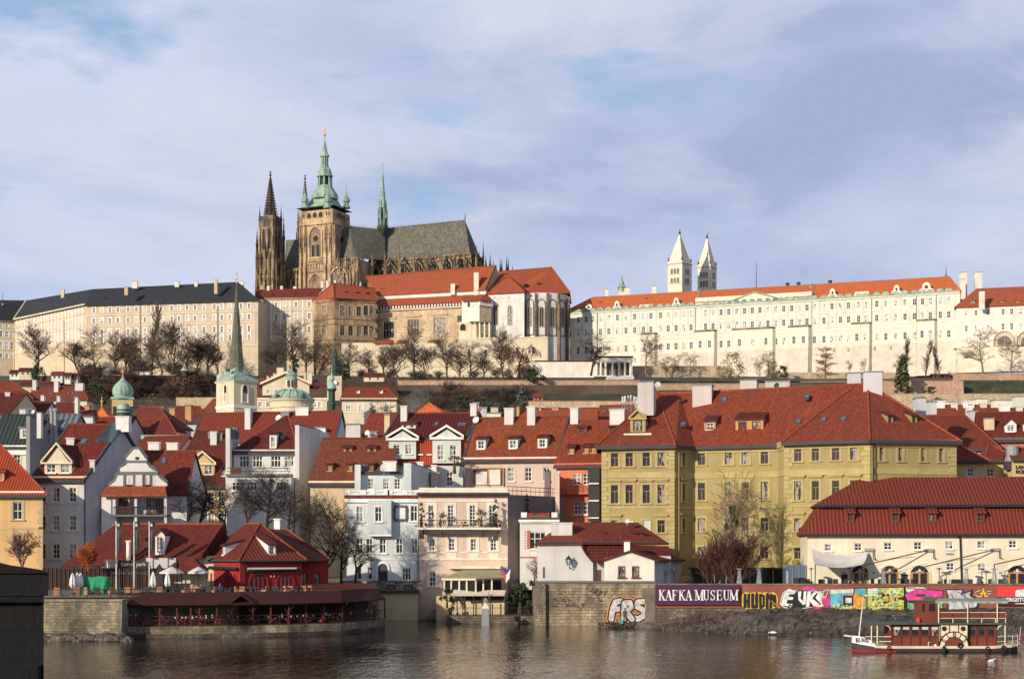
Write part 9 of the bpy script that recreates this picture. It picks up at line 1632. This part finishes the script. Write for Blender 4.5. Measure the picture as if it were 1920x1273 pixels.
 for x in(1762,1777,1794,1810,1826,1842,1858,1880):m.box(B(x,1130.3,.05),(7*k,0,0),(0,.02,0),(0,0,1.8*k),'sailcloth')
 m.build('canopy_fringe',T);m=MB()
 for x,a,b in((1760,1168,1130),(1814.6,1168,1130),(1870,1168,1130),(1634,1209,1171),(1645,1210,1171),(1884.6,1210,1168)):
  for dy in(.15,bw-.15):m.tube([B(x,a,dy),B(x,b,dy)],.055,6,'cream_trim')
 m.build('post',T);m=MB();m.box(B(1762,1158,.3),(124*k,0,0),(0,.06,0),(0,0,9.5*k),'mahog');m.box(B(1762,1148,.28),(124*k,0,0),(0,.1,0),(0,0,.05),'cream_trim');m.box(B(1762,1159,.28),(124*k,0,0),(0,.1,0),(0,0,.05),'cream_trim');m.box(B(1762,1157.8,2.9),(124*k,0,0),(0,.06,0),(0,0,9*k),'mahog')
 for x in(1786,1814,1840,1866,1885):m.box(B(x,1168,.3),(.06,0,0),(0,.06,0),(0,0,20*k),'cream_trim')
 m.build('bench_rail',T);m=MB()
 for y in(1193,1202):m.tube([B(1622 if y<1200 else 1646,y,.3),B(1671,y,.2)],.035,5,'white_paint');m.tube([B(1870,y,.2),B(1908,y-1,.8),B(1911,y-1,2.2),B(1870,y,bw-.2)],.035,5,'sailcloth')
 for x in(1890,1899,1908):m.tube([B(x,1211,.5),B(x,1190,.5)],.03,4,'sailcloth')
 m.tube([B(1870,1180,.1),B(1873,1174,.1),B(1879,1171.5,.1)],.05,5,'white_paint');m.tube([B(1661,1171.5,.1),B(1667,1174,.1),B(1670,1180,.1)],.05,5,'white_paint');m.build('handrail',T)
 for x,y,r in((1800.5,1209.5,5.6),(1882,1213.6,4.6),(1852,1215,4.2),(1667,1214,4)):
  m=MB();c=B(x,y,-.26);n=14;pr=None
  for i in range(n+1):a=i*2*math.pi/n;v=Vector((math.cos(a),0,math.sin(a)));ring=[c+v*(r*k*.72)+(v*math.cos(b)+Vector((0,1,0))*math.sin(b))*r*k*.28 for b in[j*math.pi/3 for j in range(6)]];(m.quads(pr,ring,'rubber')if pr else None);pr=ring
  m.build('tyre_fender',T)
 m=MB();m.lathe(B(1770,1224,-.25),[(.05,0),(.16,.1),(.17,.5),(.05,.7)],8,'rubber');m.build('fender',T);m=MB();m.tube([B(1741,1211,.2),B(1741,1204,.2),B(1744,1203,.2)],.05,5,'sailcloth');m.lathe(B(1754,1211,.2),[(.12,0),(.12,.14),(0,.2)],8,'white_paint');m.build('deck_fitting',T);m=MB();m.lathe(B(1722,1163,.9),[(.16,-.2),(.2,0),(.16,.25),(0,.3)],8,'red_paint');m.build('side_lamp',T)
 m=MB();m.tube([B(1911,1206,1.7),B(1914,1175,1.7)],.03,4,'sailcloth');m.poly([B(1914,1190,1.7),B(1917,1200,1.8),B(1912,1204,1.7)],'red_paint');m.build('stern_flag',T)
boat()
def heaters():
 z=4.75;lb=['first pyramid patio heater behind the black and yellow graffiti','second pyramid patio heater behind the white graffiti letters','pyramid patio heater in front of the second arched door','pyramid patio heater beside the black downpipe','pyramid patio heater under the far folding awning']
 for x,l in zip((1386,1423,1656,1812,1864),lb):
  d=191.5;T=thing('patio_heater',l,'patio heater',XY(x,d,z));p=XY(x,d,z);m=MB()
  for i in range(4):a=math.pi/4+i*math.pi/2;v=Vector((math.cos(a),math.sin(a),0));m.tube([p+v*.38,p+v*.15+Z*2.1],.03,4,'steel')
  m.cbox(p,.55,.55,.7,'steel',math.pi/4*0);m.build('frame',T);m=MB();m.quads([p+Vector((a*.26,b*.26,.7))for a,b in((-1,-1),(1,-1),(1,1),(-1,1))],[p+Vector((a*.12,b*.12,2.1))for a,b in((-1,-1),(1,-1),(1,1),(-1,1))],'heater_glass');m.build('glass',T);m=MB();m.lathe(p+Z*2.1,[(.42,0),(.42,.05),(0,.1)],12,'steel');m.build('cap',T)
 for x,l in((1521,'mushroom patio heater by the edge of the sail awning'),(1594,'mushroom patio heater beside the first arched door'),(1677,'mushroom patio heater in front of the second arched door'),(1761,'mushroom patio heater under the low square window'),(1841,'mushroom patio heater below the paired low windows')):
  d=193;T=thing('mushroom_heater',l,'patio heater',XY(x,d,z));p=XY(x,d,z);m=MB();m.tube([p,p+Z*2.1],.045,6,'black');m.lathe(p,[(.2,0),(.2,.6),(.05,.65)],8,'black');m.build('pole',T);m=MB();m.lathe(p+Z*2.1,[(.06,-.2),(.12,0),(.48,.02),(.1,.16),(0,.18)],12,'steel');m.build('hood',T)
 rng=random.Random(3);o=ch2
 for i,x in enumerate((1504,1512,1520,1532,1545,1556,1566,1590,1604,1632,1640,1648,1680,1700,1705,1762,1768,1776,1815,1822,1857,1878,1900,1912)):c=place(o,XY(x,191+rng.random()*1.5,4.7),rng.uniform(-1.5,1.5),'black chair on the museum terrace behind the graffiti wall');c['group']='black chairs behind the graffiti wall'
 for x,w,h,d,mt,l in((1477,7,30,191.5,'steel','shiny steel bin behind the multicolour graffiti end'),(1793,17,10,192,'board','black planter box beside the black downpipe'),(1500,24,12,194,'board','low black service box beside the sail awning')):
  T=thing('terrace_box',l,'box',XY(x,d,z));m=MB();(m.lathe(XY(x,d,z),[(w*d/F/2,0),(w*d/F/2,h*d/F),(w*d/F/2.6,h*d/F+.05),(0,h*d/F+.06)],14,mt)if w<10 else m.cbox(XY(x,d,z),w*d/F,.6,h*d/F+.2,mt));m.build('body',T);m=MB();m.cbox(XY(x,d,z+h*d/F+(.06 if w<10 else .2)),w*d/F*.8,.5,.05,'darkgrey');m.build('lid',T)
 T=thing('glass_shelter','grey glass shelter at the corner of the cream riverside building','shelter',XY(1494,197,4.4));m=MB();m.box(XY(1474,197,4.4),(36/F*197,0,0),(0,2.5,0),(0,0,2.9),'skyglass');m.build('glazing',T);m=MB()
 for x in(1474,1486,1498,1510):m.box(XY(x,196.9,4.4),(.08,0,0),(0,.1,0),(0,0,2.95),'lead')
 m.build('frame',T)
 for i,x in enumerate((1247,1263)):T=thing('round_wall_lamp',('round mirror lamp on the shed side wall, nearer the museum sign end','round mirror lamp on the shed side wall, nearer the dried bush')[i],'lamp',P(x,1066-i*3,199));m=MB();m.lathe(P(x,1072-i*3,198.6),[(.05,-.5),(.2,-.3),(.32,0),(.26,.3),(0,.42)],10,'steel');m.build('globe',T,True);m=MB();m.tube([P(x+2,1092,198.6),P(x,1077-i*3,198.6)],.03,4,'black');m.build('stem',T)
 T=thing('dark_arcade','dark glazed ground floor canopy in front of the yellow block recess','canopy',XY(1400,204,4.3));m=MB();m.box(XY(1295,206,4.3),(200/F*206,0,0),(0,.3,0),(0,0,2.4),'glass');m.build('glazing',T);m=MB();m.box(XY(1293,205.5,6.7),(205/F*206,0,0),(0,2,0),(0,0,.2),'darkgrey');[m.box(XY(1295+i*22,205.8,4.3),(.12,0,0),(0,.15,0),(0,0,2.4),'tan_wood')for i in range(10)];m.build('frame',T)
heaters()
def person(label,loc,J,edges,rad,paint,hair=None,group=None):
 'one continuous body grown with a skin modifier from joints J'
 me=bpy.data.meshes.new('body');me.from_pydata([Vector(j)for j in J],edges,[]);o=bpy.data.objects.new('body',me);COL.objects.link(o);s=o.modifiers.new('s','SKIN');me.skin_vertices[0].data[0].use_root=True
 for v,r in zip(me.skin_vertices[0].data,rad):v.radius=r if isinstance(r,tuple)else(r,r)
 u=o.modifiers.new('u','SUBSURF');u.levels=u.render_levels=1;dg=bpy.context.evaluated_depsgraph_get();m2=bpy.data.meshes.new_from_object(o.evaluated_get(dg));bpy.data.objects.remove(o)
 m2.materials.clear();ms=list(dict.fromkeys(p[1]for p in paint))
 for q in ms:m2.materials.append(MATS[q])
 for f in m2.polygons:
  f.use_smooth=True
  for fn,mt in paint:
   if fn(f.center):f.material_index=ms.index(mt);break
 T=thing('person',label,'person',loc,group);b=bpy.data.objects.new('body',m2);COL.objects.link(b);b.parent=T;m2.name='body';WLOC[b.name]=Vector(loc)
 m=MB();h=Vector(J[5])+Vector(loc);m.lathe(h+Vector((0,.02,.0)),[(.1,-.05),(.118,.04),(.1,.1),(.05,.135),(0,.14)],10,hair or 'twig_dk');m.build('hair',T,True);return T
EDG=[(0,1),(1,2),(2,3),(3,4),(4,5),(2,6),(6,7),(7,8),(8,9),(2,10),(10,11),(11,12),(12,13),(0,14),(14,15),(15,16),(16,17),(0,18),(18,19),(19,20),(20,21)]
RAD=[(.16,.12),(.15,.11),(.17,.11),.07,.075,(.085,.1),.075,.055,.04,.035,.075,.055,.04,.035,.095,.07,.05,(.05,.04),.095,.07,.05,(.05,.04)]
JS=[(0,0,.92),(0,-.01,1.15),(0,0,1.38),(0,0,1.5),(0,-.02,1.58),(0,-.03,1.68),(-.19,0,1.4),(-.25,-.02,1.12),(-.24,-.1,.9),(-.23,-.13,.8),(.19,0,1.4),(.25,.0,1.12),(.23,-.1,.9),(.22,-.13,.8),(-.1,0,.86),(-.11,-.03,.48),(-.12,0,.08),(-.12,-.14,.04),(.1,0,.86),(.13,0,.48),(.14,.04,.08),(.15,-.1,.04)]
pt=lambda legs,top:[(lambda c:c.z>1.56 or(c.z<.84 and abs(c.x)>.19 and c.y<-.06),'skin'),(lambda c:c.z>.74,top),(lambda c:True,legs)]
pl=XY(1172,187.2,.55);person('person in a dark olive coat standing on the muddy bank below the silver graffiti',pl,JS,EDG,RAD,pt('jeans','coat'))
T=thing('bucket','teal bucket at the feet of the person on the bank','bucket',pl+Vector((-.35,-.3,0)));m=MB();m.lathe(pl+Vector((-.35,-.3,.0)),[(.15,0),(.2,.4),(.18,.4),(.14,.05)],12,'bucket');m.build('pail',T);m=MB();m.tube([pl+Vector((-.55,-.3,.4)),pl+Vector((-.35,-.3,.6)),pl+Vector((-.15,-.3,.4))],.012,4,'steel');m.build('handle',T)
JT=[(0,0,.52),(0,.0,.75),(0,.02,.98),(0,.02,1.1),(0,.0,1.17),(0,-.02,1.27),(-.18,0,1.0),(-.24,-.08,.75),(-.16,-.3,.7),(-.1,-.4,.72),(.18,0,1.0),(.24,-.08,.75),(.16,-.3,.7),(.1,-.4,.72),(-.1,-.08,.5),(-.12,-.48,.5),(-.12,-.46,.08),(-.12,-.6,.04),(.1,-.08,.5),(.12,-.48,.5),(.12,-.46,.08),(.12,-.6,.04)]
ps=lambda top:[(lambda c:c.z>1.14 or(c.y<-.32 and c.z>.62),'skin'),(lambda c:c.z>.58,top),(lambda c:True,'jeans')]
for x,d,rz,top,lb in((362,173.6,.9,'orange_wood','seated person in an ochre top at a terrace table by the cream booth'),(377,173.8,-.8,'coat','seated person in a dark coat facing the one in ochre'),(413,174.4,.4,'flagblue','seated person in a navy jacket near the floral banner')):person(lb,tz(x,d),JT,EDG,RAD,ps(top)).rotation_euler.z=rz
def birds():
 d=172;c=P(1451,1190,d);c.z=0;T=thing('swan','white swan dipping its head under water near the bank','swan',c);m=MB();n=14;pr=None
 for t,r,h in((-.62,.02,.22),(-.5,.12,.2),(-.3,.25,.2),(0,.32,.18),(.25,.27,.14),(.42,.14,.08),(.55,.07,-.02),(.66,.05,-.16)):
  ring=[c+Vector((t,math.cos(i*2*math.pi/n)*r,h+math.sin(i*2*math.pi/n)*r*.8))for i in range(n)]
  if pr:m.quads(pr,ring,'white_paint')
  pr=ring
 m.build('body',T,True);m=MB()
 for s in(-1,1):m.prism([c+Vector((-.55,s*.16,.3)),c+Vector((.2,s*.3,.3)),c+Vector((.1,s*.3,.1)),c+Vector((-.4,s*.24,.12))],(0,s*.04,.03),'white_trim')
 m.build('wing',T)
 for i,(x,y)in enumerate(((815,1198),(822,1199),(1857,1241),(1860,1239))):
  d=27000/(y-1033);c=P(x,y,d);T=thing('duck',('dark duck on the water before the pink house, leading','dark duck on the water before the pink house, following','white duck in front of the tour boat','second white duck in front of the tour boat')[i],'duck',c);m=MB();mt='twig_dk' if i<2 else 'white_paint';pr=None
  for t,r,h in((-.25,.02,.1),(-.12,.09,.06),(.05,.1,.06),(.16,.06,.08),(.2,.04,.18),(.25,.05,.22),(.33,.01,.2)):
   ring=[c+Vector((t,math.cos(j*.9)*r,h+math.sin(j*.9)*r))for j in range(7)]
   if pr:m.quads(pr,ring,mt)
   pr=ring
  m.build('body',T,True)
birds()
def smoke():
 m,t,b=newmat('smoke');nt=t.nt;nt.nodes.remove(b);v=t.n('VolumePrincipled');v.inputs['Color'].default_value=(.85,.8,.78,1);tc=t.n('NewGeometry').outputs['Position'];n=t.noise(tc,.55,5,.6,.8);t.set(v.inputs['Density'],t.math('MULTIPLY',t.ramp(n,(.42,0.0),(.66,1.0)),.13));nt.links.new(v.outputs[0],[x for x in nt.nodes if x.type=='OUTPUT_MATERIAL'][0].inputs['Volume'])
 for pts,lb in(([(778,778,1.3),(784,764,2.2),(779,752,2.4),(788,740,1.8),(793,728,1.0)],'pale chimney smoke drifting in front of the dark slope beside the pyramid roof'),):
  d=310;m=MB();m.tube([P(x,y,d)for x,y,r in pts],[r for x,y,r in pts],12,'smoke');o=m.build('chimney_smoke',None,True);tag(o,lb,'smoke',None,'stuff')
smoke()
